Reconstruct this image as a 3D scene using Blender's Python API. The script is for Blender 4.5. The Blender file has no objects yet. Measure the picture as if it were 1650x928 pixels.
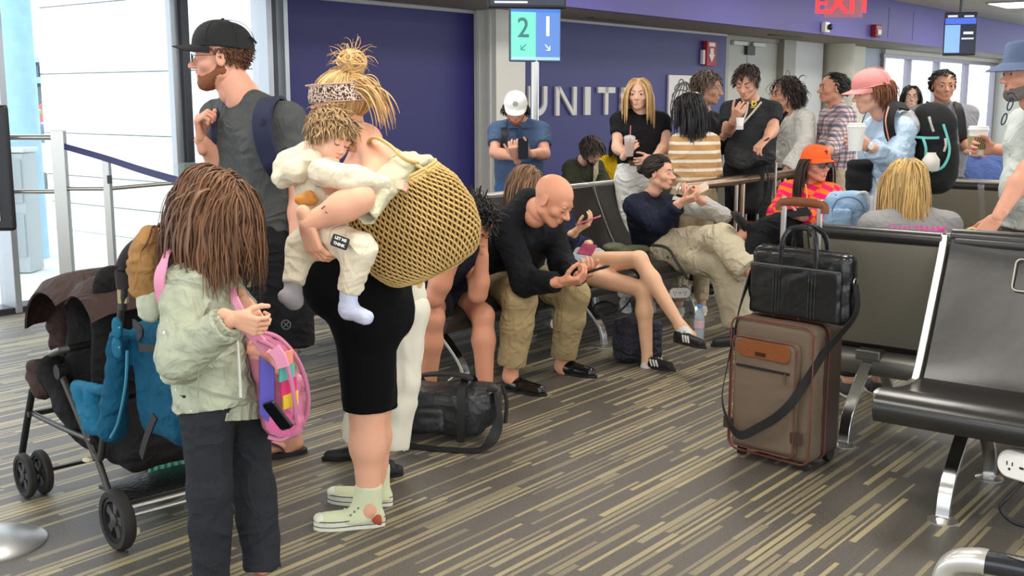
import bpy, math, random
import numpy as np
from mathutils import Matrix, Vector

# ------------------------------------------------------------------ camera, world, exposure
FPX = 1800.0
PITCH = math.atan(306.0 / FPX)
CAMZ = 1.55
scene = bpy.context.scene
cam_d = bpy.data.cameras.new('camera'); cam = bpy.data.objects.new('camera', cam_d)
scene.collection.objects.link(cam); scene.camera = cam
cam_d.sensor_width = 36.0; cam_d.lens = 36.0 * FPX / 1650.0
cam_d.clip_start = 0.05; cam_d.clip_end = 400
cam.location = (0, 0, CAMZ); cam.rotation_euler = (math.pi / 2 - PITCH, 0, 0)

scene.view_settings.view_transform = 'Standard'
scene.view_settings.look = 'None'
scene.view_settings.gamma = 1.0
scene.view_settings.use_curve_mapping = False
scene.view_settings.exposure = 0.30

world = bpy.data.worlds.new('sky'); scene.world = world; world.use_nodes = True
_wn = world.node_tree.nodes; _wl = world.node_tree.links
_bg = _wn['Background']
_tc = _wn.new('ShaderNodeTexCoord'); _sep = _wn.new('ShaderNodeSeparateXYZ'); _rmp = _wn.new('ShaderNodeValToRGB')
_wl.new(_tc.outputs['Generated'], _sep.inputs[0]); _wl.new(_sep.outputs['Z'], _rmp.inputs[0])
_rmp.color_ramp.elements[0].color = (.80, .88, .95, 1); _rmp.color_ramp.elements[1].color = (.86, .93, 1, 1)
_wl.new(_rmp.outputs[0], _bg.inputs['Color'])
_bg.inputs['Strength'].default_value = SKY = 2.5

# the room is turned against the camera: d1 runs along the blue wall, nn points out of it
A1 = math.atan2(.785, .620)
d1 = np.array([math.cos(A1), math.sin(A1), 0.0]); nn = np.array([math.sin(A1), -math.cos(A1), 0.0])
WO = np.array([-.408, 12.24, 0.0])
UP = np.array([0, 0, 1.0])
def W(u, v, z): return WO + u * d1 + v * nn + z * UP
ROOM = Matrix(((d1[0], -nn[0], 0, WO[0]), (d1[1], -nn[1], 0, WO[1]), (0, 0, 1, 0), (0, 0, 0, 1)))  # local x=along wall, y=away from viewer

def area_light(name, loc, sx, sy, power, color=(1, 1, 1), rot=(0, 0, 0)):
    l = bpy.data.lights.new(name, 'AREA'); l.shape = 'RECTANGLE'; l.size = sx; l.size_y = sy
    l.energy = power; l.color = color
    o = bpy.data.objects.new(name, l); scene.collection.objects.link(o); o.location = loc; o.rotation_euler = rot
    return o
for _u in (-10.5, -7, -3.5, 0, 3.5, 7, 11):
    for _v in (2.6, 5.6, 8.6, 11.6):
        area_light('ceiling_lamp', W(_u, _v, 3.06), 1.2, .6, 38, (1.0, .95, .88), (0, 0, A1))

# ------------------------------------------------------------------ pixel <-> place helpers
_cp, _sp = math.cos(PITCH), math.sin(PITCH)
def ray(px, py):
    x = (px - 825.0) / FPX; y = (464.0 - py) / FPX
    return np.array([x, _cp + y * _sp, -_sp + y * _cp])
def P(px, py, Y):
    r = ray(px, py); return np.array([0, 0, CAMZ]) + r * (Y / r[1])
def PZ(px, py, z):
    r = ray(px, py); return np.array([0, 0, CAMZ]) + r * ((z - CAMZ) / r[2])
def PW(px, py, v=0.0):
    r = ray(px, py); c = np.array([0, 0, CAMZ]); o = WO + v * nn
    return c + r * (np.dot(o - c, nn) / np.dot(r, nn))
def uvz(p): q = np.asarray(p) - WO; return float(q @ d1), float(q @ nn), float(q[2])
def A(*a): return np.array(a, float)
def unit(v): v = np.asarray(v, float); return v / (np.linalg.norm(v) + 1e-12)
def lerp(a, b, t): return np.asarray(a) * (1 - t) + np.asarray(b) * t

def frame(o, fwd, up=(0, 0, 1), s=1.0):
    """4x4: local y -> fwd, local z ~ up, local x -> right"""
    y = unit(fwd); z = np.asarray(up, float); x = unit(np.cross(y, z)); z = np.cross(x, y)
    m = np.eye(4); m[:3, 0] = x * s; m[:3, 1] = y * s; m[:3, 2] = z * s; m[:3, 3] = o
    return m
def T(M, V):
    V = np.asarray(V, float); M = np.asarray(M)
    return V @ M[:3, :3].T + M[:3, 3]
def rotz(a, o=(0, 0, 0)):
    m = np.eye(4); c, s = math.cos(a), math.sin(a); m[:2, :2] = [[c, -s], [s, c]]; m[:3, 3] = o; return m

def crv(pts, n=8, closed=False):
    p = np.asarray(pts, float); N = len(p); out = []
    segs = N if closed else N - 1
    for i in range(segs):
        if closed: p0, p1, p2, p3 = p[(i - 1) % N], p[i], p[(i + 1) % N], p[(i + 2) % N]
        else: p0, p1, p2, p3 = p[max(i - 1, 0)], p[i], p[i + 1], p[min(i + 2, N - 1)]
        for k in range(n):
            t = k / n
            out.append(.5 * ((2 * p1) + (-p0 + p2) * t + (2 * p0 - 5 * p1 + 4 * p2 - p3) * t * t + (-p0 + 3 * p1 - 3 * p2 + p3) * t ** 3))
    if not closed: out.append(p[-1])
    return np.array(out)

# ------------------------------------------------------------------ materials
def lin(c):
    c = [x / 255.0 for x in c]
    return tuple([(x / 12.92 if x <= .04045 else ((x + .055) / 1.055) ** 2.4) for x in c] + [1.0])
_mats = {}
def wrinkles(t, strength=.6, sc=6.0):
    '''soft ridged creases, two sizes, as relief on the cloth'''
    co = t.n('ShaderNodeTexCoord').outputs['Object']; hs = []
    for s_, st, w in ((sc, (1, 1, 1.5), 1.0), (sc * 2.3, (1.3, 1.3, .8), .4)):
        mp = t.n('ShaderNodeMapping'); mp.inputs['Scale'].default_value = st; t.l(co, mp.inputs[0])
        nz = t.n('ShaderNodeTexNoise', Scale=s_, Detail=2.0, Distortion=.9); t.l(mp.outputs[0], nz.inputs['Vector'])
        r = t.mth('ABSOLUTE', t.mth('SUBTRACT', nz.outputs[0], .5)); r = t.mth('POWER', t.mth('SUBTRACT', 1.0, t.mth('MINIMUM', t.mth('MULTIPLY', r, 5.0), 1.0)), 1.6)
        hs.append(t.mth('MULTIPLY', r, w))
    bp = t.n('ShaderNodeBump', Strength=strength, Distance=.016); t.l(t.mth('ADD', hs[0], hs[1]), bp.inputs['Height']); return bp.outputs[0]
class NT:
    def __init__(s, m): s.t = m.node_tree; s.b = s.t.nodes['Principled BSDF']
    def n(s, typ, **kw):
        x = s.t.nodes.new(typ)
        for k, v in kw.items():
            if k.startswith('_'): setattr(x, k[1:], v)
            else: x.inputs[k.replace('__', ' ')].default_value = v
        return x
    def l(s, a, b): s.t.links.new(a, b)
    def mth(s, op, a, b=None, c=None):
        x = s.t.nodes.new('ShaderNodeMath'); x.operation = op
        for i, v in enumerate((a, b, c)):
            if v is None: continue
            if hasattr(v, 'is_linked') or hasattr(v, 'links'): s.l(v, x.inputs[i])
            else: x.inputs[i].default_value = v
        return x.outputs[0]
    def mix(s, f, a, b):
        x = s.t.nodes.new('ShaderNodeMix'); x.data_type = 'RGBA'
        for i, v in ((0, f), (6, a), (7, b)):
            if hasattr(v, 'links'): s.l(v, x.inputs[i])
            else: x.inputs[i].default_value = v
        return x.outputs[2]
def mat(name, c, rough=.6, metal=0.0, var=.0, vscale=8, bump=0.0, bscale=40, sheen=0.0, coat=0.0, emit=0.0, alpha=1.0, trans=0.0, island=0.0, spec=.5, stretch=None, coord='Object', ior=1.45, wrinkle=0.0, wscale=6.0):
    if name in _mats: return _mats[name]
    m = bpy.data.materials.new(name); m.use_nodes = True; _mats[name] = m
    t = NT(m); b = t.b; col = lin(c)
    b.inputs['Base Color'].default_value = col; b.inputs['Roughness'].default_value = rough; b.inputs['Metallic'].default_value = metal
    b.inputs['Specular IOR Level'].default_value = spec; b.inputs['IOR'].default_value = ior
    if sheen: b.inputs['Sheen Weight'].default_value = sheen
    if coat: b.inputs['Coat Weight'].default_value = coat; b.inputs['Coat Roughness'].default_value = .15
    if trans: b.inputs['Transmission Weight'].default_value = trans
    if alpha < 1: b.inputs['Alpha'].default_value = alpha
    if emit: b.inputs['Emission Color'].default_value = col; b.inputs['Emission Strength'].default_value = emit
    co = None
    if var or bump:
        co = t.n('ShaderNodeTexCoord').outputs[coord]
        if stretch:
            mp = t.n('ShaderNodeMapping'); mp.inputs['Scale'].default_value = stretch; t.l(co, mp.inputs[0]); co = mp.outputs[0]
    if var or island:
        f = None
        if var:
            nz = t.n('ShaderNodeTexNoise', Scale=vscale, Detail=4.0); t.l(co, nz.inputs['Vector'])
            f = t.mth('MULTIPLY', t.mth('SUBTRACT', nz.outputs[0], .5), 2 * var)
        if island:
            g = t.n('ShaderNodeNewGeometry')
            fi = t.mth('MULTIPLY', t.mth('SUBTRACT', g.outputs['Random Per Island'], .5), 2 * island)
            f = fi if f is None else t.mth('ADD', f, fi)
        hs = t.n('ShaderNodeHueSaturation'); hs.inputs['Color'].default_value = col
        t.l(t.mth('ADD', f, 1.0), hs.inputs['Value']); t.l(hs.outputs[0], b.inputs['Base Color'])
    if bump:
        nb = t.n('ShaderNodeTexNoise', Scale=bscale, Detail=3.0); t.l(co, nb.inputs['Vector'])
        bp = t.n('ShaderNodeBump', Strength=bump, Distance=.01); t.l(nb.outputs[0], bp.inputs['Height']); t.l(bp.outputs[0], b.inputs['Normal'])
        if wrinkle: t.l(wrinkles(t, wrinkle, wscale), bp.inputs['Normal'])
    return m

# ------------------------------------------------------------------ mesh builder
class MB:
    def __init__(s): s.V = []; s.F = []; s.M = []; s.n = 0
    def add(s, V, F, m=0, M=None):
        V = np.asarray(V, float)
        if M is not None: V = T(M, V)
        s.V.append(V); s.F += [tuple(i + s.n for i in f) for f in F]; s.M += [m] * len(F); s.n += len(V); return s
    def box(s, c, size, M=None, m=0, taper=1.0):
        x, y, z = [q / 2 for q in size]
        V = [(sx * x * (taper if sz > 0 else 1), sy * y * (taper if sz > 0 else 1), sz * z) for sz in (-1, 1) for sy in (-1, 1) for sx in (-1, 1)]
        V = np.array(V) + np.asarray(c, float)
        return s.add(V, [(0, 2, 3, 1), (4, 5, 7, 6), (0, 1, 5, 4), (2, 6, 7, 3), (0, 4, 6, 2), (1, 3, 7, 5)], m, M)
    def prism(s, poly, h0, h1, M=None, m=0):
        """polygon in xy, extruded z h0..h1"""
        n = len(poly); V = [(x, y, h0) for x, y in poly] + [(x, y, h1) for x, y in poly]
        F = [tuple(range(n - 1, -1, -1)), tuple(range(n, 2 * n))] + [(i, (i + 1) % n, n + (i + 1) % n, n + i) for i in range(n)]
        return s.add(V, F, m, M)
    def sweep(s, pts, sec, up=(0, 0, 1), closed=False, scale=None, m=0, caps=True):
        """sweep 2D section (x=side, y=up) along pts"""
        p = np.asarray(pts, float); N = len(p); sec = np.asarray(sec, float); k = len(sec)
        if closed: tan = np.roll(p, -1, 0) - np.roll(p, 1, 0)
        else: tan = np.gradient(p, axis=0)
        ups = np.asarray(up, float)
        if ups.ndim == 1: ups = np.tile(ups, (N, 1))
        V = np.zeros((N, k, 3)); last = None
        for i in range(N):
            t = unit(tan[i]); x = np.cross(t, ups[i])
            if np.linalg.norm(x) < .15 and last is not None: x = last
            elif np.linalg.norm(x) < 1e-4: x = np.cross(t, (1, 0.01, 0))
            x = unit(x - t * (x @ t))
            if last is not None and x @ last < 0 and ups.shape[0] == N and abs(x @ last) > .5: x = -x
            last = x; y = np.cross(x, t); sc = 1 if scale is None else scale[i]
            V[i] = p[i] + sc * (sec[:, :1] * x + sec[:, 1:] * y)
        F = []
        for i in range(N if closed else N - 1):
            j = (i + 1) % N
            for q in range(k): F.append((i * k + q, i * k + (q + 1) % k, j * k + (q + 1) % k, j * k + q))
        if not closed and caps: F.append(tuple(range(k - 1, -1, -1))); F.append(tuple((N - 1) * k + q for q in range(k)))
        return s.add(V.reshape(-1, 3), F, m)
    def tube(s, pts, r, n=8, closed=False, scale=None, m=0):
        a = np.linspace(0, 2 * math.pi, n, endpoint=False)
        if not np.isscalar(r): scale = np.asarray(r, float); r = 1.0
        return s.sweep(pts, np.c_[np.cos(a) * r, np.sin(a) * r], (0.013, 0.021, 1), closed, scale, m)
    def strap(s, pts, w, t=.003, up=(0, 0, 1), closed=False, m=0, scale=None):
        return s.sweep(pts, [(-w / 2, -t / 2), (w / 2, -t / 2), (w / 2, t / 2), (-w / 2, t / 2)], up, closed, scale, m)
    def lathe(s, prof, n=24, M=None, m=0, a0=0, a1=2 * math.pi):
        full = abs(a1 - a0 - 2 * math.pi) < 1e-6
        ang = np.linspace(a0, a1, n, endpoint=not full); k = len(prof)
        V = [(r * math.cos(a), r * math.sin(a), z) for a in ang for r, z in prof]
        F = []
        for i in range(n if full else n - 1):
            j = (i + 1) % n
            for q in range(k - 1): F.append((i * k + q, j * k + q, j * k + q + 1, i * k + q + 1))
        return s.add(V, F, m, M)
    def sphere(s, c, r, M=None, m=0, n=12):
        r = A(r, r, r) if np.isscalar(r) else np.asarray(r, float)
        prof = [(math.sin(a), -math.cos(a)) for a in np.linspace(0.0001, math.pi - .0001, n // 2 + 1)]
        b = MB().lathe(prof, n); V = np.concatenate(b.V) * r + np.asarray(c, float)
        return s.add(V, b.F, m, M)
    def grid(s, G, m=0, thick=0.0, M=None):
        """G: (a,b,3) points; optional thickness along normals"""
        G = np.asarray(G, float); a, b, _ = G.shape
        du = np.gradient(G, axis=0); dv = np.gradient(G, axis=1); nrm = np.cross(du, dv); nrm /= (np.linalg.norm(nrm, axis=2, keepdims=True) + 1e-9)
        def I(i, j): return i * b + j
        F = [(I(i, j), I(i + 1, j), I(i + 1, j + 1), I(i, j + 1)) for i in range(a - 1) for j in range(b - 1)]
        if not thick: return s.add(G.reshape(-1, 3), F, m, M)
        V = np.concatenate([(G + nrm * thick / 2).reshape(-1, 3), (G - nrm * thick / 2).reshape(-1, 3)]); o = a * b
        F2 = F + [(f[3] + o, f[2] + o, f[1] + o, f[0] + o) for f in F]
        rim = [I(i, 0) for i in range(a)] + [I(a - 1, j) for j in range(1, b)] + [I(i, b - 1) for i in range(a - 2, -1, -1)] + [I(0, j) for j in range(b - 2, 0, -1)]
        for i in range(len(rim)):
            p, q = rim[i], rim[(i + 1) % len(rim)]; F2.append((q, p, p + o, q + o))
        return s.add(V, F2, m, M)
    def arrays(s): return (np.concatenate(s.V) if s.V else np.zeros((0, 3))), s.F, s.M

def mk_mesh(name, V, F, mi=None, mats=(), sharp=40):
    me = bpy.data.meshes.new(name)
    if isinstance(F, np.ndarray) and F.ndim == 2 and F.shape[1] == 4:
        nf = len(F); me.vertices.add(len(V)); me.vertices.foreach_set('co', np.asarray(V, np.float32).ravel())
        me.loops.add(nf * 4); me.loops.foreach_set('vertex_index', F.astype(np.int32).ravel())
        me.polygons.add(nf); me.polygons.foreach_set('loop_start', np.arange(0, nf * 4, 4, dtype=np.int32))
        me.update(calc_edges=True)
    else:
        me.from_pydata([tuple(v) for v in np.asarray(V).tolist()], [], [tuple(int(i) for i in f) for f in F])
    for m in mats: me.materials.append(m)
    if mi is not None and len(mats) > 1: me.polygons.foreach_set('material_index', np.asarray(mi, np.int32))
    me.polygons.foreach_set('use_smooth', np.ones(len(me.polygons), bool))
    me.update()
    if sharp and len(me.polygons): me.set_sharp_from_angle(angle=math.radians(sharp))
    return me

def link(o, parent=None):
    scene.collection.objects.link(o)
    if parent is not None:
        o.parent = parent
        if parent.parent is None: o.matrix_parent_inverse = Matrix.Translation(-parent.location)
    return o
def tag(o, label=None, cat=None, group=None, kind=None):
    if label: o['label'] = label
    if cat: o['category'] = cat
    if group: o['group'] = group
    if kind: o['kind'] = kind
    return o
def obj(name, mb, mats, parent=None, bevel=0, sharp=40, sub=0, label=None, kind=None):
    if not isinstance(mats, (list, tuple)): mats = [mats]
    if isinstance(mb, MB): V, F, mi = mb.arrays()
    else: V, F, mi = mb if len(mb) == 3 else (mb[0], mb[1], None)
    V = np.asarray(V)
    org = None
    if parent is None and kind != 'structure':
        org = A((V[:, 0].min() + V[:, 0].max()) / 2, (V[:, 1].min() + V[:, 1].max()) / 2, V[:, 2].min()); V = V - org
    elif parent is not None and parent.parent is None and parent.type != 'EMPTY':
        pass
    me = mk_mesh(name, V, F, mi, mats, sharp)
    o = bpy.data.objects.new(name, me)
    if org is not None: o.location = org
    link(o, parent)
    if parent is not None and parent.parent is None: pass
    if bevel:
        b = o.modifiers.new('bevel', 'BEVEL'); b.width = bevel; b.segments = 2; b.limit_method = 'ANGLE'; b.angle_limit = math.radians(35)
        b.harden_normals = True
    if sub:
        b = o.modifiers.new('sub', 'SUBSURF'); b.levels = sub; b.render_levels = sub
    if label: o['label'] = label
    if kind: o['kind'] = kind
    return o
def thing(name, label, cat, loc=(0, 0, 0), group=None, kind=None):
    o = bpy.data.objects.new(name, None); o.empty_display_size = .1; o.location = [float(x) for x in loc]
    scene.collection.objects.link(o); return tag(o, label, cat, group, kind)
def single(name, label, cat, mb, mats, group=None, **kw):
    return tag(obj(name, mb, mats, **kw), label, cat, group)
def struct(name, mb, mats, parent=None, **kw):
    return obj(name, mb, mats, parent, kind='structure' if parent is None else None, **kw)
def dup(root, M, label=None, group=None):
    r = root.copy(); scene.collection.objects.link(r); r.matrix_world = Matrix(M.tolist()) if isinstance(M, np.ndarray) else M
    if label: r['label'] = label
    if group: r['group'] = group
    for ch in list(root.children):
        c = ch.copy(); scene.collection.objects.link(c); c.parent = r
        for g in list(ch.children):
            d = g.copy(); scene.collection.objects.link(d); d.parent = c
    return r
def text(s, size, M, m, name='lettering', parent=None, extrude=.001, align='CENTER', bold=0.0, label=None):
    cu = bpy.data.curves.new('t', 'FONT'); cu.body = s; cu.size = size; cu.align_x = align; cu.align_y = 'CENTER'; cu.extrude = extrude; cu.offset = bold
    cu.resolution_u = 3
    to = bpy.data.objects.new('t', cu); scene.collection.objects.link(to)
    dg = bpy.context.evaluated_depsgraph_get(); me = bpy.data.meshes.new_from_object(to.evaluated_get(dg))
    bpy.data.objects.remove(to)
    V = np.array([v.co[:] for v in me.vertices]); F = [tuple(p.vertices) for p in me.polygons]
    bpy.data.meshes.remove(me)
    return obj(name, (T(M, V), F, [0] * len(F)), m, parent, sharp=30, label=label)

# ------------------------------------------------------------------ signed distance modelling
def _vn(P_, seed=0):
    i = np.floor(P_).astype(np.int64); f = P_ - i; f = f * f * (3 - 2 * f)
    def h(a, b, c):
        n = (a * 73856093) ^ (b * 19349663) ^ (c * 83492791) ^ (seed * 2654435)
        n = (n ^ (n >> 13)) * 1274126177; return ((n ^ (n >> 16)) & 0xffff) / 65535.0
    r = 0
    for dx in (0, 1):
        for dy in (0, 1):
            for dz in (0, 1):
                w = (f[:, 0] if dx else 1 - f[:, 0]) * (f[:, 1] if dy else 1 - f[:, 1]) * (f[:, 2] if dz else 1 - f[:, 2])
                r = r + w * h(i[:, 0] + dx, i[:, 1] + dy, i[:, 2] + dz)
    return r
def quadnormals(V, F):
    a, b, c, d = V[F[:, 0]], V[F[:, 1]], V[F[:, 2]], V[F[:, 3]]
    fn = np.cross(c - a, d - b); N = np.zeros_like(V)
    for k in range(4):
        for ax in range(3): N[:, ax] += np.bincount(F[:, k], fn[:, ax], len(V))
    return N / (np.linalg.norm(N, axis=1, keepdims=True) + 1e-12)
def folds(V, F, amp, scale=14, seed=0, ridge=True, stretch=(.8, .8, 1.7), damp=None):
    N = quadnormals(V, F); Q = V * scale * np.asarray(stretch)
    w = _vn(Q * .5 + 7, seed + 3)[:, None]
    n1 = _vn(Q + 1.6 * w, seed); n2 = _vn(Q * 2.1 + 3 * w, seed + 1)
    if ridge: n1 = 1 - np.abs(2 * n1 - 1) * 1.2; n2 = 1 - np.abs(2 * n2 - 1)
    k = .75 if damp is None else .75 * np.clip((np.linalg.norm(V - damp, axis=1) - .09) / .10, .05, 1)
    return V + N * (amp * k * (n1 - .5 + .5 * (n2 - .5)))[:, None]

def _polygonize(D, lo, vox):
    try:
        import openvdb
        g = openvdb.FloatGrid(); g.background = 1.0; g.copyFromArray(np.ascontiguousarray(D, dtype=np.float32))
        r = g.convertToPolygons(isovalue=0.0)
        V, Q = (r[0], r[2]) if len(r) == 3 else (r[0], r[1])
        V = np.asarray(V, float); Q = np.asarray(Q)[:, ::-1]
        return V * vox + lo, Q.astype(np.int64)
    except ImportError:
        s = D < 0; c = s[:-1, :-1, :-1]; cnt = np.zeros(c.shape, np.int8)
        for i in (0, 1):
            for j in (0, 1):
                for k in (0, 1): cnt += s[i:i + c.shape[0], j:j + c.shape[1], k:k + c.shape[2]]
        act = (cnt > 0) & (cnt < 8); idx = -np.ones(c.shape, np.int64); pts = np.argwhere(act); idx[act] = np.arange(len(pts))
        acc = np.zeros((len(pts), 3)); num = np.zeros(len(pts))
        for i in range(2):
            for j in range(2):
                for ax in range(3):
                    o = [0, 0, 0]; a2 = [x for x in range(3) if x != ax]; o[a2[0]] = i; o[a2[1]] = j; e = list(o); e[ax] = 1
                    d0 = D[tuple((pts + o).T)]; d1_ = D[tuple((pts + e).T)]; cr = (d0 < 0) != (d1_ < 0)
                    t = np.where(cr, d0 / np.where(cr, d0 - d1_, 1), 0); q = np.tile(np.array(o, float), (len(pts), 1)); q[:, ax] = t
                    acc += q * cr[:, None]; num += cr
        V = pts + acc / num[:, None]; Q = []
        for ax in range(3):
            b, c2 = [(1, 2), (2, 0), (0, 1)][ax]; sh = [0, 0, 0]; sh[ax] = 1
            s0 = s[tuple(slice(0, n - q) for n, q in zip(s.shape, sh))]; s1 = s[tuple(slice(q, None) for q in sh)]
            e = np.argwhere(s0 != s1); ok = (e[:, b] > 0) & (e[:, c2] > 0) & (e[:, b] < c.shape[b]) & (e[:, c2] < c.shape[c2]); e = e[ok]; fl = s0[tuple(e.T)]
            def g_(db, dc): q = e.copy(); q[:, b] -= db; q[:, c2] -= dc; return idx[tuple(q.T)]
            f = np.stack([g_(1, 1), g_(0, 1), g_(0, 0), g_(1, 0)], 1); f[~fl] = f[~fl][:, ::-1]; Q.append(f)
        return V * vox + lo, np.concatenate(Q)

class S:
    def __init__(s, vox=.008, k=.02, coarse=1.5): s.vox = vox * coarse; s.k = k; s.p = []
    def cap(s, a, b, ra, rb=None, k=None, sub=False, fa=None, fb=None, fl=None):
        """round cone a->b; fa/fb: flat cut past that end; fl=(axis, factor>1) flattened along axis"""
        a = np.asarray(a, float); b = np.asarray(b, float); rb = ra if rb is None else rb; r = max(ra, rb)
        s.p.append(('cap', np.minimum(a, b) - r, np.maximum(a, b) + r, s.k if k is None else k, sub, (a, b, ra, rb, fa, fb, fl))); return s
    def ell(s, c, r, M=None, k=None, sub=False):
        c = np.asarray(c, float); r = A(r, r, r) if np.isscalar(r) else np.asarray(r, float)
        R = np.eye(3) if M is None else np.asarray(M)[:3, :3]; mr = r.max()
        s.p.append(('ell', c - mr, c + mr, s.k if k is None else k, sub, (c, r, R))); return s
    def box(s, c, h, M=None, rd=.01, k=None, sub=False):
        c = np.asarray(c, float); h = np.asarray(h, float); R = np.eye(3) if M is None else np.asarray(M)[:3, :3]; mr = np.linalg.norm(h)
        s.p.append(('box', c - mr, c + mr, s.k if k is None else k, sub, (c, h, R, rd))); return s
    def half(s, o, n, k=None):
        """remove everything on the +n side of plane"""
        s.p.append(('half', None, None, s.k if k is None else k, True, (np.asarray(o, float), unit(n)))); return s
    def path(s, pts, rs, **kw):
        for i in range(len(pts) - 1): s.cap(pts[i], pts[i + 1], rs[i] if not np.isscalar(rs) else rs, rs[i + 1] if not np.isscalar(rs) else rs, **kw)
        return s
    def build(s):
        pos = [q for q in s.p if not q[4]]
        vox = s.vox; lo = np.min([q[1] for q in pos], 0) - 4 * vox; hi = np.max([q[2] for q in pos], 0) + 4 * vox
        n = np.ceil((hi - lo) / vox).astype(int) + 1
        ax = [(lo[i] + np.arange(n[i]) * vox).astype(np.float32) for i in range(3)]
        D = np.full(tuple(n), .3, np.float32)
        for typ, l, h, k, sub, a in s.p:
            if typ == 'half': sl = (slice(None),) * 3
            else:
                pad = k + 3 * vox
                i0 = np.maximum(np.floor((l - pad - lo) / vox).astype(int), 0); i1 = np.minimum(np.ceil((h + pad - lo) / vox).astype(int) + 1, n)
                if (i1 <= i0).any(): continue
                sl = tuple(slice(i0[i], i1[i]) for i in range(3))
            X = ax[0][sl[0]][:, None, None]; Y = ax[1][sl[1]][None, :, None]; Z = ax[2][sl[2]][None, None, :]
            if typ == 'cap':
                p0, p1, ra, rb, fa, fb, fl = a; d = p1 - p0; L2 = max(d @ d, 1e-12)
                x, y, z = X - p0[0], Y - p0[1], Z - p0[2]
                if fl is not None:
                    n_, fac = unit(fl[0]), fl[1] - 1.0; w = (x * n_[0] + y * n_[1] + z * n_[2]) * fac
                    x, y, z = x + w * n_[0], y + w * n_[1], z + w * n_[2]; d = d + fac * (d @ n_) * n_; L2 = max(d @ d, 1e-12)
                hh = np.clip((x * d[0] + y * d[1] + z * d[2]) / L2, 0, 1)
                q = np.sqrt((x - hh * d[0]) ** 2 + (y - hh * d[1]) ** 2 + (z - hh * d[2]) ** 2) - (ra + (rb - ra) * hh)
                if fa is not None or fb is not None:
                    L = math.sqrt(L2); al = (x * d[0] + y * d[1] + z * d[2]) / L
                    if fb is not None: q = np.maximum(q, al - L - fb)
                    if fa is not None: q = np.maximum(q, -al - fa)
            elif typ == 'ell':
                c, r, R = a; x, y, z = X - c[0], Y - c[1], Z - c[2]
                q = [x * R[0, i] + y * R[1, i] + z * R[2, i] for i in range(3)]
                k0 = np.sqrt(sum((q[i] / r[i]) ** 2 for i in range(3))); k1 = np.sqrt(sum((q[i] / r[i] ** 2) ** 2 for i in range(3))) + 1e-9
                q = k0 * (k0 - 1) / k1
            elif typ == 'box':
                c, hf, R, rd = a; x, y, z = X - c[0], Y - c[1], Z - c[2]
                q = [np.abs(x * R[0, i] + y * R[1, i] + z * R[2, i]) - hf[i] + rd for i in range(3)]
                q = np.sqrt(sum(np.maximum(t, 0) ** 2 for t in q)) + np.minimum(np.maximum(np.maximum(q[0], q[1]), q[2]), 0) - rd
            else:
                o, n_ = a; q = -((X - o[0]) * n_[0] + (Y - o[1]) * n_[1] + (Z - o[2]) * n_[2])
            Dl = D[sl]
            if sub:
                q = -q
                if k > 0: h_ = np.maximum(k - np.abs(Dl - q), 0) / k; D[sl] = np.maximum(Dl, q) + h_ * h_ * k * .25
                else: D[sl] = np.maximum(Dl, q)
            else:
                if k > 0: h_ = np.maximum(k - np.abs(Dl - q), 0) / k; D[sl] = np.minimum(Dl, q) - h_ * h_ * k * .25
                else: D[sl] = np.minimum(Dl, q)
        return _polygonize(D, lo, vox)

def joinq(parts):
    Vs, Fs, n = [], [], 0
    for V, F in parts: Vs.append(V); Fs.append(np.asarray(F) + n); n += len(V)
    return np.concatenate(Vs), np.concatenate(Fs)

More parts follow.
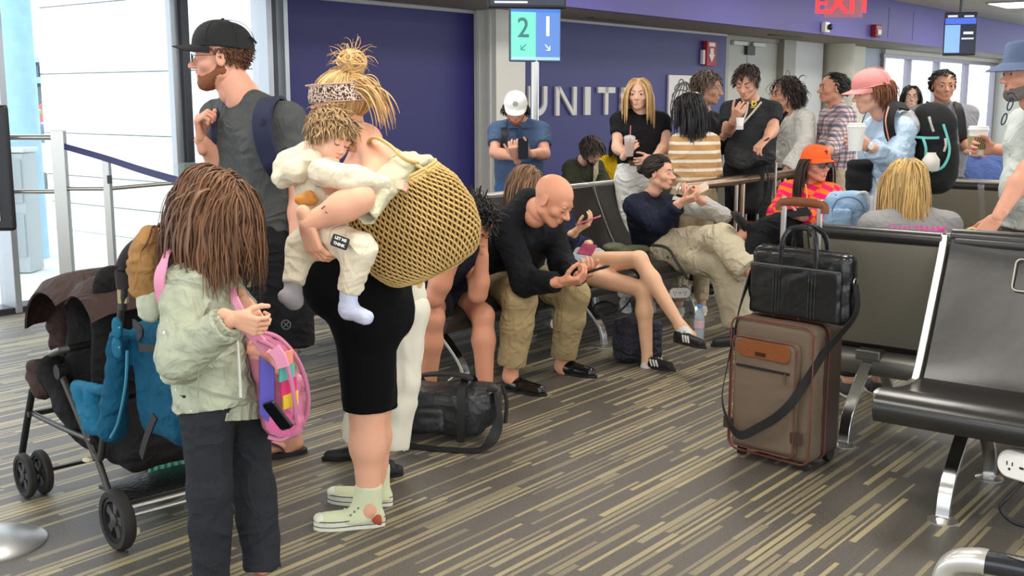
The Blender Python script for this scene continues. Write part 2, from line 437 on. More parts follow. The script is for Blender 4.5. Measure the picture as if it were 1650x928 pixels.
# ------------------------------------------------------------------ people toolkit
SKIN = {}
def skin(rgb):
    k = 'skin_%d_%d_%d' % tuple(rgb)
    return mat(k, rgb, rough=.5, var=.06, vscale=25, bump=.05, bscale=180, spec=.4)
_HC = {}
def head_mesh(kind='m', eyes='open', vox=.004, jaw=1.0):
    key = (kind, eyes, vox, jaw)
    if key in _HC: return _HC[key]
    s = S(vox, .018, 1.2)
    f = kind == 'f'; b = kind == 'b'
    s.ell((0, -.014, .030), (.076, .097, .083))
    s.ell((0, .012, -.020), (.060 if not b else .066, .072, .072))
    jw = (.046 if f else .052) * jaw
    s.cap((-jw, .000, -.060), (-.010, .062, -.094 if not b else -.080), .018, .017, k=.02).cap((jw, .000, -.060), (.010, .062, -.094 if not b else -.080), .018, .017, k=.02)
    s.ell((0, .040, -.080 if not b else -.07), (.036, .034, .026), k=.02)
    s.ell((0, .062, -.045), (.034, .026, .034), k=.02)
    if not b: s.cap((-.034, .070, .020), (.034, .070, .020), .012 if not f else .009, k=.018)
    s.ell((-.040, .052, -.026), (.024, .026, .022), k=.018).ell((.040, .052, -.026), (.024, .026, .022), k=.018)
    if b: s.ell((-.036, .052, -.05), (.028, .026, .028), k=.02).ell((.036, .052, -.05), (.028, .026, .028), k=.02)
    nl = .016 if not b else .004
    s.cap((0, .080, .006), (0, .094 + nl, -.030), .007, .011, k=.012)
    for x in (-.012, .012): s.ell((x, .092 + nl * .4, -.034), (.008, .010, .008), k=.008)
    for x in (-.032, .032):
        s.ell((x, .092, .003), (.020, .016, .013), k=.012, sub=True)
        if eyes == 'open':
            s.ell((x, .0725, .0), .0150, k=.004)
            s.ell((x, .098, -.0010), (.0135, .020, .0042), k=.003, sub=True)
        else:
            s.ell((x, .0735, .0), .0155, k=.005)
        s.cap((x * 1.06 - .012, .082, .0165), (x * 1.06 + .012, .082, .0165), .005, k=.008)
    s.cap((-.018, .084, -.061), (.018, .084, -.061), .0065, k=.006).cap((-.013, .084, -.0705), (.013, .084, -.0705), .007, k=.006)
    s.cap((-.021, .091, -.0655), (.021, .091, -.0655), .0018, k=.005, sub=True)
    for sx in (-1, 1):
        M = frame((0, 0, 0), (sx * .35, .93, 0))
        s.ell((sx * .079, -.008, -.006), (.007, .019, .031), M, k=.006)
        s.ell((sx * .086, -.006, -.002), (.006, .011, .019), M, k=.005, sub=True)
    s.cap((0, -.022, -.050), (0, -.034, -.125), .052 if not (f or b) else .046, .053 if not (f or b) else .046, k=.03)
    _HC[key] = s.build(); return _HC[key]

_HD = {}
def hand_mesh(curl=.4, spread=.2, vox=.003, thumb=.5, side=1, open_=(1, 1, 1, 1)):
    """wrist at origin, fingers +y, palm faces -z, thumb at -x for side=1 (right hand)"""
    key = (round(curl, 2), spread, vox, thumb, side, open_)
    if key in _HD: return _HD[key]
    s = S(vox, .010, 1.45)
    s.cap((0, -.035, 0), (0, .01, 0), .026, .025, fl=((0, 0, 1), 1.25))
    for x0, x1, r in ((-.022, -.030, .0135), (-.008, -.010, .0135), (.008, .010, .013), (.020, .028, .012)):
        s.cap((x0, .015, 0), (x1, .085, 0), r, r - .002)
    s.cap((-.018, .01, -.004), (-.034, .045, -.010), .015, .013)
    L = ((.042, .025, .020), (.047, .029, .021), (.043, .026, .020), (.034, .020, .018))
    for i, (x, ln) in enumerate(zip((-.030, -.010, .010, .028), L)):
        c = curl * open_[i]; a = math.radians(8); p = A(x, .085 - abs(i - 1.2) * .003, 0); sp = (i - 1.5) * spread * .25
        for j, l in enumerate(ln):
            a += (1.25 if j else .95) * c
            d = A(math.sin(sp) * math.cos(a), math.cos(a) * math.cos(sp), -math.sin(a)); q = p + l * d
            r0 = (.0092, .0084, .0076)[j]; s.cap(p, q, r0, r0 - .0006, k=.003); p = q
    t = thumb; p = A(-.030, .030, -.006)
    for j, (l, r) in enumerate(((.038, .0115), (.030, .0105), (.024, .0095))):
        a = .75 - .45 * j * t; d = unit(A(-math.sin(a), math.cos(a), -.25 - .75 * t + .1 * j)); q = p + l * d; s.cap(p, q, r, r - .001, k=.005); p = q
    V, F = s.build()
    if side < 0: V = V * A(-1, 1, 1); F = F[:, ::-1]
    _HD[key] = (V, F); return V, F

class Human:
    def __init__(h, label, cat, loc, sk, name='person', sc=1.0, vox=.008, group=None):
        h.root = thing(name, label, cat, loc, group); h.sk = skin(sk); h.skc = sk; h.sc = sc; h.vox = vox
        h.b = S(vox, .03 * sc, 1.9 if vox > .0065 else 1.7); h.parts = []; h.J = {}; h.H = None
    def joints(h, **kw):
        for k, v in kw.items(): h.J[k] = P(*v) if isinstance(v, tuple) else np.asarray(v, float)
        return h
    def head(h, px, py, Y, look, up=(0, 0, 1), size=1.0, kind='m', eyes='open', vox=.004, jaw=1.0, wide=1.0):
        h.H = frame(P(px, py, Y), look, up, size * .98); h.H[:3, 0] *= wide; h.hs = size; h.eyes = eyes; h.kind = kind
        V, F = head_mesh(kind, eyes, vox, jaw); h.parts.append((T(h.H, V), F))
        h.J['hb'] = T(h.H, [(0, -.028, -.085)])[0]
        return h
    def torso(h, g=1.0, belly=0.0, ch=1.0):
        J, s, c = h.J, h.b, h.sc
        nk, sl, sr, hl, hr = J['neck'], J['shL'], J['shR'], J['hipL'], J['hipR']
        if h.H is not None: s.cap(nk - .02 * c * unit(J['hb'] - nk) * 0, J['hb'], .054 * c * (1 if h.kind == 'm' else .85), .050 * c * (1 if h.kind == 'm' else .85))
        mid = (sl + sr) / 2; pel = (hl + hr) / 2; dn = unit(pel - mid)
        for a, b in ((sl, hl), (sr, hr)):
            a2 = lerp(a, mid, .48) + dn * .09 * c; b2 = lerp(b, pel, .25)
            s.cap(a2, lerp(a2, b2, .55), .098 * c * g * ch, .088 * c * g); s.cap(lerp(a2, b2, .55), b2, .088 * c * g, .10 * c * g)
            s.cap(nk, a, .048 * c, .052 * c)
        s.cap(mid + dn * .05 * c, pel, .095 * c * g, .10 * c * g)
        if belly: h.bel = lerp(mid, pel, .68) + unit(np.cross(sl - sr, dn)) * -belly; h.belr = .13 * c * g + belly * .3; s.ell(h.bel, (h.belr,) * 3)
        return h
    def arm(h, sd, g=1.0):
        J, s, c = h.J, h.b, h.sc; a, e, w = J['sh' + sd], J['el' + sd], J['wr' + sd]
        s.cap(a, e, .050 * c * g, .038 * c * g); m = lerp(e, w, .3)
        s.cap(e, m, .038 * c * g, .041 * c * g); s.cap(m, w, .041 * c * g, .026 * c * (.5 + .5 * g)); return h
    def leg(h, sd, g=1.0, foot=None, seg='all'):
        J, s, c = h.J, h.b, h.sc; a, e = J['hip' + sd], J['kn' + sd]
        s.cap(a, e, .088 * c * g, .056 * c * g)
        if 'an' + sd in J:
            w = J['an' + sd]; m = lerp(e, w, .3); ax = unit(w - e)
            back = J.get('calf' + sd); off = 0 if back is None else back
            m = m + off
            s.cap(e, m, .052 * c * g, .056 * c * g); s.cap(m, w, .056 * c * g, .036 * c * g)
            if foot is not None: s.cap(w, w + np.asarray(foot), .034 * c, .026 * c)
        return h
    def hand(h, sd, d=None, palm=(0, 0, -1), curl=.5, spread=.15, thumb=.5, size=1.0, vox=None, open_=(1, 1, 1, 1)):
        """palm = direction the palm faces"""
        J = h.J; w = J['wr' + sd]; d = unit(w - J['el' + sd]) if d is None else unit(d)
        V, F = hand_mesh(curl, spread, vox or (.003 if h.vox < .0075 else .004), thumb, 1 if sd == 'R' else -1, open_)
        M = frame(w, d, -np.asarray(palm, float), size * h.sc)
        h.parts.append((T(M, V), F)); h.J['hand' + sd] = T(M, [(0, .07, -.03)])[0]
        return M
    def finish(h, name='body'):
        V, F = h.b.build(); V, F = joinq([(V, F)] + h.parts)
        h.body = obj(name, (V, F), h.sk, h.root, sharp=0); return h.body
    # garments -------------------------------------------------------
    def part(h, name, s, m, amp=.004, scale=16, seed=0, stretch=(.8, .8, 1.7), parent=None, **kw):
        V, F = s.build()
        if amp: V = folds(V, F, amp, scale, seed, stretch=stretch, damp=h.J.get('neck') if name not in ('trousers', 'hood') else None)
        return obj(name, (V, F), m, parent or h.root, sharp=0, **kw)
    def top(h, m, sleeve=.5, g=1.0, ease=.014, hem=.04, name='shirt', amp=.005, sides='LR', seed=0, flare=1.0, belly=0.0, collar=0.0, hemup=0.0, k=.035, vox=None, extra=None, scale=16, ch=1.0, cuff=1.0):
        J, c = h.J, h.sc; s = S(vox or h.vox, k * c); e = ease
        nk, sl, sr, hl, hr = J['neck'], J['shL'], J['shR'], J['hipL'], J['hipR']
        mid = (sl + sr) / 2; pel = (hl + hr) / 2; dn = unit(pel - mid)
        for a, b in ((sl, hl), (sr, hr)):
            a2 = lerp(a, mid, .48) + dn * .09 * c; b2 = lerp(b, pel, .25) + dn * hem
            s.cap(a2, lerp(a2, b2, .55), .098 * c * g * ch + e, .090 * c * g + e); s.cap(lerp(a2, b2, .55), b2, .090 * c * g + e, (.10 * c * g + e) * flare, fb=0.0)
            s.cap(lerp(nk, a, .25) - UP * .0, a, .044 * c + e * .6, .054 * c + e * .7)
        s.cap(mid + dn * .05 * c, pel + dn * hem, .095 * c * g + e, (.10 * c * g + e) * flare, fb=0.0)
        if hasattr(h, 'bel'): s.ell(h.bel, (h.belr + e + .004,) * 3)
        for sd in sides:
            a, el = J['sh' + sd], J['el' + sd]
            if sleeve <= 1.0:
                b = lerp(a, el, sleeve); s.cap(a, b, .050 * c * g + e, .045 * c * g + e * 1.2, fb=0.0, k=.03)
            else:
                w = J['wr' + sd]; b = lerp(el, w, sleeve - 1.0); s.cap(a, el, .050 * c * g + e, .044 * c * g + e)
                s.cap(el, b, .044 * c * g + e, (.034 * c * g + e * .9) * cuff, fb=0.0)
        if collar: s.cap(nk - unit(J['hb'] - nk) * .02, nk + unit(J['hb'] - nk) * collar, .066 * c, .058 * c, fb=0.0, k=.01)
        if extra: extra(s)
        h.top_s = s
        return h.part(name, s, m, amp, scale, seed)
    def pants(h, m, length=2.0, g=1.0, ease=.012, name='trousers', amp=.006, sides='LR', seed=5, wide=1.0, vox=None, waist=.10, scale=16, extra=None):
        """length 0..1 to the knee, 1..2 to the ankle"""
        J, c = h.J, h.sc; s = S(vox or h.vox * 1.15, .03 * c); e = ease
        hl, hr = J['hipL'], J['hipR']; pel = (hl + hr) / 2
        upv = unit(J['neck'] - pel) if 'neck' in J else UP
        for b in (hl, hr): s.cap(lerp(b, pel, .3) + upv * waist, lerp(b, pel, .2), .096 * c * g + e, .104 * c * g + e, fa=0.0)
        s.cap(pel + upv * waist, pel, .09 * c * g + e, .10 * c * g + e, fa=0.0)
        for sd in sides:
            a, kn = J['hip' + sd], J['kn' + sd]
            if length <= 1.0: s.cap(a, lerp(a, kn, length), .090 * c * g + e, (.070 * c * g + e) * wide, fb=0.0)
            else:
                w = J['an' + sd]; s.cap(a, kn, .090 * c * g + e, .060 * c * g + e * wide)
                mm = lerp(kn, w, .35); bt = lerp(kn, w, length - 1.0)
                s.cap(kn, mm, .060 * c * g + e * wide, (.056 * c * g + e) * (1 + (wide - 1) * .5)); s.cap(mm, bt, (.056 * c * g + e) * (1 + (wide - 1) * .5), (.045 * c * g + e) * wide, fb=0.0)
        if extra: extra(s)
        return h.part(name, s, m, amp, scale, seed, (1.35, 1.35, .6))
    # face -----------------------------------------------------------
    def face(h, brow=(60, 42, 30), iris=(70, 50, 35), lip=None, brow_w=.0032):
        H = h.H
        if h.eyes == 'open':
            for x in (-.032, .032):
                b = MB(); M = H @ frame((x, .0720, .0), (0, 1, 0))
                prof = [(math.sin(a) * .0146, math.cos(a) * .0146) for a in (0.001, .24, .241, .54, .541, .9, 1.4, 2.0, 2.6, 3.14)]
                R = np.array(M @ np.array([[1, 0, 0, 0], [0, 0, 1, 0], [0, -1, 0, 0], [0, 0, 0, 1.0]]))
                b.lathe(prof, 14, R); k = len(prof) - 1
                b.M = [0 if (i % k) < 2 else 1 if (i % k) < 4 else 2 for i in range(len(b.F))]
                obj('eye', b, [mat('pupil', (12, 10, 10), .2), mat('iris_%d_%d_%d' % iris, iris, .25), mat('eye_white', (196, 186, 180), .3)], h.root)
        else:
            for x in (-.032, .032):
                b = MB(); b.tube(T(H, [(x + t * .014, .0885 - abs(t) ** 2 * .006, -.0055 - .003 * (1 - t * t)) for t in np.linspace(-1, 1, 7)]), .0014, 5); obj('eyelash', b, mat('lash', (40, 28, 22), .7), h.root)
        for sx in (-1, 1):
            b = MB(); pts = [(sx * (.014 + .036 * t), .0885 - .002 * t - .014 * t * t, .020 + .006 * math.sin(t * 2.4)) for t in np.linspace(0, 1, 7)]
            b.sweep(T(H, pts), [(math.cos(a) * .0022, math.sin(a) * brow_w * 1.4) for a in np.linspace(0, 6.28, 6, endpoint=False)], (0, 0, 1), scale=[.7, 1, 1.1, 1, .9, .7, .3]); obj('eyebrow', b, mat('brow_%d_%d_%d' % tuple(brow), brow, .8), h.root)
        lip = lip or tuple(int(c * f) for c, f in zip(h.skc, (.88, .66, .64)))
        b = MB(); t = np.linspace(-1, 1, 9)
        for z0, dz, r, w in ((-.0618, .0015, .0032, .025), (-.0695, -.0025, .0038, .022)):
            b.tube(T(H, [(w * q, .0885 - .007 * q * q, z0 + dz * (1 - q * q) * .6) for q in t]), [r * max(.25, 1 - q * q * .8) for q in t], 6)
        obj('lips', b, mat('lips_%d_%d_%d' % tuple(lip), lip, .45), h.root)
        return h
    def glasses(h, c=(30, 28, 28), r=.019, t=.0013, square=True, lens=None, lbl=None, tint=False):
        H = h.H; g = MB(); L = MB()
        for x in (-.033, .033):
            pts = []
            for a in np.linspace(0, 2 * math.pi, 20, endpoint=False):
                ca, sa = math.cos(a), math.sin(a)
                if square: ca = math.copysign(abs(ca) ** .6, ca); sa = math.copysign(abs(sa) ** .6, sa)
                pts.append((x + ca * (r + .004), .1035 - abs(x + ca * r) * .10, -.002 + sa * r * .82))
            g.tube(T(H, pts), t * 1.2, 6, closed=True); L.add(T(H, pts), [tuple(range(20))])
        g.tube(T(H, [(-.011, .102, .004), (0, .104, .007), (.011, .102, .004)]), t, 6)
        for sx in (-1, 1): g.tube(T(H, [(sx * .055, .098, .003), (sx * .074, .080, .004), (sx * .083, .01, .006), (sx * .084, -.012, -.008)]), t, 6)
        o = obj('eyeglasses', g, mat('frame_%d_%d_%d' % c, c, .3, .3), h.root, label=lbl)
        if tint: obj('tinted_lens', L, mat('dark_lens', (16, 16, 20), .08), o)
        else: obj('clear_lens', L, mat('clear_lens', (245, 248, 250), .02, alpha=.12), o)
    def hair(h, m, n=260, mult=1.75, thin=.58, curl=0.0, length=(.05, .08), style='back', r=.006, lift=.0, seed=1, part=0.0, grav=.5, wave=.0, hairline=0.0, cap=True, name='hair', floor_=-.06, allow=None, steps=9, collide=None, capgrow=.002, spread=.0, drop=(0, 0, 0)):
        n = int(n * mult); r = r * thin; H = h.H; R = H[:3, :3] / np.linalg.norm(H[:3, 1]); g = R.T @ A(0, 0, -1.0)
        if max(length) < .10 and steps == 9: steps = 5
        rng = np.random.default_rng(seed)
        C = A(0, -.014, .030); rad = A(.076, .097, .083) + .006 + lift
        D = rng.normal(size=(n * 8, 3)); D /= np.linalg.norm(D, axis=1, keepdims=True); p = C + D * rad
        z0 = np.interp(p[:, 1], [-.12, -.05, .005, .03, .06, .10], [floor_, floor_ + .01, -.01, .028, .062, .074]) + hairline * np.interp(p[:, 1], [0, .03], [0, 1])
        ok = p[:, 2] > z0
        if allow is not None: ok &= allow(p)
        p = p[ok][:n]; N = len(p); nrm = (p - C) / rad ** 2; nrm /= np.linalg.norm(nrm, axis=1, keepdims=True)
        if style == 'back': d = np.tile(A(0, -1, -.2), (N, 1)) + A(1, 0, 0) * (np.sign(p[:, :1]) * .2)
        elif style == 'forward': d = np.tile(A(0, 1, -.3), (N, 1)) + A(1, 0, 0) * (p[:, :1] * 4)
        elif style == 'side': d = np.tile(A(1, .25, -.2), (N, 1))
        elif style == 'part': fr_ = np.interp(p[:, 1], [-.09, -.02, .05], [.12, .55, 1.0]); d = np.c_[np.sign(p[:, 0] - part) * fr_, -.12 + 0 * p[:, 0] - .3 * (1 - fr_), -.25 - .7 * (1 - fr_)]
        elif style == 'bun': d = unit(A(*drop)) * 0 + (A(*drop) - p); d /= np.linalg.norm(d, axis=1, keepdims=True)
        elif style == 'messy': d = rng.normal(size=(N, 3)) + A(0, .1, -.5); d -= nrm * (d * nrm).sum(1, keepdims=True) * .92; d /= np.linalg.norm(d, axis=1, keepdims=True)
        d = d + rng.normal(size=(N, 3)) * (.16 + spread)
        Ls = rng.uniform(length[0], length[1], N); st = (Ls / steps)[:, None]; pts = [p - nrm * .004]; q = p.copy()
        ph = rng.uniform(0, 6.28, N); sideax = np.cross(nrm, d); sideax /= np.linalg.norm(sideax, axis=1, keepdims=True) + 1e-9
        liftn = rng.uniform(0, .007, N)[:, None] + .0005
        cur = q.copy()
        for i in range(steps):
            d = d + g * grav * (.35 + .65 * i / steps); u = (cur - C) / (rad); ln = np.linalg.norm(u, axis=1, keepdims=True)
            ns = (cur - C) / rad ** 2; ns /= np.linalg.norm(ns, axis=1, keepdims=True)
            if i > 0: d = d + (g * (d @ g)[:, None] - d) * min(.35, .22 * grav)
            into = (d * ns).sum(1, keepdims=True); d = np.where((ln < 1.05) & (into < 0), d - ns * into * 1.0, d)
            d /= np.linalg.norm(d, axis=1, keepdims=True); cur = cur + d * st
            u = (cur - C) / rad; ln = np.linalg.norm(u, axis=1, keepdims=True); cur = np.where(ln < 1, C + u / ln * rad, cur)
            if style == 'bun': # gather to a point
                d = A(*drop) - cur; d /= np.linalg.norm(d, axis=1, keepdims=True) + 1e-9
            if collide is not None:
                for cc, cr in collide:
                    w = cur - cc; lw = np.linalg.norm(w, axis=1, keepdims=True); cur = np.where(lw < cr, cc + w / (lw + 1e-9) * cr, cur)
            ns2 = (cur - C) / np.linalg.norm(cur - C, axis=1, keepdims=True)
            pts.append(cur + ns2 * liftn * min(1, (i + 1) / 3) + sideax * (wave * math.sqrt(i / steps) * np.sin(ph + i * 1.1))[:, None] + ns2 * (curl * math.sqrt(i / steps) * (1 + np.cos(ph + i * 1.1)))[:, None])
        pts = np.array(pts).transpose(1, 0, 2)
        tip = np.interp(np.linspace(0, 1, steps + 1), [0, .15, .7, 1], [.7, 1, .85, .12]); a = np.linspace(0, 2 * math.pi, 4, endpoint=False)
        tan = np.gradient(pts, axis=1); tan /= np.linalg.norm(tan, axis=2, keepdims=True) + 1e-9
        nz = pts - C; x = np.cross(tan, nz); x /= np.linalg.norm(x, axis=2, keepdims=True) + 1e-9; y = np.cross(x, tan)
        rr = (r * rng.uniform(.6, 1.25, N))[:, None, None] * tip[None, :, None]
        V = pts[:, :, None, :] + rr[..., None] * (np.cos(a)[None, None, :, None] * x[:, :, None, :] * 1.5 + np.sin(a)[None, None, :, None] * y[:, :, None, :] * .55)
        K = steps + 1; base = (np.arange(N) * K * 4)[:, None, None]; ii = (np.arange(steps) * 4)[None, :, None]; jj = np.arange(4)[None, None, :]; j2 = (jj + 1) % 4
        F = np.stack([base + ii + jj, base + ii + j2, base + ii + 4 + j2, base + ii + 4 + jj], -1).reshape(-1, 4)
        parts = [(T(H, V.reshape(-1, 3)), F)]
        if cap:
            s = S(.007 if h.vox < .0075 else .009, .01); s.ell(C, A(.076, .097, .083) + capgrow + lift * .6)
            s.half((0, .048 , .062 + hairline), (0, .80, -.62), k=.01); s.half((0, 0, floor_ + .005), (0, 0, -1), k=.01)
            s.box((0, .06, -.03), (.12, .075, .055), None, .01, sub=True, k=.01)
            Vc, Fc = s.build(); parts.append((T(H, Vc), Fc))
        V, F = joinq(parts)
        return obj(name, (V, F), m, h.root, sharp=0)
    def beard(h, m, grow=.007, top=-.035, seed=2, mous=True, n=500):
        H = h.H; s = S(.004, .012)
        s.cap((-.054, -.004, -.050), (-.012, .062, -.094), .019 + grow * .3, .019 + grow).cap((.054, -.004, -.050), (.012, .062, -.094), .019 + grow * .3, .019 + grow)
        s.ell((0, .042, -.084), (.036 + grow, .034 + grow, .026 + grow)); s.cap((-.060, -.004, -.015), (-.054, .002, -.055), .012).cap((.060, -.004, -.015), (.054, .002, -.055), .012)
        if mous: s.cap((-.024, .078, -.070), (0, .087, -.052), .007, k=.005).cap((.024, .078, -.070), (0, .087, -.052), .007, k=.005)
        s.ell((0, .095, -.066), (.019, .012, .0085), k=.003, sub=True)
        V, F = s.build(); V = folds(V, F, .003, 160, seed)
        return obj('beard', (T(H, V), F), m, h.root, sharp=0)
    def cap(h, m, brimdir=(0, 1), name='cap', size=1.0, up=.0, brim_m=None, tilt=0.0, backward=False):
        """baseball cap: crown, brim and button, in head space"""
        c, s_ = math.cos(tilt), math.sin(tilt)
        Tm = np.eye(4); Tm[1:3, 1:3] = [[c, -s_], [s_, c]]; H = h.H @ Tm
        b = MB(); nu, nv = 32, 9; G = []
        for j in range(nv + 1):
            t = j / nv; row = []
            for i in range(nu):
                a = 2 * math.pi * i / nu; x, y = math.cos(a), math.sin(a)
                e = math.cos(t * math.pi / 2) ** .75; z = math.sin(t * math.pi / 2) ** .95
                fr = max(0, y) * .004 * (1 - t)
                row.append((x * .086 * size * e, (-.012 + y * (.106 * size) * e + fr), .036 + up + .003 * y - (.012 if y < 0 else 0) * (1 - t) * abs(y) + z * .088 * size))
            G.append(row)
        G = np.array(G); V = G.reshape(-1, 3); F = [(j * nu + i, j * nu + (i + 1) % nu, (j + 1) * nu + (i + 1) % nu, (j + 1) * nu + i) for j in range(nv) for i in range(nu)]
        b.add(T(H, V), F)
        Vi = V * A(.955, .955, 1) + A(0, -.0005, -.004); b.add(T(H, Vi), [f[::-1] for f in F])
        b.tube(T(H, V[:nu]), .003, 6, closed=True)
        o = obj(name, b, m, h.root, sharp=50)
        q = MB(); rows = []
        for j in range(6):
            t = j / 5; row = []
            for i in range(13):
                a = math.radians(22 + 136 * i / 12); w = .088 * size + .001
                x = math.cos(a) * w; y0 = -.012 + math.sin(a) * .108 * size
                ext = .068 * size * (math.sin((i / 12) * math.pi) ** .55)
                row.append((x * (1 - .06 * t), y0 + ext * t, .037 + up - .020 * (x / .088) ** 2 * (.4 + t * .9) - .006 * t + .003 * math.sin(a)))
            rows.append(row)
        q.grid(T(H, np.array(rows).reshape(-1, 3)).reshape(6, 13, 3), thick=.004)
        obj('brim', q, brim_m or m, o, sharp=50)
        u = MB(); u.sphere((0, -.012, .125 * size + up), (.007, .007, .004), H); obj('button', u, m, o)
        sm = MB()
        for i in range(3):
            a = math.pi * i / 3 + math.pi / 6; pts = []
            for t in np.linspace(-math.pi / 2, math.pi / 2, 15):
                e = math.cos(t) ** .75; z = abs(math.cos(t)) ; rr = math.sin(abs(t)) if 0 else 0
                tt = abs(t) / (math.pi / 2); ee = math.cos((1 - tt) * math.pi / 2) ** .75; zz = math.sin((1 - tt) * math.pi / 2) ** .95; sg = 1 if t > 0 else -1
                pts.append((sg * math.cos(a) * .087 * size * ee, -.012 + sg * math.sin(a) * .107 * size * ee, .037 + up + zz * .0885 * size))
            sm.tube(T(H, pts), .0012, 4)
        obj('seam', sm, m, o)
        return o

def shoe(h, heel, toe, up_m, sole_m, sole_h=.022, L=None, high=0.0, w=1.0, parent=None, name='shoe', upn=(0, 0, 1), lace=None, open_top=True, low=0.0, amp=0.0, toe_m=None, label=None):
    """heel/toe are points on the sole plane"""
    heel = np.asarray(heel, float); toe = np.asarray(toe, float); L = L or np.linalg.norm(toe - heel); k = L / .27
    M = frame(heel, toe - heel, upn, k)
    s = S(.004 if (h is not None and h.vox < .0075) else .005, .022 * k)
    s.k = .022 * k
    def q(v): return T(M, [v])[0]
    s.cap(q((0, .035, .030)), q((-.0, .10, .032)), .034 * k * w, .036 * k * w)
    s.cap(q((0, .10, .030)), q((.004, .215, .018 + sole_h * .3)), .040 * k * w, .034 * k * w)
    s.cap(q((0, .045, .04)), q((0, .042 + (.012 if high else 0), .072 + high - low)), .034 * k * w, (.034 if not high else .044) * k, fb=0.0)
    if high: s.cap(q((0, .10, .05)), q((0, .060, .072 + high)), .032 * k * w, .042 * k, fb=0.0)
    s.half(q((0, 0, sole_h * .6)), -(M[:3, 2]), k=0)
    V, F = s.build(); root = parent or h.root
    if amp: V = folds(V, F, amp, 40)
    o = obj(name, (V, F), up_m, root, sharp=0, label=label)
    out = []
    for a in np.linspace(0, 2 * math.pi, 30, endpoint=False):
        y = .130 - .131 * math.cos(a); t = y / .262; wd = np.interp(t, [0, .15, .4, .72, .9, 1.0], [.027, .034, .033, .041, .034, .011]) * w
        ss = math.sin(a); out.append((math.copysign(abs(ss) ** .45, ss) * wd + .004 * t, y))
    b = MB(); b.prism(out, 0, sole_h, M); obj('sole', b, sole_m, o, bevel=.003, sharp=50)
    if lace is not None:
        b = MB()
        for i in range(5):
            t = i / 4; z = .068 + high * .5 * (1 - t) - .012 * t; y = .09 + .075 * t - high * .2 * (1 - t); xw = .020
            b.tube(T(M, crv([(-xw, y, z - .008), (0, y + .004, z + .004), (xw, y + .008, z - .008)], 4)), .0022 * k, 5)
        for sx in (-1, 1): b.tube(T(M, crv([(0, .088, .074 + high * .5), (sx * .022, .10, .082 + high * .5), (sx * .034, .085, .060 + high * .5), (sx * .012, .092, .072 + high * .5)], 5)), .0020 * k, 5)
        obj('lace', b, lace, o)
    return o, M

def phone(label, M, case=(20, 20, 22), scr=(15, 16, 20), cat='phone', w=.075, hgt=.155):
    r = thing('phone', label, cat, M[:3, 3])
    def rr(w, h, c=.012): return [(x * (w / 2 - c) + c * math.cos(a), y * (h / 2 - c) + c * math.sin(a)) for x, y, a0 in ((1, 1, 0), (-1, 1, 90), (-1, -1, 180), (1, -1, 270)) for a in [math.radians(a0 + t) for t in (0, 30, 60, 90)]]
    b = MB(); b.prism(rr(w, hgt), 0, .009, M); obj('phone_case', b, mat('case_%d_%d_%d' % case, case, .4), r, bevel=.0015)
    b = MB(); b.prism(rr(w - .008, hgt - .008, .009), .0088, .0096, M); obj('screen', b, mat('screen_%d_%d_%d' % scr, scr, .1, spec=.5), r)
    b = MB(); b.box((-w * .22, hgt * .32, -.001), (.03, .032, .003), M); obj('camera_bump', b, mat('dark_lens', (16, 16, 20), .08), r, bevel=.001)
    return r

def cup(label, M, kind='paper', r=.042, hgt=.115):
    c = thing('coffee_cup', label, 'cup', M[:3, 3])
    if kind == 'paper':
        b = MB(); b.lathe([(0, 0), (r * .72, 0), (r * .74, .004), (r, hgt), (r * .96, hgt)], 28, M); obj('paper_cup', b, mat('white_paper', (240, 238, 234), .6), c)
        b = MB(); b.lathe([(r * 1.06, hgt - .006), (r * 1.07, hgt + .002), (r * 1.0, hgt + .004), (r * .97, hgt + .016), (r * .80, hgt + .018), (r * .78, hgt + .013), (0, hgt + .013)], 28, M); obj('lid', b, mat('white_lid', (232, 230, 226), .4), c)
    else:
        b = MB(); b.lathe([(0, .0), (r * .66, 0), (r * .68, .004), (r, hgt)], 28, M); obj('clear_cup', b, mat('clear_plastic', (235, 238, 240), .08, alpha=.35), c)
        b = MB(); b.lathe([(0, .003), (r * .62, .003), (r * .90, hgt * .78), (0, hgt * .78)], 24, M); obj('iced_coffee', b, mat('iced_coffee', (178, 112, 58), .2), c)
        b = MB(); b.lathe([(r * 1.05, hgt - .004), (r * 1.05, hgt + .003), (r * .8, hgt + .014), (.006, hgt + .02)], 24, M); obj('dome_lid', b, mat('clear_plastic2', (240, 242, 244), .08, alpha=.45), c)
        b = MB(); b.tube(T(M, [(0, 0, .03), (.006, 0, hgt + .085)]), .0035, 8); obj('straw', b, mat('pink_straw', (216, 120, 120), .5), c)
    return c

# ------------------------------------------------------------------ the room
def rbox(mb, u0, u1, v0, v1, z0, z1, m=0):
    return mb.box(((u0 + u1) / 2, -(v0 + v1) / 2, (z0 + z1) / 2), (u1 - u0, v1 - v0, z1 - z0), np.array(ROOM), m)
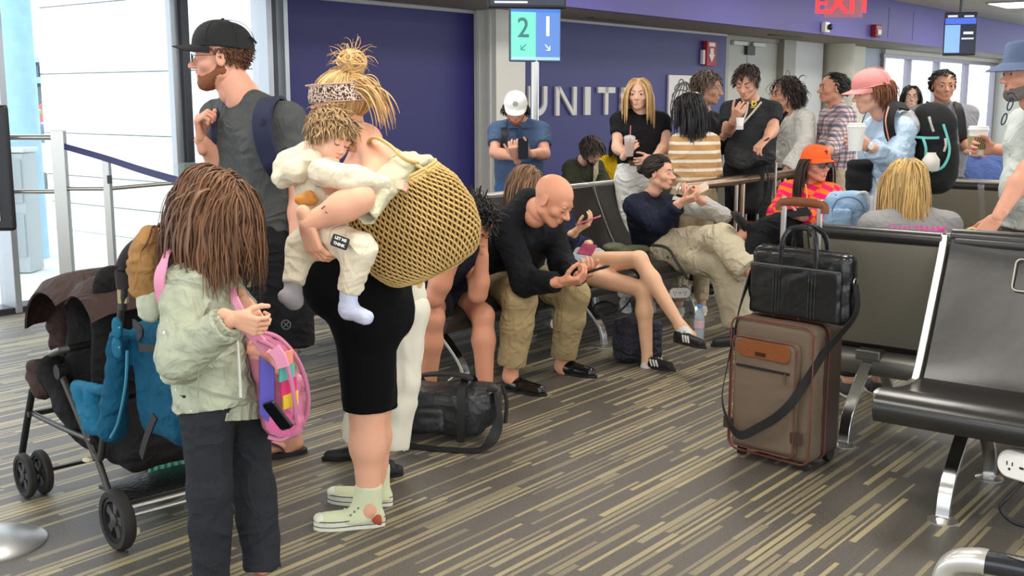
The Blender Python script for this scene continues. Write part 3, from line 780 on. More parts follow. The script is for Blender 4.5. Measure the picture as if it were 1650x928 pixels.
# carpet: dashes and hairlines of tan running with the room
m = bpy.data.materials.new('striped_carpet'); m.use_nodes = True; t = NT(m); _mats['striped_carpet'] = m
co = t.n('ShaderNodeTexCoord').outputs['Object']
mp = t.n('ShaderNodeMapping'); mp.inputs['Rotation'].default_value = (0, 0, -A1); t.l(co, mp.inputs[0])
sp = t.n('ShaderNodeSeparateXYZ'); t.l(mp.outputs[0], sp.inputs[0]); U_, V_ = sp.outputs[0], sp.outputs[1]
def wn(*vals):
    c = t.n('ShaderNodeCombineXYZ')
    for i, v in enumerate(vals):
        if hasattr(v, 'links'): t.l(v, c.inputs[i])
        else: c.inputs[i].default_value = v
    w = t.n('ShaderNodeTexWhiteNoise', _noise_dimensions='3D'); t.l(c.outputs[0], w.inputs['Vector']); return w.outputs['Value']
ROW = .031
row = t.mth('FLOOR', t.mth('DIVIDE', V_, ROW)); fr = t.mth('FRACT', t.mth('DIVIDE', V_, ROW))
off = t.mth('MULTIPLY', wn(row, 3.0, 1.0), 9.0)
seg = t.mth('ADD', t.mth('DIVIDE', U_, .55), off); si = t.mth('FLOOR', seg); sf = t.mth('FRACT', seg)
on = t.mth('GREATER_THAN', wn(row, si, 5.0), .44)
wide = t.mth('ADD', t.mth('MULTIPLY', wn(row, si, 9.0), .50), .26)
inb = t.mth('LESS_THAN', t.mth('ABSOLUTE', t.mth('SUBTRACT', fr, .5)), t.mth('MULTIPLY', wide, .62))
thin = t.mth('GREATER_THAN', t.mth('FRACT', t.mth('DIVIDE', V_, ROW / 6)), .40)
usethin = t.mth('GREATER_THAN', wn(row, si, 12.0), .55)
msk = t.mth('MULTIPLY', t.mth('MULTIPLY', on, inb), t.mth('MAXIMUM', thin, t.mth('SUBTRACT', 1.0, usethin)))
f1 = t.n('ShaderNodeTexNoise', Scale=210.0, Detail=2.0, Roughness=.8); t.l(co, f1.inputs['Vector'])
f2 = t.n('ShaderNodeTexNoise', Scale=110.0, Detail=3.0); t.l(co, f2.inputs['Vector'])
dk = t.mix(f2.outputs[0], lin((86, 81, 73)), lin((122, 115, 104)))
tanr = t.mix(wn(row, si, 2.0), lin((170, 160, 130)), lin((206, 190, 138)))
tan = t.mix(t.mth('MULTIPLY', f1.outputs[0], .8), tanr, lin((98, 90, 76)))
spk = t.n('ShaderNodeMapRange'); t.l(f1.outputs[0], spk.inputs[0]); spk.inputs[1].default_value = .38; spk.inputs[2].default_value = .62; dk = t.mix(t.mth('MULTIPLY', spk.outputs[0], .72), dk, lin((34, 32, 29))); dk = t.mix(t.mth('MULTIPLY', t.mth('GREATER_THAN', f1.outputs[0], .40), 0.0), dk, dk)
t.l(t.mix(msk, dk, tan), t.b.inputs['Base Color']); t.b.inputs['Roughness'].default_value = .44; t.b.inputs['Specular IOR Level'].default_value = .6
bp = t.n('ShaderNodeBump', Strength=.5, Distance=.004); t.l(t.mth('ADD', f1.outputs[0], t.mth('MULTIPLY', msk, .4)), bp.inputs['Height']); t.l(bp.outputs[0], t.b.inputs['Normal'])
b = MB(); rbox(b, -15, 22, 0, 16, -.05, 0); rbox(b, -15, 22, -.3, 0, -.05, 0)
struct('floor', b, m)

NAVY = mat('navy_wall', (38, 34, 104), .45, var=.05, vscale=1.5); NAVY2 = mat('fascia_violet', (88, 80, 150), .55, var=.04, vscale=2)
CREAM = mat('cream_paint', (214, 212, 202), .6, var=.02); CEIL = mat('ceiling_white', (206, 204, 198), .8, bump=.15, bscale=250)
SOFF = mat('soffit_grey', (150, 144, 134), .7); ALU = mat('window_aluminium', (168, 172, 176), .35, .7); DALU = mat('dark_aluminium', (62, 62, 66), .35, .6)
STEEL = mat('brushed_steel', (188, 186, 180), .28, .95, bump=.03, bscale=300, stretch=(1, 1, 20)); CHROME = mat('chrome', (205, 205, 202), .18, 1.0)
GLASS = mat('window_glass', (240, 250, 250), .0, alpha=.06); GLASS2 = mat('barrier_glass', (205, 235, 228), .02, alpha=.14)
def Ux(px): a = (px - 825) / 1800.0; return (12.24 * a + .408) / (.62 - .785 * a)
ZS = 2.47
uL = Ux(460); uD = Ux(1163)
b = MB(); rbox(b, uL, 0.0, -.15, 0, 0, ZS); o = struct('wall_left', b, NAVY)
b = MB(); rbox(b, .3, uD, -.15, 0, 0, ZS); o = struct('wall_center', b, NAVY)
b = MB(); rbox(b, 0, .505, -.1, .306, 0, ZS + .3); col = struct('trim_1', b, CREAM)
b = MB(); rbox(b, -.02, 0, .05, .09, .45, 2.6); rbox(b, -.02, 0, .20, .24, .45, 2.6); rbox(b, -.02, 0, .05, .24, .42, .46); obj('panel_moulding', b, CREAM, col, bevel=.004)
b = MB(); rbox(b, .02, .49, .306, .33, 0, .12); rbox(b, .515, uD, 0, .02, 0, .12); rbox(b, uL, -.005, 0, .02, 0, .12); struct('baseboard_center', b, mat('dark_base', (40, 40, 44), .5))
b = MB(); rbox(b, uL + .01, -.01, 0, .012, ZS - .035, ZS); rbox(b, .52, uD, 0, .012, ZS - .03, ZS); struct('trim_2', b, mat('light_bead', (190, 188, 190), .5))
# soffit and fascia, ceiling
b = MB(); rbox(b, -14, 21, -.2, 1.1, ZS, ZS + .02); struct('ceiling_soffit', b, SOFF)
b = MB(); rbox(b, -14, 21, 1.08, 1.16, ZS - .01, 3.12); fas = struct('wall_fascia', b, NAVY2)
for px in (1430, 1470, 1560):
    q = PW(px, 60, 1.16); u_, v_, z_ = uvz(q); b = MB(); rbox(b, u_, u_ + .012, 1.155, 1.164, ZS + .05, 3.0); obj('panel_joint', b, mat('joint_dark', (70, 66, 120), .6), fas)
b = MB(); rbox(b, -14, 21, 1.05, 16, 3.13, 3.2); struct('ceiling', b, CEIL)
ct = thing('ceiling_grid', None, None, W(4, 5, 3.1)); ct['kind'] = 'structure'; ct.name = 'ceiling_panels'
Mr = np.array(ROOM)
tile_me = None
for i in range(18):
    for j in range(6):
        u0, v0 = 3.0 + i * .9, 1.2 + j * .9
        if tile_me is None:
            bb = MB(); bb.box((0, 0, 0), (.885, .885, .02)); o = obj('ceiling_tile', bb, CEIL, ct, bevel=.004); tile_me = o.data
        else:
            o = bpy.data.objects.new('ceiling_tile', tile_me); link(o, ct); mo = o.modifiers.new('bevel', 'BEVEL'); mo.width = .004
        w = W(u0 + .45, v0 + .45, 3.118); o.matrix_parent_inverse = Matrix(); o.location = w - A(*ct.location); o.rotation_euler = (0, 0, A1)
# lamp panels the area lights sit in
for k, (u_, v_) in enumerate([(7, 2.6), (11, 2.6), (11, 5.6)]):
    r = thing('ceiling_light', ('flat ceiling light panel over the far right windows', 'flat ceiling light panel at the far end of the hall', 'flat ceiling light panel near the right windows')[k], 'light', W(u_, v_, 3.08), 'ceiling light panels')
    b = MB(); rbox(b, u_ - .62, u_ + .62, v_ - .32, v_ + .32, 3.085, 3.11); obj('light_frame', b, ALU, r, bevel=.004)
    b = MB(); rbox(b, u_ - .58, u_ + .58, v_ - .28, v_ + .28, 3.078, 3.09); obj('diffuser', b, mat('diffuser', (255, 250, 240), .5, emit=3), r)
# soffit downlights strips
for px, py, a in ((990, 32, 0), (1265, 58, 1)):
    q = PZ(px, py, ZS - .005); u_, v_, z_ = uvz(q); b = MB(); rbox(b, u_ - .5, u_ + .5, v_ - .05, v_ + .05, ZS - .014, ZS - .001)
    single('air_slot', 'narrow slot in the soffit ' + ('above the raised wall letters' if not a else 'above the grey double door'), 'vent', b, mat('slot_dark', (96, 90, 80), .6), bevel=.003)

# wall right of the blue: double door, jambs, panels, columns
DG = mat('door_grey', (176, 176, 168), .5, var=.02); JG = mat('jamb_grey', (140, 136, 124), .45, .2)
b = MB(); rbox(b, uD, 19, -.35, -.15, 0, ZS); struct('wall_back', b, CREAM)
u1, u2, u3 = Ux(1168), Ux(1202), Ux(1249)
door = thing('door_1', None, None, W(u1, -.1, 0)); door['kind'] = 'structure'
for k, (a, c) in enumerate(((u1, u2 - .01), (u2 + .01, u3))):
    b = MB(); rbox(b, a, c, -.12, -.06, 0, ZS - .06); lf = obj('door_leaf', b, DG, door, bevel=.004)
    b = MB(); uu = c - .12 if k == 0 else a + .12; b.tube([W(uu, -.02, .9), W(uu, -.02, 1.3)], .014); b.tube([W(uu, -.06, .93), W(uu, -.02, .93)], .01); b.tube([W(uu, -.06, 1.27), W(uu, -.02, 1.27)], .01); obj('pull_handle', b, STEEL, lf)
b = MB(); rbox(b, u2 - .55, u2 - .1, -.05, .0, ZS - .14, ZS - .08); rbox(b, u2 + .1, u2 + .5, -.05, .0, ZS - .14, ZS - .08); obj('door_closer', b, mat('closer_grey', (205, 205, 200), .4), door, bevel=.006)
b = MB(); rbox(b, uD, u1, -.15, 0, 0, ZS); rbox(b, u3, Ux(1268), -.15, .06, 0, ZS); rbox(b, u1, u3, -.15, -.02, ZS - .07, ZS); struct('trim_3', b, JG, bevel=.005)
pan = struct('wall_right', (lambda b: (rbox(b, Ux(1268), Ux(1318), -.15, -.02, 0, ZS), b)[1])(MB()), mat('panel_cool', (206, 208, 208), .5))
b = MB(); b.lathe([(.28, 0), (.28, ZS)], 28, rotz(A1, W(Ux(1331), .1, 0))); struct('trim_4', b, mat('column_stone', (190, 186, 172), .5))
b = MB(); rbox(b, Ux(1345), Ux(1379), -.15, .05, 0, ZS); struct('trim_5', b, mat('cream_bright', (226, 222, 206), .6))
b = MB(); rbox(b, Ux(1379), Ux(1413), -.15, -.05, 0, ZS); struct('trim_6', b, mat('panel_blue', (176, 184, 200), .5))
u4 = Ux(1413)
win = thing('window_2', None, None, W(u4, 0, 0)); win['kind'] = 'structure'
edges = [1413, 1455, 1500, 1546, 1590]
ZW = ZS - .12
# opening is cut out of wall_back by leaving it behind: bright pane frames stand proud
for px in edges:
    u_ = Ux(px); b = MB(); rbox(b, u_ - .06, u_ + .04, -.12, .02, 0, ZW); obj('mullion', b, mat('mullion_grey', (150, 146, 156), .4, .4), win, bevel=.005)
for z in (ZW, .25):
    b = MB(); rbox(b, u4 - .1, Ux(1590) + .1, -.11, .03, z - .04, z + .04); obj('transom', b, mat('mullion_grey', (150, 146, 156), .4, .4), win, bevel=.005)
for i in range(4):
    b = MB(); rbox(b, Ux(edges[i]), Ux(edges[i + 1]), -.05, -.04, 0, ZW); obj('window_pane', b, GLASS, win)
b = MB(); rbox(b, u4, Ux(1592), -.15, .02, ZW + .04, ZS); struct('trim_7', b, mat('cream_bright', (226, 222, 206), .6))
b = MB(); rbox(b, Ux(1592), Ux(1600) , -.15, 1.0, 0, ZS); rbox(b, Ux(1600), 40, -.15, .2, 0, ZS); struct('wall_end', b, CREAM)

# the back wall must stay open behind the right windows: rebuild it in two pieces
bpy.data.objects.remove(bpy.data.objects['wall_back'])
b = MB(); rbox(b, uD, u4, -.35, -.15, 0, ZS); struct('wall_back', b, CREAM)

# left window wall
win = thing('window_1', None, None, W(uL - 4, 0, 0)); win['kind'] = 'structure'
def mull(px, w, d0=-.1, d1_=.12, mt=ALU, name='mullion', z1=3.2):
    u_ = Ux(px); b = MB(); rbox(b, u_ - w / 2, u_ + w / 2, d0, d1_, 0, z1); return obj(name, b, mt, win, bevel=.006)
mull(300, .07, -.1, .10, DALU); mull(291, .10, -.02, .05)
mull(449, .09, -.1, .06); mull(440, .05, -.1, .10, DALU); mull(430, .06); mull(456, .05)
mull(4, .05, z1=3.2)
b = MB(); rbox(b, uL - 6.5, uL, -.12, .10, -.02, .045); obj('sill', b, DALU, win, bevel=.006)
b = MB(); rbox(b, Ux(300), uL, -.1, .1, ZS, ZS + .12); obj('head_rail', b, DALU, win, bevel=.006)
for a, c in ((-120, 4), (4, 291), (300, 440)):
    b = MB(); rbox(b, Ux(a), Ux(c), -.02, -.01, .04, 3.2); obj('window_pane', b, GLASS, win)

# outside: apron, jet bridge with its seams, blue pillar, bin unit, far terminal
b = MB(); rbox(b, -60, 120, -90, -.3, -.30, -.06); struct('ground', b, mat('apron', (226, 228, 228), .8, var=.03, vscale=.4))
BX = np.array([[nn[0], -d1[0], 0, 0], [nn[1], -d1[1], 0, 0], [0, 0, 1, 0], [0, 0, 0, 1.0]])
jb0 = A(-5.81, 14.0, 0)
jb = thing('jet_bridge', 'white panelled boarding bridge outside the left window', 'jet bridge', jb0)
lv = [0.35, .95, 1.10, 1.95, 2.58, 3.25]
zz = [-.06, .28, .62, 1.13, 1.84, 2.63, 3.4, 4.3]
for i in range(len(zz) - 1):
    b = MB(); Mj = BX.copy(); Mj[:3, 3] = jb0
    b.box((2.6, -1.2, (zz[i] + zz[i + 1]) / 2), (5.2, 2.4, zz[i + 1] - zz[i] - .014), Mj); obj('side_panel', b, mat('bridge_white', (244, 246, 246), .6), jb, bevel=.004)
b = MB(); b.box((2.6, -1.2, 2.1), (5.1, 2.36, 4.2), Mj); obj('bridge_core', b, mat('seam_grey', (120, 124, 130), .7), jb)
b = MB(); pb = PZ(48, 478, 0.0); pc = P(38, 300, 11.5); b.lathe([(.19, -.06), (.17, 4)], 28, rotz(0, (P(40, 300, 11.3)[0], 11.3, 0)))
pl = single('bridge_pillar', 'tall mottled pale blue pillar outside the left window', 'pillar', b, mat('pillar_blue', (150, 196, 232), .5, var=.22, vscale=9))
g = P(32, 350, 10.4); r = thing('service_cabinet', 'grey utility cabinet standing outside before the blue pillar', 'cabinet', (g[0], 10.4, -.06))
b = MB(); b.box((g[0], 10.4, .5), (.27, .3, 1.1)); obj('cabinet_body', b, mat('cab_grey', (176, 182, 188), .5), r, bevel=.01)
b = MB(); b.box((g[0], 10.4, 1.08), (.30, .33, .04)); obj('cabinet_cap', b, mat('cab_light', (214, 220, 224), .5), r, bevel=.01)
for z in (.3, .8): b = MB(); b.box((g[0], 10.24, z), (.23, .02, .40)); obj('cabinet_door', b, mat('cab_door', (158, 166, 174), .5), r, bevel=.006)
# far terminal
ft = thing('far_terminal', 'distant blue and grey terminal building beyond the apron', 'building', P(66, 150, 40) * A(1, 1, 0))
def fb(px0, px1, py0, py1, Y, m_, nm):
    a, c = P(px0, py1, Y), P(px1, py0, Y); b = MB(); b.box(((a[0] + c[0]) / 2, Y + 1, (a[2] + c[2]) / 2), (c[0] - a[0], 2, c[2] - a[2])); return obj(nm, b, m_, ft)
fb(-60, 110, 100, 160, 44, mat('far_blue', (104, 150, 196), .6), 'facade')
fb(-60, 110, 92, 100, 43, mat('far_roof', (150, 190, 190), .6), 'roof_edge')
for k in range(9): fb(-50 + k * 17, -41 + k * 17, 106, 124, 43.4, mat('far_window', (60, 96, 140), .2), 'window')
fb(-60, 110, 124, 134, 42.5, mat('far_green', (128, 170, 160), .6), 'canopy')
ft2 = fb(-60, 110, 140, 176, 43.2, mat('far_dark', (92, 104, 112), .6), 'lower_level')
fb(68, 74, 170, 175, 42, mat('far_orange', (240, 130, 50), .5, emit=.4), 'lamp_strip')
fb(56, 78, 178, 190, 42, mat('far_hedge', (92, 158, 84), .8), 'green_panel')
p = PZ(70, 236, 0); c = thing('service_car', 'small white vehicle far out on the apron', 'car', P(70, 250, 18) * A(1, 1, 0))
X0 = P(72, 245, 18)[0]
b = MB(); b.box((X0, 18, .62), (.5, 1.6, .5)); obj('car_body', b, mat('car_white', (235, 238, 240), .3), c, bevel=.12)
b = MB(); b.box((X0, 18, 1.0), (.4, .9, .34)); obj('car_cabin', b, mat('car_glass', (90, 110, 130), .1), c, bevel=.08)
for y_ in (17.4, 18.6): b = MB(); b.sphere((X0, y_, .25), (.26, .3, .3)); obj('wheel', b, mat('black_rubber', (26, 26, 27), .8), c)
for k, px in enumerate((60, 72)):
    b = MB(); q = P(px, 222, 26); b.box((q[0], 26, q[2] - .1), (.14, .14, 1.3)); b.sphere((q[0], 26, q[2] + .7), .08); single('marker_post', ('left' if k == 0 else 'right') + ' one of two small red posts far out on the apron', 'post', b, mat('far_red', (196, 84, 92), .6), bevel=.02)
# outside the right windows: pale railing
rl = thing('outside_railing', 'pale blue railing outside the right windows', 'railing', W(Ux(1500), -3.0, 0))
b = MB(); rbox(b, Ux(1440), Ux(1560), -3.05, -3.0, 1.42, 1.50); rbox(b, Ux(1440), Ux(1560), -3.05, -3.0, .8, .86); obj('rail', b, mat('rail_blue', (176, 204, 222), .5), rl)
for k in range(26):
    b = MB(); u_ = lerp(Ux(1440), Ux(1560), k / 25); rbox(b, u_, u_ + .05, -3.04, -3.01, .86, 1.42); obj('baluster', b, mat('rail_blue', (176, 204, 222), .5), rl)

# ------------------------------------------------------------------ wall letters and emblem
zt, zb = 1.685, 1.345; LM = mat('letter_white', (206, 202, 198), .4); LH = zt - zb
sgn = thing('wall_lettering', 'raised white capital letters spelling a name on the blue wall', 'sign', W(1.6, 0, 1.34))
def letter(ch, ua, ub):
    w = ub - ua; th = .072; b = MB(); v0, v1 = .0, .03
    def st(x0, x1, z0, z1): rbox(b, ua + x0, ua + x1, v0, v1, zb + z0, zb + z1)
    def poly(pts): # polygon in (x,z)
        Mp = np.array([[d1[0], 0, nn[0], 0], [d1[1], 0, nn[1], 0], [0, 1, 0, 0], [0, 0, 0, 1.0]]); Mp[:3, 3] = W(ua, 0, zb); b.prism(pts, v0, v1, Mp)
    H = LH
    if ch == 'U':
        r = w / 2
        out = [(0, H)] + [(r - r * math.cos(a), r * .9 - r * .9 * math.sin(a)) for a in np.linspace(0, math.pi, 17)] + [(w, H), (w - th, H)] + [(r + (r - th) * math.cos(a), r * .9 - (r * .9 - th) * math.sin(a)) for a in np.linspace(0, math.pi, 17)] + [(th, H)]
        poly(out[::-1])
    if ch == 'N': st(0, th, 0, H); st(w - th, w, 0, H); poly([(th * .2, H), (th * 1.2, H), (w - th * .2, 0), (w - th * 1.2, 0)][::-1])
    if ch == 'I': st(0, w, 0, H)
    if ch == 'T': st(0, w, H - th, H); st(w / 2 - th / 2, w / 2 + th / 2, 0, H)
    if ch == 'E': st(0, th, 0, H); st(0, w, H - th, H); st(0, w * .9, H / 2 - th / 2, H / 2 + th / 2); st(0, w, 0, th)
    if ch == 'D':
        out = [(0, 0), (0, H), (w * .45, H)] + [(w * .45 + w * .55 * math.sin(a), H / 2 + H / 2 * math.cos(a)) for a in np.linspace(0, math.pi, 15)][1:] 
        inn = [(w * .45, th)] + [(w * .45 + (w * .55 - th) * math.sin(a), H / 2 - (H / 2 - th) * math.cos(a)) for a in np.linspace(0, math.pi, 15)][1:] + [(th, H - th), (th, th)]
        poly((out + [(0, 0)] + [(th, th)] + inn)[::-1])
    obj('letter', b, LM, sgn, sharp=30)
for ch, a, c in (('U', 848, 878), ('N', 892, 925), ('I', 938, 947), ('T', 959, 986), ('E', 995, 1018), ('D', 1023, 1049)): letter(ch, Ux(a), Ux(c))
em = thing('wall_emblem', 'square white panel with a grey globe grid on the blue wall', 'sign', W(Ux(1090), 0, 1.3))
ua, ub = Ux(1071), Ux(1111); Yc = P(1090, 160, 1)[1]
b = MB(); rbox(b, ua, ub, 0, .03, 1.27, 1.86); obj('emblem_panel', b, mat('emblem_white', (214, 210, 204), .45), em, bevel=.003)
b = MB(); cx, cz, R0 = (ua + ub) / 2 - .02, 1.50, .27
def gp(x, z): return W(cx + x, .034, cz + z)
for k in range(-3, 4):
    a = k * .42
    l1 = [gp(R0 * math.sin(a) * math.cos(t) + .10 * math.sin(t), R0 * math.sin(t)) for t in np.linspace(-1.5, 1.5, 17)]
    l1 = [p_ for p_ in l1 if ua + .01 < uvz(p_)[0] < ub - .01 and p_[2] > 1.28]
    if len(l1) > 3: b.tube(l1, .008, 5)
    l2 = [gp(R0 * math.cos(a) * math.sin(t) , R0 * math.sin(a) + .10 * math.cos(t) - .05) for t in np.linspace(-1.5, 1.5, 17)]
    l2 = [p_ for p_ in l2 if ua + .01 < uvz(p_)[0] < ub - .01 and p_[2] > 1.28]
    if len(l2) > 3: b.tube(l2, .008, 5)
obj('globe_grid', b, mat('emblem_grey', (96, 92, 98), .5), em)
# red sign with the white arrow
RED = mat('sign_red', (176, 32, 44), .5); WHT = mat('sign_white', (238, 234, 230), .5)
a, c = Ux(1126), Ux(1141); q0, q1 = PW(1133, 106)[2], PW(1133, 66)[2]
fs = thing('arrow_sign', 'red wall sign with a white arrow pointing down, above the wall emblem', 'sign', W(a, 0, q0))
b = MB(); rbox(b, a, c, 0, .07, q0, q1); obj('sign_plate', b, RED, fs, bevel=.004)
mu = (a + c) / 2
Mp = np.array([[d1[0], 0, nn[0], 0], [d1[1], 0, nn[1], 0], [0, 1, 0, 0], [0, 0, 0, 1.0]]); Mp[:3, 3] = W(mu, .071, q0)
h = q1 - q0; b = MB(); b.prism([(0, .05), (.09, .16), (.05, .16), (.05, h - .10), (-.05, h - .10), (-.05, .16), (-.09, .16)], 0, .003, Mp); obj('arrow', b, WHT, fs)
b = MB(); rbox(b, mu - .09, mu + .09, .07, .074, q1 - .075, q1 - .02); obj('word_strip', b, WHT, fs)
b = MB(); rbox(b, a - .07, a - .01, 0, .05, q0 + .02, q0 + .22); single('alarm_box', 'small white box on the blue wall left of the red arrow sign', 'alarm', b, WHT, bevel=.006)
# small black and white plate above the door
b = MB(); q = PW(1209, 81, -.02); u_, _, z_ = uvz(q); rbox(b, u_ - .13, u_ + .13, -.05, .0, z_ - .07, z_ + .07)
dp = single('door_plate', 'small dark plate on the grey double door', 'sign', b, mat('plate_dark', (50, 50, 50), .5), bevel=.004)
# fascia devices
def fdev(px, py, w, h, dpt, nm, lb, ct_, mt):
    q = PW(px, py, 1.16); u_, v_, z_ = uvz(q); b = MB(); rbox(b, u_ - w / 2, u_ + w / 2, 1.16, 1.16 + dpt, z_ - h / 2, z_ + h / 2)
    r = thing(nm, lb, ct_, W(u_, 1.16, z_)); obj('housing', b, mt, r, bevel=.02); return r, u_, z_
r, u_, z_ = fdev(1326, 44, .16, .15, .08, 'security_camera', 'white security device on the purple band below the exit sign', 'camera', WHT)
b = MB(); b.sphere(W(u_, 1.27, z_), .045); obj('lens', b, DALU, r)
r, u_, z_ = fdev(1407, 50, .25, .19, .10, 'fire_strobe', 'dark red alarm box on the purple band right of the exit sign', 'alarm', mat('strobe_red', (122, 18, 26), .4))
b = MB(); rbox(b, u_ - .08, u_ + .05, 1.26, 1.28, z_ - .06, z_ + .02); obj('strobe_lens', b, mat('strobe_glass', (230, 220, 220), .2), r, bevel=.01)
# EXIT sign hung from the ceiling
Y = 11.0; a = P(1328, 27, Y); c = P(1388, 27, Y); wd = c[0] - a[0]; cx = (a[0] + c[0]) / 2; zb_ = a[2] - .0
ex = thing('exit_sign', 'clear hanging sign with red EXIT letters under the ceiling', 'sign', (cx, Y, zb_))
yaw = -.12; Ms = rotz(yaw, (cx, Y, zb_))
b = MB(); b.box((0, 0, .12), (wd, .012, .26), Ms); obj('sign_panel', b, mat('exit_glass', (196, 120, 128), .1, alpha=.55), ex, bevel=.003)
b = MB(); b.box((0, 0, .27), (wd + .04, .06, .06), Ms); b.box((0, 0, .6), (.03, .03, 3.12 - zb_ - .3 - .02), Ms @ rotz(0, (0, 0, (3.12 - zb_ - .3) / 2 - .31))); obj('sign_housing', b, ALU, ex, bevel=.004)
Mt = Ms @ np.array([[1, 0, 0, 0], [0, 0, -1, -.010], [0, 1, 0, .115], [0, 0, 0, 1.0]])
text('EXIT', .255, Mt @ np.diag([1.05, 1, 1, 1]), mat('exit_red', (255, 36, 40), .4, emit=1.6), 'letter', ex, .002, bold=.004)
# hanging monitors
def monitor(nm, lb, px, py, Y, w, h, yaw, tilt, parts, zc=None):
    cpt = P(px, py, Y); M = rotz(yaw, cpt) @ np.array(Matrix.Rotation(tilt, 4, 'X'))
    r = thing(nm, lb, 'screen', cpt); b = MB(); b.box((0, .035, 0), (w, .07, h), M); obj('casing', b, mat('black_casing', (22, 22, 26), .4), r, bevel=.008)
    b = MB(); b.tube([T(M, [(0, .05, h / 2 - .02)])[0], A(T(M, [(0, .05, 0)])[0][0], T(M, [(0, .05, 0)])[0][1], 3.12)], .02); obj('ceiling_pole', b, DALU, r)
    for x0, x1, z0, z1, rgb, e in parts:
        b = MB(); b.box(((x0 + x1) / 2 * w, -.002 - .0004 * e, (z0 + z1) / 2 * h), ((x1 - x0) * w, .004, (z1 - z0) * h), M)
        obj('display' if (x1 - x0) > .85 else 'screen_block', b, mat('scr_%d_%d_%d' % rgb, rgb, .3, emit=.55), r)
    return r, M
r, Mm = monitor('flight_screen', 'tall narrow hanging flight screen with blue pages at the far right', 1547, 54, 13.5, .36, .50, -.30, -.12, [(-.47, .47, -.47, .47, (34, 38, 56), 0), (-.47, .47, .22, .36, (70, 100, 200), 1), (-.47, .0, -.45, .20, (120, 160, 214), 1), (.1, .40, -.02, .04, (200, 206, 220), 2), (.05, .42, -.14, -.10, (180, 186, 200), 2), (-.40, -.1, .38, .43, (190, 196, 210), 2), (.1, .4, .38, .42, (190, 196, 210), 2)])
r, Mm = monitor('gate_monitor', 'underside of a black wide hanging monitor above the lane sign', 850, -38, 6.7, .46, .36, .10, .0, [(-.47, .47, -.45, .47, (40, 44, 60), 0), (-.44, .1, -.36, .3, (150, 180, 220), 1), (-.42, -.0, -.42, -.39, (220, 224, 230), 2)])
# lane sign on its pole
Y = 9.3; pb = P(861, 300, Y); ls = thing('lane_sign', 'square lane sign with numbers 2 and 1 on a tall steel pole', 'sign', (pb[0], Y, 0))
b = MB(); b.tube([(pb[0], Y, 0.02), (pb[0], Y, 1.95)], .035, 20); obj('pole', b, STEEL, ls)
b = MB(); b.lathe([(0, 0), (.18, 0), (.18, .01), (.05, .03), (.03, .05)], 32, rotz(0, (pb[0], Y, 0))); obj('pole_base', b, STEEL, ls)
cs = P(863, 50, Y); Ms = rotz(.42, (cs[0], Y - .035, cs[2])); SW, SH = .445, .484
b = MB(); b.box((0, .012, 0), (SW + .012, .024, SH + .012), Ms); obj('sign_frame', b, mat('sign_frame', (74, 84, 104), .3, .5), ls, bevel=.006)
def blk(x0, x1, z0, z1, rgb, e=0, nm='sign_field'):
    b = MB(); b.box(((x0 + x1) / 2 * SW, -.001 - .0006 * e, (z0 + z1) / 2 * SH), ((x1 - x0) * SW, .002, (z1 - z0) * SH), Ms); obj(nm, b, mat('scr_%d_%d_%d' % rgb, rgb, .3, emit=.5), ls)
blk(-.49, .49, .30, .48, (58, 108, 190)); blk(-.49, 0, -.43, .30, (104, 206, 176)); blk(0, .49, -.43, .30, (84, 122, 190)); blk(-.49, .49, -.48, -.43, (150, 190, 224))
def St(x, z, s_): return Ms @ np.array([[1, 0, 0, x * SW], [0, 0, -1, -.004], [0, 1, 0, z * SH], [0, 0, 0, 1.0]])
text('2', .22, St(-.25, .03, 1), mat('sign_dkteal', (70, 128, 132), .5), 'numeral', ls, .001, bold=.002, label='dark teal numeral 2')
text('1', .22, St(.24, .06, 1), mat('sign_glow', (244, 248, 255), .5, emit=.5), 'numeral', ls, .001, bold=.003, label='white numeral 1')
for x, sx, mm_ in ((-.25, -1, 'sign_dkteal'), (.24, 1, 'sign_glow')):
    b = MB(); z = -.27
    def sp_(dx, dz): return T(Ms, [((x * SW + dx), -.004, z * SH + dz)])[0]
    b.tube([sp_(-.022 * sx, .022), sp_(.020 * sx, -.020)], .0035, 6); b.tube([sp_(.020 * sx, .012), sp_(.020 * sx, -.022), sp_(-.014 * sx, -.022)], .0035, 6)
    obj('arrow', b, _mats[mm_], ls)
text('GROUP', .028, St(-.22, .39, 1), _mats['sign_glow'], 'heading', ls, .0005)
b = MB(); b.sphere(T(Ms, [(-.43 * SW, -.004, .39 * SH)])[0], (.010, .003, .012)); obj('logo_disc', b, _mats['sign_glow'], ls)
# boarding barrier with glass at the window
gb = thing('glass_barrier', 'steel and glass waist barrier before the left window', 'barrier', PZ(108, 500, 0))
YB = 8.15
def post(px_t, py_t, px_b, w, nm='post'):
    p0 = P(px_b, 490, YB); p0 = PZ(px_b, 500, 0); top = P(px_t, py_t, p0[1]); b = MB(); z1 = top[2]
    b.box((p0[0], p0[1], z1 / 2), (w, .06, z1)); obj(nm, b, STEEL, gb, bevel=.004); return p0, z1
pA, zA = post(96, 210, 113, .095); pB, zB = post(175, 258, 186, .05); pC, zC = post(-6, 215, 20, .06)
def rail(p, q, z, r=.018): b = MB(); b.tube([(p[0], p[1], z), (q[0], q[1], z)], r, 10); obj('rail', b, STEEL, gb)
pD = PZ(330, 470, 0)
rail(pC, pA, zA - .05, .022); rail(pC, pA, .88); rail(pA, pB, .90, .016); rail(pB, pD, .90, .016)
for p_, q_, z_ in ((pC, pA, zA - .08), (pA, pB, .88), (pB, pD, 1.05)):
    b = MB(); b.grid(np.array([[(p_[0], p_[1], .10), (p_[0], p_[1], z_)], [(q_[0], q_[1], .10), (q_[0], q_[1], z_)]]), thick=.010); obj('glass_pane', b, GLASS2, gb)
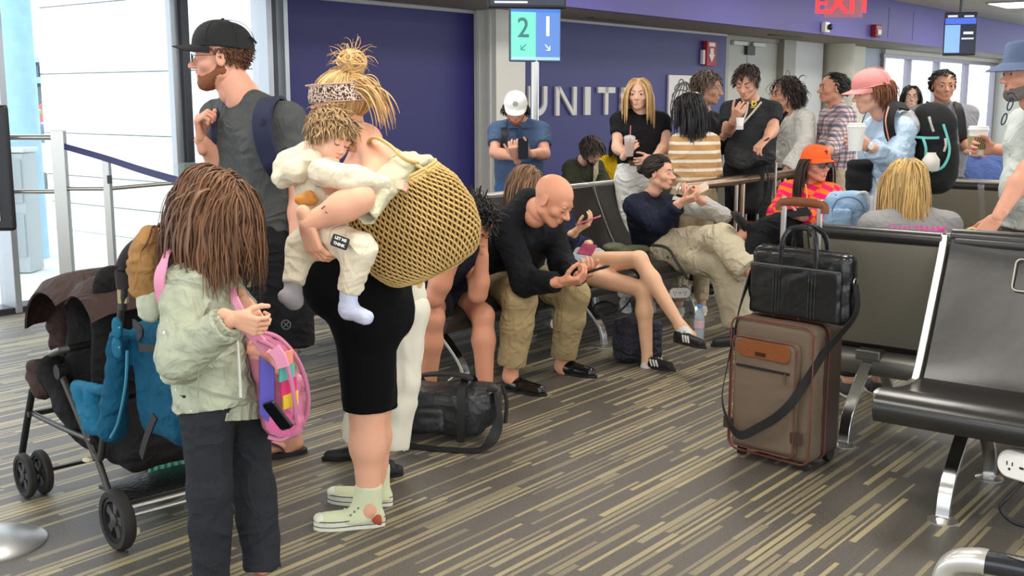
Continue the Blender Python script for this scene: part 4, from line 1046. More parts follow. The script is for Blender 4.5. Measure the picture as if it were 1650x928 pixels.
b = MB(); c_ = lerp(pB, pA, .0); b.box((c_[0] + .03, c_[1] - .04, .97), (.03, .02, .06)); obj('latch', b, DALU, gb)
single('queue_belt', 'dark blue retractable belt slanting down from the barrier post', 'belt', MB().strap(crv([P(104, 236, pA[1] - .05), P(170, 255, 7.6), P(235, 277, 7.0), P(320, 300, 6.2)], 6), .075, .004, (0, 0, 1)) if 0 else MB().sweep(crv([P(104, 236, pA[1] - .05), P(170, 255, 7.6), P(235, 276, 7.0), P(330, 303, 6.2)], 6), [(-.003, -.022), (.003, -.022), (.003, .022), (-.003, .022)]), mat('belt_navy', (34, 34, 84), .7))
# black-framed sign at the left edge on a disc base
sb = P(-12, 905, 3.73); sb = A(sb[0], 3.73, 0)
ss = thing('stand_sign', 'black framed upright sign on a silver disc base at the left edge', 'sign', sb)
b = MB(); b.lathe([(0, 0), (.185, 0), (.185, .006), (.17, .014), (.10, .030), (.03, .04), (0, .042)], 48, rotz(0, sb)); obj('disc_base', b, mat('satin_silver', (196, 196, 192), .32, .85), ss)
b = MB(); b.tube([sb, sb + A(0, 0, 1.2)], .02, 16); obj('pole', b, STEEL, ss)
p1, p2 = P(12, 168, 3.73), P(12, 372, 3.73); b = MB(); b.box((p1[0] - .14, 3.73, (p1[2] + p2[2]) / 2), (.28, .03, p1[2] - p2[2])); obj('sign_frame', b, mat('black_casing', (22, 22, 26), .4), ss, bevel=.014)
b = MB(); b.box((p1[0] - .14, 3.713, (p1[2] + p2[2]) / 2), (.19, .006, p1[2] - p2[2] - .07)); obj('sign_panel', b, mat('panel_cool', (206, 208, 208), .5), ss)

# ------------------------------------------------------------------ gate seating
VIN = mat('black_vinyl', (40, 38, 36), .32, bump=.12, bscale=14, coat=.15); VBK = mat('grey_back_shell', (134, 129, 116), .38, .25, var=.05, vscale=3)
SPINE = mat('cast_aluminium', (196, 194, 188), .32, .85); BEAM = mat('beam_grey', (140, 138, 130), .35, .7); BLK = mat('matte_black', (20, 20, 21), .6)
def seating(name, label, o, along, face, n, w=.62, zt=.93, back=.24, zs=.43, depth=.52, legs=(0.5,), grp=None, shell=True, spine_m=None, top_rail=False, arms=False, pad=True, bxo=None, br=.055, sw=.014, pedestal=True):
    """o = floor point under the lower back edge at the row's start"""
    o = A(o[0], o[1], 0); along = unit(along); face = unit(face)
    r = thing(name, label, 'seats', o, grp)
    def L(x, f, z): return o + along * x + face * f + UP * z
    prof = crv([(-back, zt), (-back * .86, zt - .10), (-back * .40, zt - .34), (-.01, zs + .03), (.03, zs - .035)], 5)
    seatp = crv([(.02, zs - .03), (.16, zs - .035), (.34, zs - .01), (depth - .07, zs + .015), (depth, zs - .01), (depth - .015, zs - .06)], 5)
    for i in range(n):
        x0, x1 = i * w + .025, (i + 1) * w - .025
        G = np.array([[L(x, f, z) - 0 for f, z in prof] for x in np.linspace(x0, x1, 7)])
        for a_ in range(7):
            q = 1 - (2 * a_ / 6 - 1) ** 2
            for k in range(len(prof)): G[a_, k] -= face * .015 * q * math.sin(min(1, k / len(prof) * 1.2) * math.pi)
        b = MB(); b.grid(G, thick=.035); obj('backrest', b, VIN, r, bevel=.012)
        if shell:
            b = MB(); b.grid(np.array([[L(x, f - .030, z) for f, z in prof[:-3]] for x in (x0 - .005, x1 + .005)]), thick=.012); obj('back_shell', b, VBK, r, bevel=.004)
            b = MB(); b.tube([L(x0, -back - .012, zt), L(x1, -back - .012, zt)], .034, 14); obj('head_roll', b, VIN, r, bevel=.004)
        if pad:
            G = np.array([[L(x, f, z) for f, z in seatp] for x in np.linspace(x0 - .01, x1 + .01, 7)])
            b = MB(); b.grid(G, thick=.055); obj('seat_pad', b, VIN, r, bevel=.016)
    for i in range(n + 1):
        x = i * w; pts = np.array([L(x, f - .005, z) for f, z in np.vstack([prof, seatp[3:18] if pad else prof[-1:]])])
        b = MB(); b.sweep(pts, [(-sw, -.022), (sw, -.022), (sw, .022), (-sw, .022)], face, scale=np.interp(np.linspace(0, 1, len(pts)), [0, .1, .6, 1], [1.0, 1.1, 1.1, .7])); obj('side_spine', b, spine_m or SPINE, r, bevel=.004)
        if arms:
            b = MB(); b.sweep(crv([L(x, -.02, .60), L(x, .10, .635), L(x, .34, .63), L(x, .42, .58), L(x, .40, .44)], 5), [(-.022, -.012), (.022, -.012), (.022, .012), (-.022, .012)], face); obj('armrest', b, BLK, r, bevel=.004)
    if top_rail:
        b = MB(); b.tube([L(0, -back - .02, zt + .035), L(n * w, -back - .02, zt + .035)], .020, 12); obj('top_rail', b, SPINE, r)
    bx = depth * .30 if bxo is None else bxo; b = MB(); b.sweep([L(-.04, bx, .33), L(n * w + .04, bx, .33)], [(br * math.cos(a), br * math.sin(a)) for a in np.linspace(0, 6.283, 12, endpoint=False)], UP); obj('beam', b, BEAM, r, bevel=.008)
    for lx in legs:
        x = lx * w; b = MB(); b.box((0, 0, 0), (.12, .13, .05), frame(L(x, bx, .375), face)); obj('leg_bracket', b, BEAM, r, bevel=.01)
        for sg, nm in ((1, 'leg'), (-1, 'leg')):
            pts = crv([L(x, bx + sg * .02, .36), L(x, bx + sg * .15, .26), L(x, bx + sg * .27, .13), L(x, bx + sg * .30, .015)], 6)
            b = MB(); b.sweep(pts, [(-.026, -.011), (.026, -.011), (.026, .011), (-.026, .011)], face); lg = obj('leg', b, CHROME, r, bevel=.004)
            b = MB(); b.lathe([(0, 0), (.055, 0), (.055, .006), (.02, .016), (0, .018)], 24, rotz(0, L(x, bx + sg * .30, 0))); obj('glide_foot', b, SPINE, lg)
    return r, L
# row the seated travellers use: faces the hall
def UVp(u, v): return A(.620 * u + .785 * v, .785 * u - .620 * v, 0) / 1.0
RA, LA = seating('seat_row', 'row of black vinyl gate seats under the seated travellers in the middle', UVp(4.16, -4.27), d1, nn, 5, legs=(.45, 2.6, 4.5), shell=False, sw=.007, spine_m=BEAM)
RD, LD = seating('seat_row', 'row of seats with silver top rail behind the bald man, backs to him', UVp(9.1, -4.80), -d1, -nn, 8, legs=(.5, 3.5, 7.5), top_rail=True, zt=.90)
# right rows, back to back
QB = A(1.67, 4.47, 0)
RB1, LB1 = seating('seat_row', 'near right row of black seats facing the camera side, with a white seat symbol', QB, nn, -d1, 2, w=.64, legs=(.42, 1.7), zt=.98)
RB2, LB2 = seating('seat_row', 'right row seen from behind with grey back shells beside the brown suitcase', QB + d1 * .50 + nn * (-.62 + 3 * .64), -nn, d1, 3, w=.64, legs=(2.62, .5), zt=.96, bxo=.0, br=.062, sw=.011, spine_m=mat('spine_grey', (120, 116, 106), .4, .6))
RE, LE = seating('seat_row', 'far right row of grey backed seats behind the bearded man with the bucket hat', P(1340, 400, 9.6), nn, d1, 4, w=.64, legs=(.5, 3.0), top_rail=True, zt=.88)
# symbol on the near seat back: outlined rounded square with a seated figure
f0 = LB1(.37, -.195, .845); sd = nn; updir = unit(LB1(0, -.206, .88) - LB1(0, -.10, .60)); out = unit(np.cross(updir, sd)); out = out if out @ (-d1) > 0 else -out
Mf = np.eye(4); Mf[:3, 0] = sd; Mf[:3, 1] = updir; Mf[:3, 2] = out; Mf[:3, 3] = f0 + out * .024
def rrect(w, h, c, n_=5): return [(x * (w / 2 - c) + c * math.cos(a), y * (h / 2 - c) + c * math.sin(a)) for x, y, a0 in ((1, 1, 0), (-1, 1, 90), (-1, -1, 180), (1, -1, 270)) for a in [math.radians(a0 + 90 * t / (n_ - 1)) for t in range(n_)]]
SYM = mat('seat_print', (206, 200, 186), .5)
b = MB(); b.tube(T(Mf, [(x, y, 0) for x, y in rrect(.145, .13, .02)]), .003, 6, closed=True); b.tube(T(Mf, [(.018 + .035 * math.cos(a), -.012 + .035 * math.sin(a), 0) for a in np.linspace(.4, 5.3, 16)]), .0035, 6)
b.tube(T(Mf, crv([(-.012, .028, 0), (-.006, -.002, 0), (.028, -.006, 0), (.040, -.034, 0)], 3)), .005, 6); b.sphere(T(Mf, [(-.014, .045, 0)])[0], (.009, .004, .009)); obj('priority_symbol', b, SYM, RB1)
# power pods under the rows
def pod(o, fwd, label, col_=(226, 224, 216), sc=1.0):
    M = frame(o, fwd, UP, sc); r = thing('power_outlet', label, 'outlet', o)
    b = MB(); Mp = M @ np.array([[1, 0, 0, 0], [0, 0, 1, 0], [0, 1, 0, 0], [0, 0, 0, 1.0]]); b.prism(rrect(.20, .105, .05, 9), -.03, .03, Mp); obj('outlet_housing', b, mat('pod_%d' % col_[0], col_, .35), r, bevel=.012)
    b = MB(); b.prism(rrect(.18, .085, .042, 9), .03, .034, Mp); pl = obj('outlet_face', b, mat('pod_face', (238, 236, 230), .3), r)
    for x in (-.045, .045):
        for dx, w_, h_, dz in ((-.010, .004, .014, .006), (.010, .004, .014, .006), (0, .008, .008, -.014)):
            b = MB(); b.box((x + dx, dz, .0345), (w_, h_, .002), Mp); obj('socket_slot', b, BLK, pl)
    b = MB(); b.box((0, .0, .0345), (.016, .008, .002), Mp); obj('usb_port', b, BLK, pl)
    b = MB(); b.tube([T(M, [(0, 0, .05)])[0], T(M, [(0, 0, .12)])[0]], .012); obj('mount', b, BEAM, r)
    return r
pod(P(1655, 752, 3.75), -d1 - .3 * nn, 'white power outlet under the near right seat')
pod(P(1094, 471, 7.45), nn * .7 - d1 * .7, 'small round grey power outlet under the seat by the cup', (120, 116, 110), .8)
pod(P(892, 519, 6.7), nn, 'grey power outlet under the seat beside the bald man', (110, 106, 100), .7)
def cable(label, pts, r=.004, m=None, grp=None, n=8):
    return single('cable', label, 'cable', MB().tube(crv(pts, n), r, 6), m or BLK, grp)
cable('black cable hanging in a loop below the near right outlet', [P(1660, 765, 3.75), P(1625, 800, 3.72), P(1612, 820, 3.72), P(1640, 845, 3.7), P(1700, 850, 3.7)], .007)
cable('coiled black charging cable under the seats beside the dark tote bag', [P(955, 470, 6.9), P(952, 490, 6.8), P(965, 508, 6.75), P(990, 512, 6.75), P(996, 496, 6.8), P(975, 486, 6.85), P(957, 495, 6.85), P(975, 511, 6.85), P(1000, 500, 6.9), P(1018, 480, 6.9), P(1022, 470, 7.0)], .006)
cable('thin white charging cable on the floor behind the duffel bag', [P(655, 606, 5.5), P(690, 602, 5.5), P(718, 600, 5.5), P(730, 606, 5.5), P(722, 613, 5.5)], .0035, mat('cable_white', (228, 228, 226), .5))
# near armrest at the bottom right
pa = P(1506, 900, 2.62); ar = thing('chair', 'nearest seat, only its silver ended black armrest showing in the bottom right corner', 'seat', A(pa[0], pa[1], 0))
e0 = P(1512, 893, 2.60); e1 = P(1800, 905, 2.40); dx = unit((e1 - e0) * A(1, 1, 0))
b = MB(); sec = [(.036 * math.copysign(abs(math.cos(a)) ** .6, math.cos(a)), .026 * math.copysign(abs(math.sin(a)) ** .6, math.sin(a))) for a in np.linspace(0, 6.283, 20, endpoint=False)]
z_ = e0[2]; E0 = A(e0[0], e0[1], z_)
def ap(t, dz=0): return E0 + dx * t + UP * dz
b.sweep(crv([ap(.085, .004), ap(.2, .006), ap(.45, -.004)], 6), sec, UP, scale=[.93] * 13); pd = obj('arm_pad', b, mat('pad_black', (34, 36, 40), .25, coat=.4), ar)
b = MB(); b.sweep(crv([ap(.03, -.62), ap(.012, -.2), ap(.012, -.06), ap(.035, -.012), ap(.085, .004), ap(.11, .005)], 6), sec, UP if 0 else -dx + .001, scale=np.interp(np.linspace(0, 1, 31), [0, .5, .8, 1], [.8, .9, 1.0, 1.02])); obj('arm_end', b, mat('arm_silver', (206, 204, 198), .3, .6), ar)
b = MB(); b.box((0, 0, 0), (.30, .10, .05), frame(ap(.16, -.60), np.cross(UP, dx))); obj('arm_beam', b, BEAM, ar, bevel=.008)
b = MB()
for k in range(4): b.tube(crv([ap(.155 + k * .012, .032), ap(.20 + k * .012, .0325) - np.cross(UP, dx) * .018, ap(.30 + k * .010, .031) - np.cross(UP, dx) * .02], 5), .0016, 5)
obj('pad_groove', b, mat('groove_silver', (150, 150, 150), .3, .8), pd)
# queue rail behind the seats
BRZ = mat('warm_steel', (186, 160, 138), .25, .95)
r0, r1 = P(1078, 304, 7.25), None; zR = r0[2]; qa = UVp(*[(r0 @ d1), (r0 @ nn)]); 
def RL(t, z): return A(r0[0], r0[1], 0) + d1 * t + UP * z
LR = 0
for t in np.arange(0, 12, .05):
    q = RL(t, zR); 
    if 825 + 1800 * q[0] / (q[1] * _cp + (CAMZ - q[2]) * _sp) > 1374: LR = t; break
rl = thing('hand_rail', 'long warm steel hand rail running behind the seated woman in cream trousers', 'rail', RL(0, 0))
b = MB(); b.tube(crv([RL(.16, zR - .06), RL(.19, zR - .012), RL(.28, zR), RL(LR / 2, zR), RL(LR, zR)], 6), .036, 14); obj('top_tube', b, BRZ, rl)
for t in (LR * .30, LR * .33, LR * .55, LR * .78):
    b = MB(); b.tube([RL(t, 0), RL(t, zR)], .022 if t > LR * .31 else .016, 12); obj('post', b, BRZ if t > LR * .31 else STEEL, rl)
b = MB(); b.tube([RL(0, zR - .45), RL(LR, zR - .45)], .012, 8); obj('lower_bar', b, STEEL, rl)

# ------------------------------------------------------------------ brown upright suitcase and briefcase
c0 = PZ(1186, 700, 0); 
sc_l, sc_r = PZ(1178, 718, 0.03), PZ(1306, 752, 0.03)
fx = unit((sc_r - sc_l) * A(1, 1, 0)); fy = np.cross(UP, fx)  # fy goes into depth
SWd = np.linalg.norm(sc_r - sc_l); SHt = .585; SDp = .24
fb_ = unit(P(1345, 735, 5.0) - P(1306, 752, 4.6))
M0 = np.eye(4); M0[:3, 0] = fx; M0[:3, 1] = fy; M0[:3, 3] = sc_l * A(1, 1, 0)
BR = mat('suitcase_brown', (104, 88, 72), .75, bump=.25, bscale=420, var=.06, vscale=6); BRD = mat('suitcase_dark', (58, 42, 34), .6, bump=.1, bscale=200); PIP = mat('piping_red', (112, 58, 44), .5); LEA = mat('tan_leather', (126, 70, 34), .42, bump=.3, bscale=90)
sc_ = thing('suitcase', 'brown upright fabric suitcase with tan leather trim and extended handle', 'suitcase', M0[:3, 3])
def SX(x, y, z): return T(M0, [(x, y, z)])[0]
s = S(.007, .0); s.box(SX(SWd / 2, SDp / 2, .035 + SHt / 2), (SWd / 2, SDp / 2, SHt / 2), M0, .045); V, F = s.build(); obj('shell', (V, F), BRD, sc_, sharp=0)
s = S(.006, .0); s.box(SX(SWd / 2, .04, .035 + SHt / 2), (SWd / 2 + .002, .062, SHt / 2 + .002), M0, .040); V, F = s.build(); V = folds(V, F, .003, 10, 3); obj('front_shell', (V, F), BR, sc_, sharp=0)
s = S(.005, .0); s.box(SX(SWd * .47, -.030, .035 + SHt * .46), (SWd * .40, .030, SHt * .42), M0, .028); V, F = s.build(); V = folds(V, F, .005, 9, 8); obj('front_pocket', (V, F), BR, sc_, sharp=0)
def rrl(cx, y, cz, w, h, c): return [SX(cx + x, y, cz + z) for x, z in rrect(w, h, c, 6)]
for y in (-.022, .10): b = MB(); b.tube(rrl(SWd / 2, y, .035 + SHt / 2, SWd + .004, SHt + .004, .045), .0045, 6, closed=True); obj('piping', b, PIP, sc_)
b = MB(); b.tube(rrl(SWd * .47, -.055, .035 + SHt * .46, SWd * .79, SHt * .83, .03), .0035, 6, closed=True); obj('piping', b, PIP, sc_)
b = MB(); cz = .035 + SHt * .80; pts = [(x, z) for x, z in rrect(SWd * .66, .075, .03, 6)]; Mv = M0.copy(); Mv[:3, 0] = fx; Mv[:3, 1] = UP; Mv[:3, 2] = -fy; Mv[:3, 3] = SX(SWd * .47, -.060, cz)
b.prism(pts, 0, .006, Mv); lp = obj('leather_panel', b, LEA, sc_, bevel=.002)
b = MB(); b.box((-.01, -.018, .008), (.05, .016, .004), Mv); obj('name_plate', b, mat('plate_bronze', (70, 44, 26), .4, .5), lp, bevel=.001)
b = MB(); zl = .035 + SHt * .66; b.box((0, zl - cz, .001), (SWd * .66, .010, .005), Mv); zp = obj('zip', b, BLK, sc_)
b = MB(); b.tube([T(Mv, [(SWd * .28, zl - cz, .006)])[0], T(Mv, [(SWd * .28, zl - cz - .045, .010)])[0]], .004, 6); obj('zip_pull', b, mat('pull_brass', (120, 100, 70), .3, .8), zp)
b = MB(); b.box((SWd * .47 - SWd * .47, -SHt * .60, -.01), (SWd * .98, .05, .012), Mv); obj('kick_strip', b, BRD, sc_, bevel=.003)
b = MB(); b.sweep(crv([SX(SWd * .33, .10, SHt + .035), SX(SWd * .36, .10, SHt + .062), SX(SWd * .60, .10, SHt + .062), SX(SWd * .64, .10, SHt + .035)], 6), [(-.014, -.005), (.014, -.005), (.014, .005), (-.014, .005)], UP); obj('top_grip', b, LEA, sc_, bevel=.002)
for x in (.045, SWd - .045):
    b = MB(); b.lathe([(0, -.016), (.030, -.016), (.034, -.010), (.034, .010), (.030, .016), (0, .016)], 20, M0 @ np.array([[0, 0, 1, x], [0, 1, 0, SDp - .03], [-1, 0, 0, .034], [0, 0, 0, 1.0]])); obj('wheel', b, BLK, sc_)
    b = MB(); b.box((x, .02, .018), (.04, .03, .036), M0); obj('foot_stud', b, BLK, sc_, bevel=.006)
# telescopic handle: top grip at y~325 px 1268..1338
hx0, hx1 = SWd * .22, SWd * .66
HT = P(1300, 328, 4.85)[2]
for x in (hx0, hx1):
    b = MB(); b.box((x, SDp - .03, (SHt + HT) / 2), (.022, .014, HT - SHt + .06), M0); obj('handle_tube', b, SPINE, sc_, bevel=.003)
b = MB(); b.sweep(crv([SX(hx0 - .022, SDp - .03, HT - .03), SX(hx0 - .012, SDp - .03, HT + .004), SX((hx0 + hx1) / 2, SDp - .03, HT + .012), SX(hx1 + .012, SDp - .03, HT + .004), SX(hx1 + .022, SDp - .03, HT - .03)], 6), [(.020 * math.cos(a), .013 * math.sin(a)) for a in np.linspace(0, 6.283, 10, endpoint=False)], fy); obj('handle_grip', b, mat('grip_brown', (120, 68, 40), .4), sc_)
# briefcase
LTH = mat('black_leather', (22, 22, 23), .30, bump=.18, bscale=26, coat=.25, wrinkle=.10)
bc = thing('briefcase', 'black leather briefcase standing on top of the brown suitcase', 'briefcase', SX(SWd / 2, .08, SHt + .04))
BW, BHt, BD = SWd * 1.18, .295, .10; bz = SHt + .045; bx0 = SWd * .55 + .045
s = S(.006, .0); s.box(SX(bx0, .10, bz + BHt / 2), (BW / 2, BD / 2, BHt / 2), M0, .035); V, F = s.build(); V = folds(V, F, .008, 8, 21); obj('case_body', (V, F), LTH, bc, sharp=0)
s = S(.005, .0); s.box(SX(bx0 - .005, .045, bz + BHt * .40), (BW * .46, .018, BHt * .37), M0, .012); V, F = s.build(); V = folds(V, F, .006, 9, 4); fp = obj('front_pocket', (V, F), LTH, bc, sharp=0)
for x in (-.10, -.085, -.07, .07, .085, .10): b = MB(); b.tube([SX(bx0 + x, .027, bz + .02), SX(bx0 + x, .027, bz + BHt * .74)], .0025, 5); obj('stitch_rib', b, LTH, fp)
b = MB(); b.box((bx0, .028, bz + BHt * .765), (BW * .9, .004, .006), M0); obj('pocket_edge', b, mat('edge_grey', (90, 90, 92), .3), fp)
for y in (.055, .145):
    b = MB(); b.sweep(crv([SX(bx0 - .085, y, bz + BHt * .70), SX(bx0 - .078, y, bz + BHt + .03), SX(bx0 - .045, y + (.1 - y) * .4, bz + BHt + .085), SX(bx0 + .045, y + (.1 - y) * .4, bz + BHt + .085), SX(bx0 + .078, y, bz + BHt + .03), SX(bx0 + .085, y, bz + BHt * .70)], 6), [(.013 * math.cos(a), .009 * math.sin(a)) for a in np.linspace(0, 6.283, 8, endpoint=False)], fy); obj('carry_handle', b, LTH, bc)
for sx in (-1, 1):
    b = MB(); b.tube(crv([SX(bx0 + sx * (BW / 2 + .004), .10 + .014 * math.cos(a), bz + BHt * .62 + .016 * math.sin(a)) for a in np.linspace(0, 6.0, 9)], 2), .003, 6); obj('ring', b, CHROME, bc)
b = MB(); b.tube(rrl(bx0, .10, bz + BHt / 2, BW + .004, BHt + .004, .036), .003, 5, closed=True); obj('zip', b, BLK, bc)
pts = [SX(bx0 - BW / 2 - .006, .08, bz + BHt * .60), SX(bx0 - BW / 2 - .01, .0, bz + .02), SX(-.012, -.030, .40), SX(-.004, -.07, .24), SX(.09, -.092, .125), SX(SWd * .50, -.098, .175), SX(SWd * .85, -.085, .30), SX(SWd + .02, .04, .52), SX(bx0 + BW / 2 + .012, .10, bz + .05), SX(bx0 + BW / 2 + .006, .10, bz + BHt * .60)]
ups = []
cp = crv(pts, 7)
for p_ in cp: q = (p_ - SX(SWd / 2, .10, 0)) * A(1, 1, 0); ups.append(unit(q + fx * .0))
b = MB(); b.sweep(cp, [(-.019, -.002), (.019, -.002), (.019, .002), (-.019, .002)], np.array(ups)); obj('shoulder_strap', b, mat('strap_black', (26, 24, 22), .7), bc)

# ------------------------------------------------------------------ black duffel bag
DUF = mat('duffel_black', (44, 46, 47), .45, bump=.15, bscale=12, coat=.1, wrinkle=.4, wscale=4.5); WEB = mat('black_webbing', (28, 28, 29), .7)
dl, dr = PZ(628, 706, 0.0), PZ(775, 715, 0.0); ax_ = unit((dr - dl) * A(1, 1, 0)); dep = np.cross(UP, ax_); LD_ = .56; KD = 1.16
mid = PZ(706, 716, 0.0) + dep * .15; Md = np.eye(4); Md[:3, 0] = ax_ * 1.2; Md[:3, 1] = dep * 1.1; Md[:3, 2] *= 1.08; Md[:3, 3] = mid * A(1, 1, 0)
def DX(x, y, z): return T(Md, [(x, y, z)])[0]
df = thing('duffel_bag', 'black duffel bag lying on the carpet in front of the seated man in shorts', 'bag', Md[:3, 3])
s = S(.007, .03); s.box(DX(-.02, 0, .118), (.275, .140, .118), Md, .07); s.box(DX(.14, 0, .15), (.10, .11, .10), Md, .06); V, F = s.build(); V = folds(V, F, .020, 6, 11); V[:, 2] = np.maximum(V[:, 2], .004); obj('bag_body', (V, F), DUF, df, sharp=0)
s = S(.006, .02); s.box(DX(-.08, -.125, .10), (.15, .02, .06), Md, .018); V, F = s.build(); V = folds(V, F, .008, 9, 2); obj('side_pocket', (V, F), DUF, df, sharp=0)
for x in (-.13, .09): b = MB(); b.strap(crv([DX(x, -.150, .02), DX(x + .005, -.158, .12), DX(x, -.12, .235), DX(x, .02, .27), DX(x, .13, .2)], 6), .035, .005, -Md[:3, 0]) if 0 else b.sweep(crv([DX(x, -.150, .02), DX(x + .005, -.158, .12), DX(x, -.12, .235), DX(x, .02, .268), DX(x, .13, .2)], 6), [(-.018, -.003), (.018, -.003), (.018, .003), (-.018, .003)], [unit(DX(x, 0, .12) * 0 + v) for v in [A(*(-dep))] * 9 + [UP] * 9 + [dep] * 7]); obj('compression_strap', b, WEB, df)
b = MB(); b.sweep(crv([DX(-.12, -.07, .262), DX(-.05, -.075, .285), DX(.06, -.07, .288), DX(.12, -.06, .268)], 6), [(-.03, -.005), (.03, -.005), (.03, .005), (-.03, .005)], UP); obj('top_handle', b, WEB, df)
b = MB(); cs_ = crv([DX(.20, -.06, .23), DX(.235, -.13, .12), DX(.19, -.20, .02), DX(.05, -.215, .008), DX(-.08, -.20, .008), DX(-.16, -.17, .01)], 8)
b.sweep(cs_, [(-.026, -.003), (.026, -.003), (.026, .003), (-.026, .003)], np.array([lerp(ax_, UP + .0 * ax_, min(1, i / 18)) for i in range(len(cs_))])); obj('shoulder_strap', b, WEB, df)
b = MB(); b.tube(crv([DX(.225, -.02, .24), DX(.245, -.03, .17), DX(.24, -.04, .08)], 5), .009, 8); obj('end_handle', b, WEB, df)
b = MB(); b.box((.20, -.09, .235), (.04, .03, .012), Md); obj('buckle', b, mat('black_casing', (22, 22, 26), .4), df, bevel=.003)
# dark tote below the crossed legs
tl = PZ(1030, 588, 0); Mt_ = frame((tl[0], tl[1] + .10, 0), -nn + .35 * d1); tt = thing('tote_bag', 'dark navy slouchy tote bag on the carpet under the seats', 'bag', Mt_[:3, 3])
TOT = mat('tote_navy', (38, 36, 50), .7, var=.1, bump=.1, wrinkle=.8)
s = S(.007, .02); s.box(T(Mt_, [(0, 0, .13)])[0], (.15, .09, .125), Mt_, .05); s.ell(T(Mt_, [(-.05, 0, .22)])[0], (.10, .08, .06)); V, F = s.build(); V = folds(V, F, .024, 7, 31); V[:, 2] = np.maximum(V[:, 2], .004); obj('bag_body', (V, F), TOT, tt, sharp=0)
b = MB(); b.tube(crv(T(Mt_, [(.10, .05, .24), (.17, .06, .16), (.165, .06, .05), (.12, .10, .02)]), 6), .008, 6); obj('bag_handle', b, TOT, tt)
# water bottle
wb = PZ(1126, 548, 0); r = thing('water_bottle', 'clear plastic water bottle with blue cap standing on the carpet', 'bottle', wb)
pr = [(0, 0), (.030, .0), (.033, .008), (.033, .06), (.031, .07), (.033, .08), (.033, .15), (.028, .175), (.013, .200), (.013, .215)]
b = MB(); b.lathe(pr, 24, rotz(0, wb)); obj('bottle_body', b, mat('bottle_clear', (214, 228, 236), .05, alpha=.45), r)
b = MB(); b.lathe([(0, .212), (.016, .212), (.016, .232), (.014, .235), (0, .235)], 20, rotz(0, wb)); obj('bottle_cap', b, mat('cap_blue', (96, 150, 206), .4), r)
b = MB(); b.lathe([(.0338, .085), (.0338, .135)], 24, rotz(0, wb)); obj('bottle_label', b, mat('label_pink', (226, 190, 200), .5), r)
wc = PZ(1105, 484, 0); Mc = rotz(0, wc); r = thing('plastic_cup', 'clear plastic cup standing on the floor beyond the water bottle', 'cup', wc)
b = MB(); b.lathe([(0, 0), (.030, 0), (.044, .13), (.042, .13), (.029, .006), (0, .006)], 24, Mc); obj('cup_body', b, mat('cup_milky', (220, 222, 214), .1, alpha=.6), r)

# ------------------------------------------------------------------ the travellers
H_DKB = mat('hair_dark_brown', (46, 32, 26), .5, island=.35); H_BLK = mat('hair_black', (22, 18, 18), .42, island=.3); H_BRN = mat('hair_brown', (98, 66, 44), .5, island=.4)
H_BLD = mat('hair_blonde', (206, 168, 104), .5, island=.35); H_GRY = mat('hair_greying', (112, 96, 82), .55, island=.4); H_RED = mat('hair_auburn', (128, 76, 48), .5, island=.35)
H_HNY = mat('hair_honey', (200, 160, 106), .5, island=.45); H_GIRL = mat('hair_chestnut', (112, 76, 50), .42, island=.5); H_BABY = mat('hair_sandy', (168, 136, 96), .5, island=.4)
B_RED = mat('beard_ginger', (128, 78, 48), .8, var=.2, vscale=120); B_GRY = mat('beard_grey', (112, 104, 98), .8, var=.3, vscale=120); B_BRN = mat('beard_brown', (84, 52, 38), .8, var=.2, vscale=120)
def cloth(name, rgb, **kw): kw.setdefault('rough', .85); kw.setdefault('bump', .12); kw.setdefault('bscale', 30); kw.setdefault('var', .05); kw.setdefault('spec', .25); kw.setdefault('wrinkle', .5); kw.setdefault('wscale', 4.8); return mat(name, rgb, **kw)
def stripes(name, fn):
    m = bpy.data.materials.new(name); m.use_nodes = True; _mats[name] = m; t = NT(m); t.b.inputs['Roughness'].default_value = .85; t.b.inputs['Specular IOR Level'].default_value = .25
    s = t.n('ShaderNodeSeparateXYZ'); t.l(t.n('ShaderNodeTexCoord').outputs['Object'], s.inputs[0]); t.l(fn(t, s.outputs[0], s.outputs[1], s.outputs[2]), t.b.inputs['Base Color']); t.l(wrinkles(t, .4, 4.8), t.b.inputs['Normal']); return m
def auto(h, Y, neck, f, sc=1.0, lean=(0, 0, 0), mode='stand', tl=.50, shw=.185, hipw=.085, thigh=.42, turn=0.0):
    N = P(neck[0], neck[1], Y); f = unit(A(f[0], f[1], 0)); r = A(f[1], -f[0], 0); h.sc = sc; h.f = f; h.r = r
    c, s_ = math.cos(turn), math.sin(turn); rs = r * c + f * s_
    J = h.J; J['neck'] = N; J['shR'] = N + rs * shw * sc - UP * .068 * sc; J['shL'] = N - rs * shw * sc - UP * .068 * sc
    pel = N - UP * tl * sc + A(*lean) * -1.0; J['hipR'] = pel + r * hipw * sc; J['hipL'] = pel - r * hipw * sc
    for sd, sg in (('R', 1), ('L', -1)):
        hp = J['hip' + sd]
        if mode == 'stand': z = hp[2]; J['kn' + sd] = A(hp[0], hp[1], z * .53) + f * .015; J['an' + sd] = A(hp[0], hp[1], .09) + r * sg * .01
        else: J['kn' + sd] = hp + f * thigh * sc + UP * .02; k = J['kn' + sd]; J['an' + sd] = A(k[0], k[1], .09) + f * .02
        J['el' + sd] = J['sh' + sd] - UP * .27 * sc + r * sg * .05; J['wr' + sd] = J['el' + sd] - UP * .12 * sc + f * .20 * sc
    return h
def legs(h, g=1.0, shoes=None, sole=(230, 228, 224), down=True):
    for sd in 'LR':
        h.leg(sd, g)
    if shoes is not None:
        for sd in 'LR':
            a = h.J['an' + sd]; hl = A(a[0], a[1], 0.0) - h.f * .055; shoe(h, hl, hl + h.f * .27 * h.sc, mat('shoe_%d_%d_%d' % shoes, shoes, .5), mat('sole_%d_%d_%d' % sole, sole, .6), L=.27 * h.sc)

CUTOUT = {}
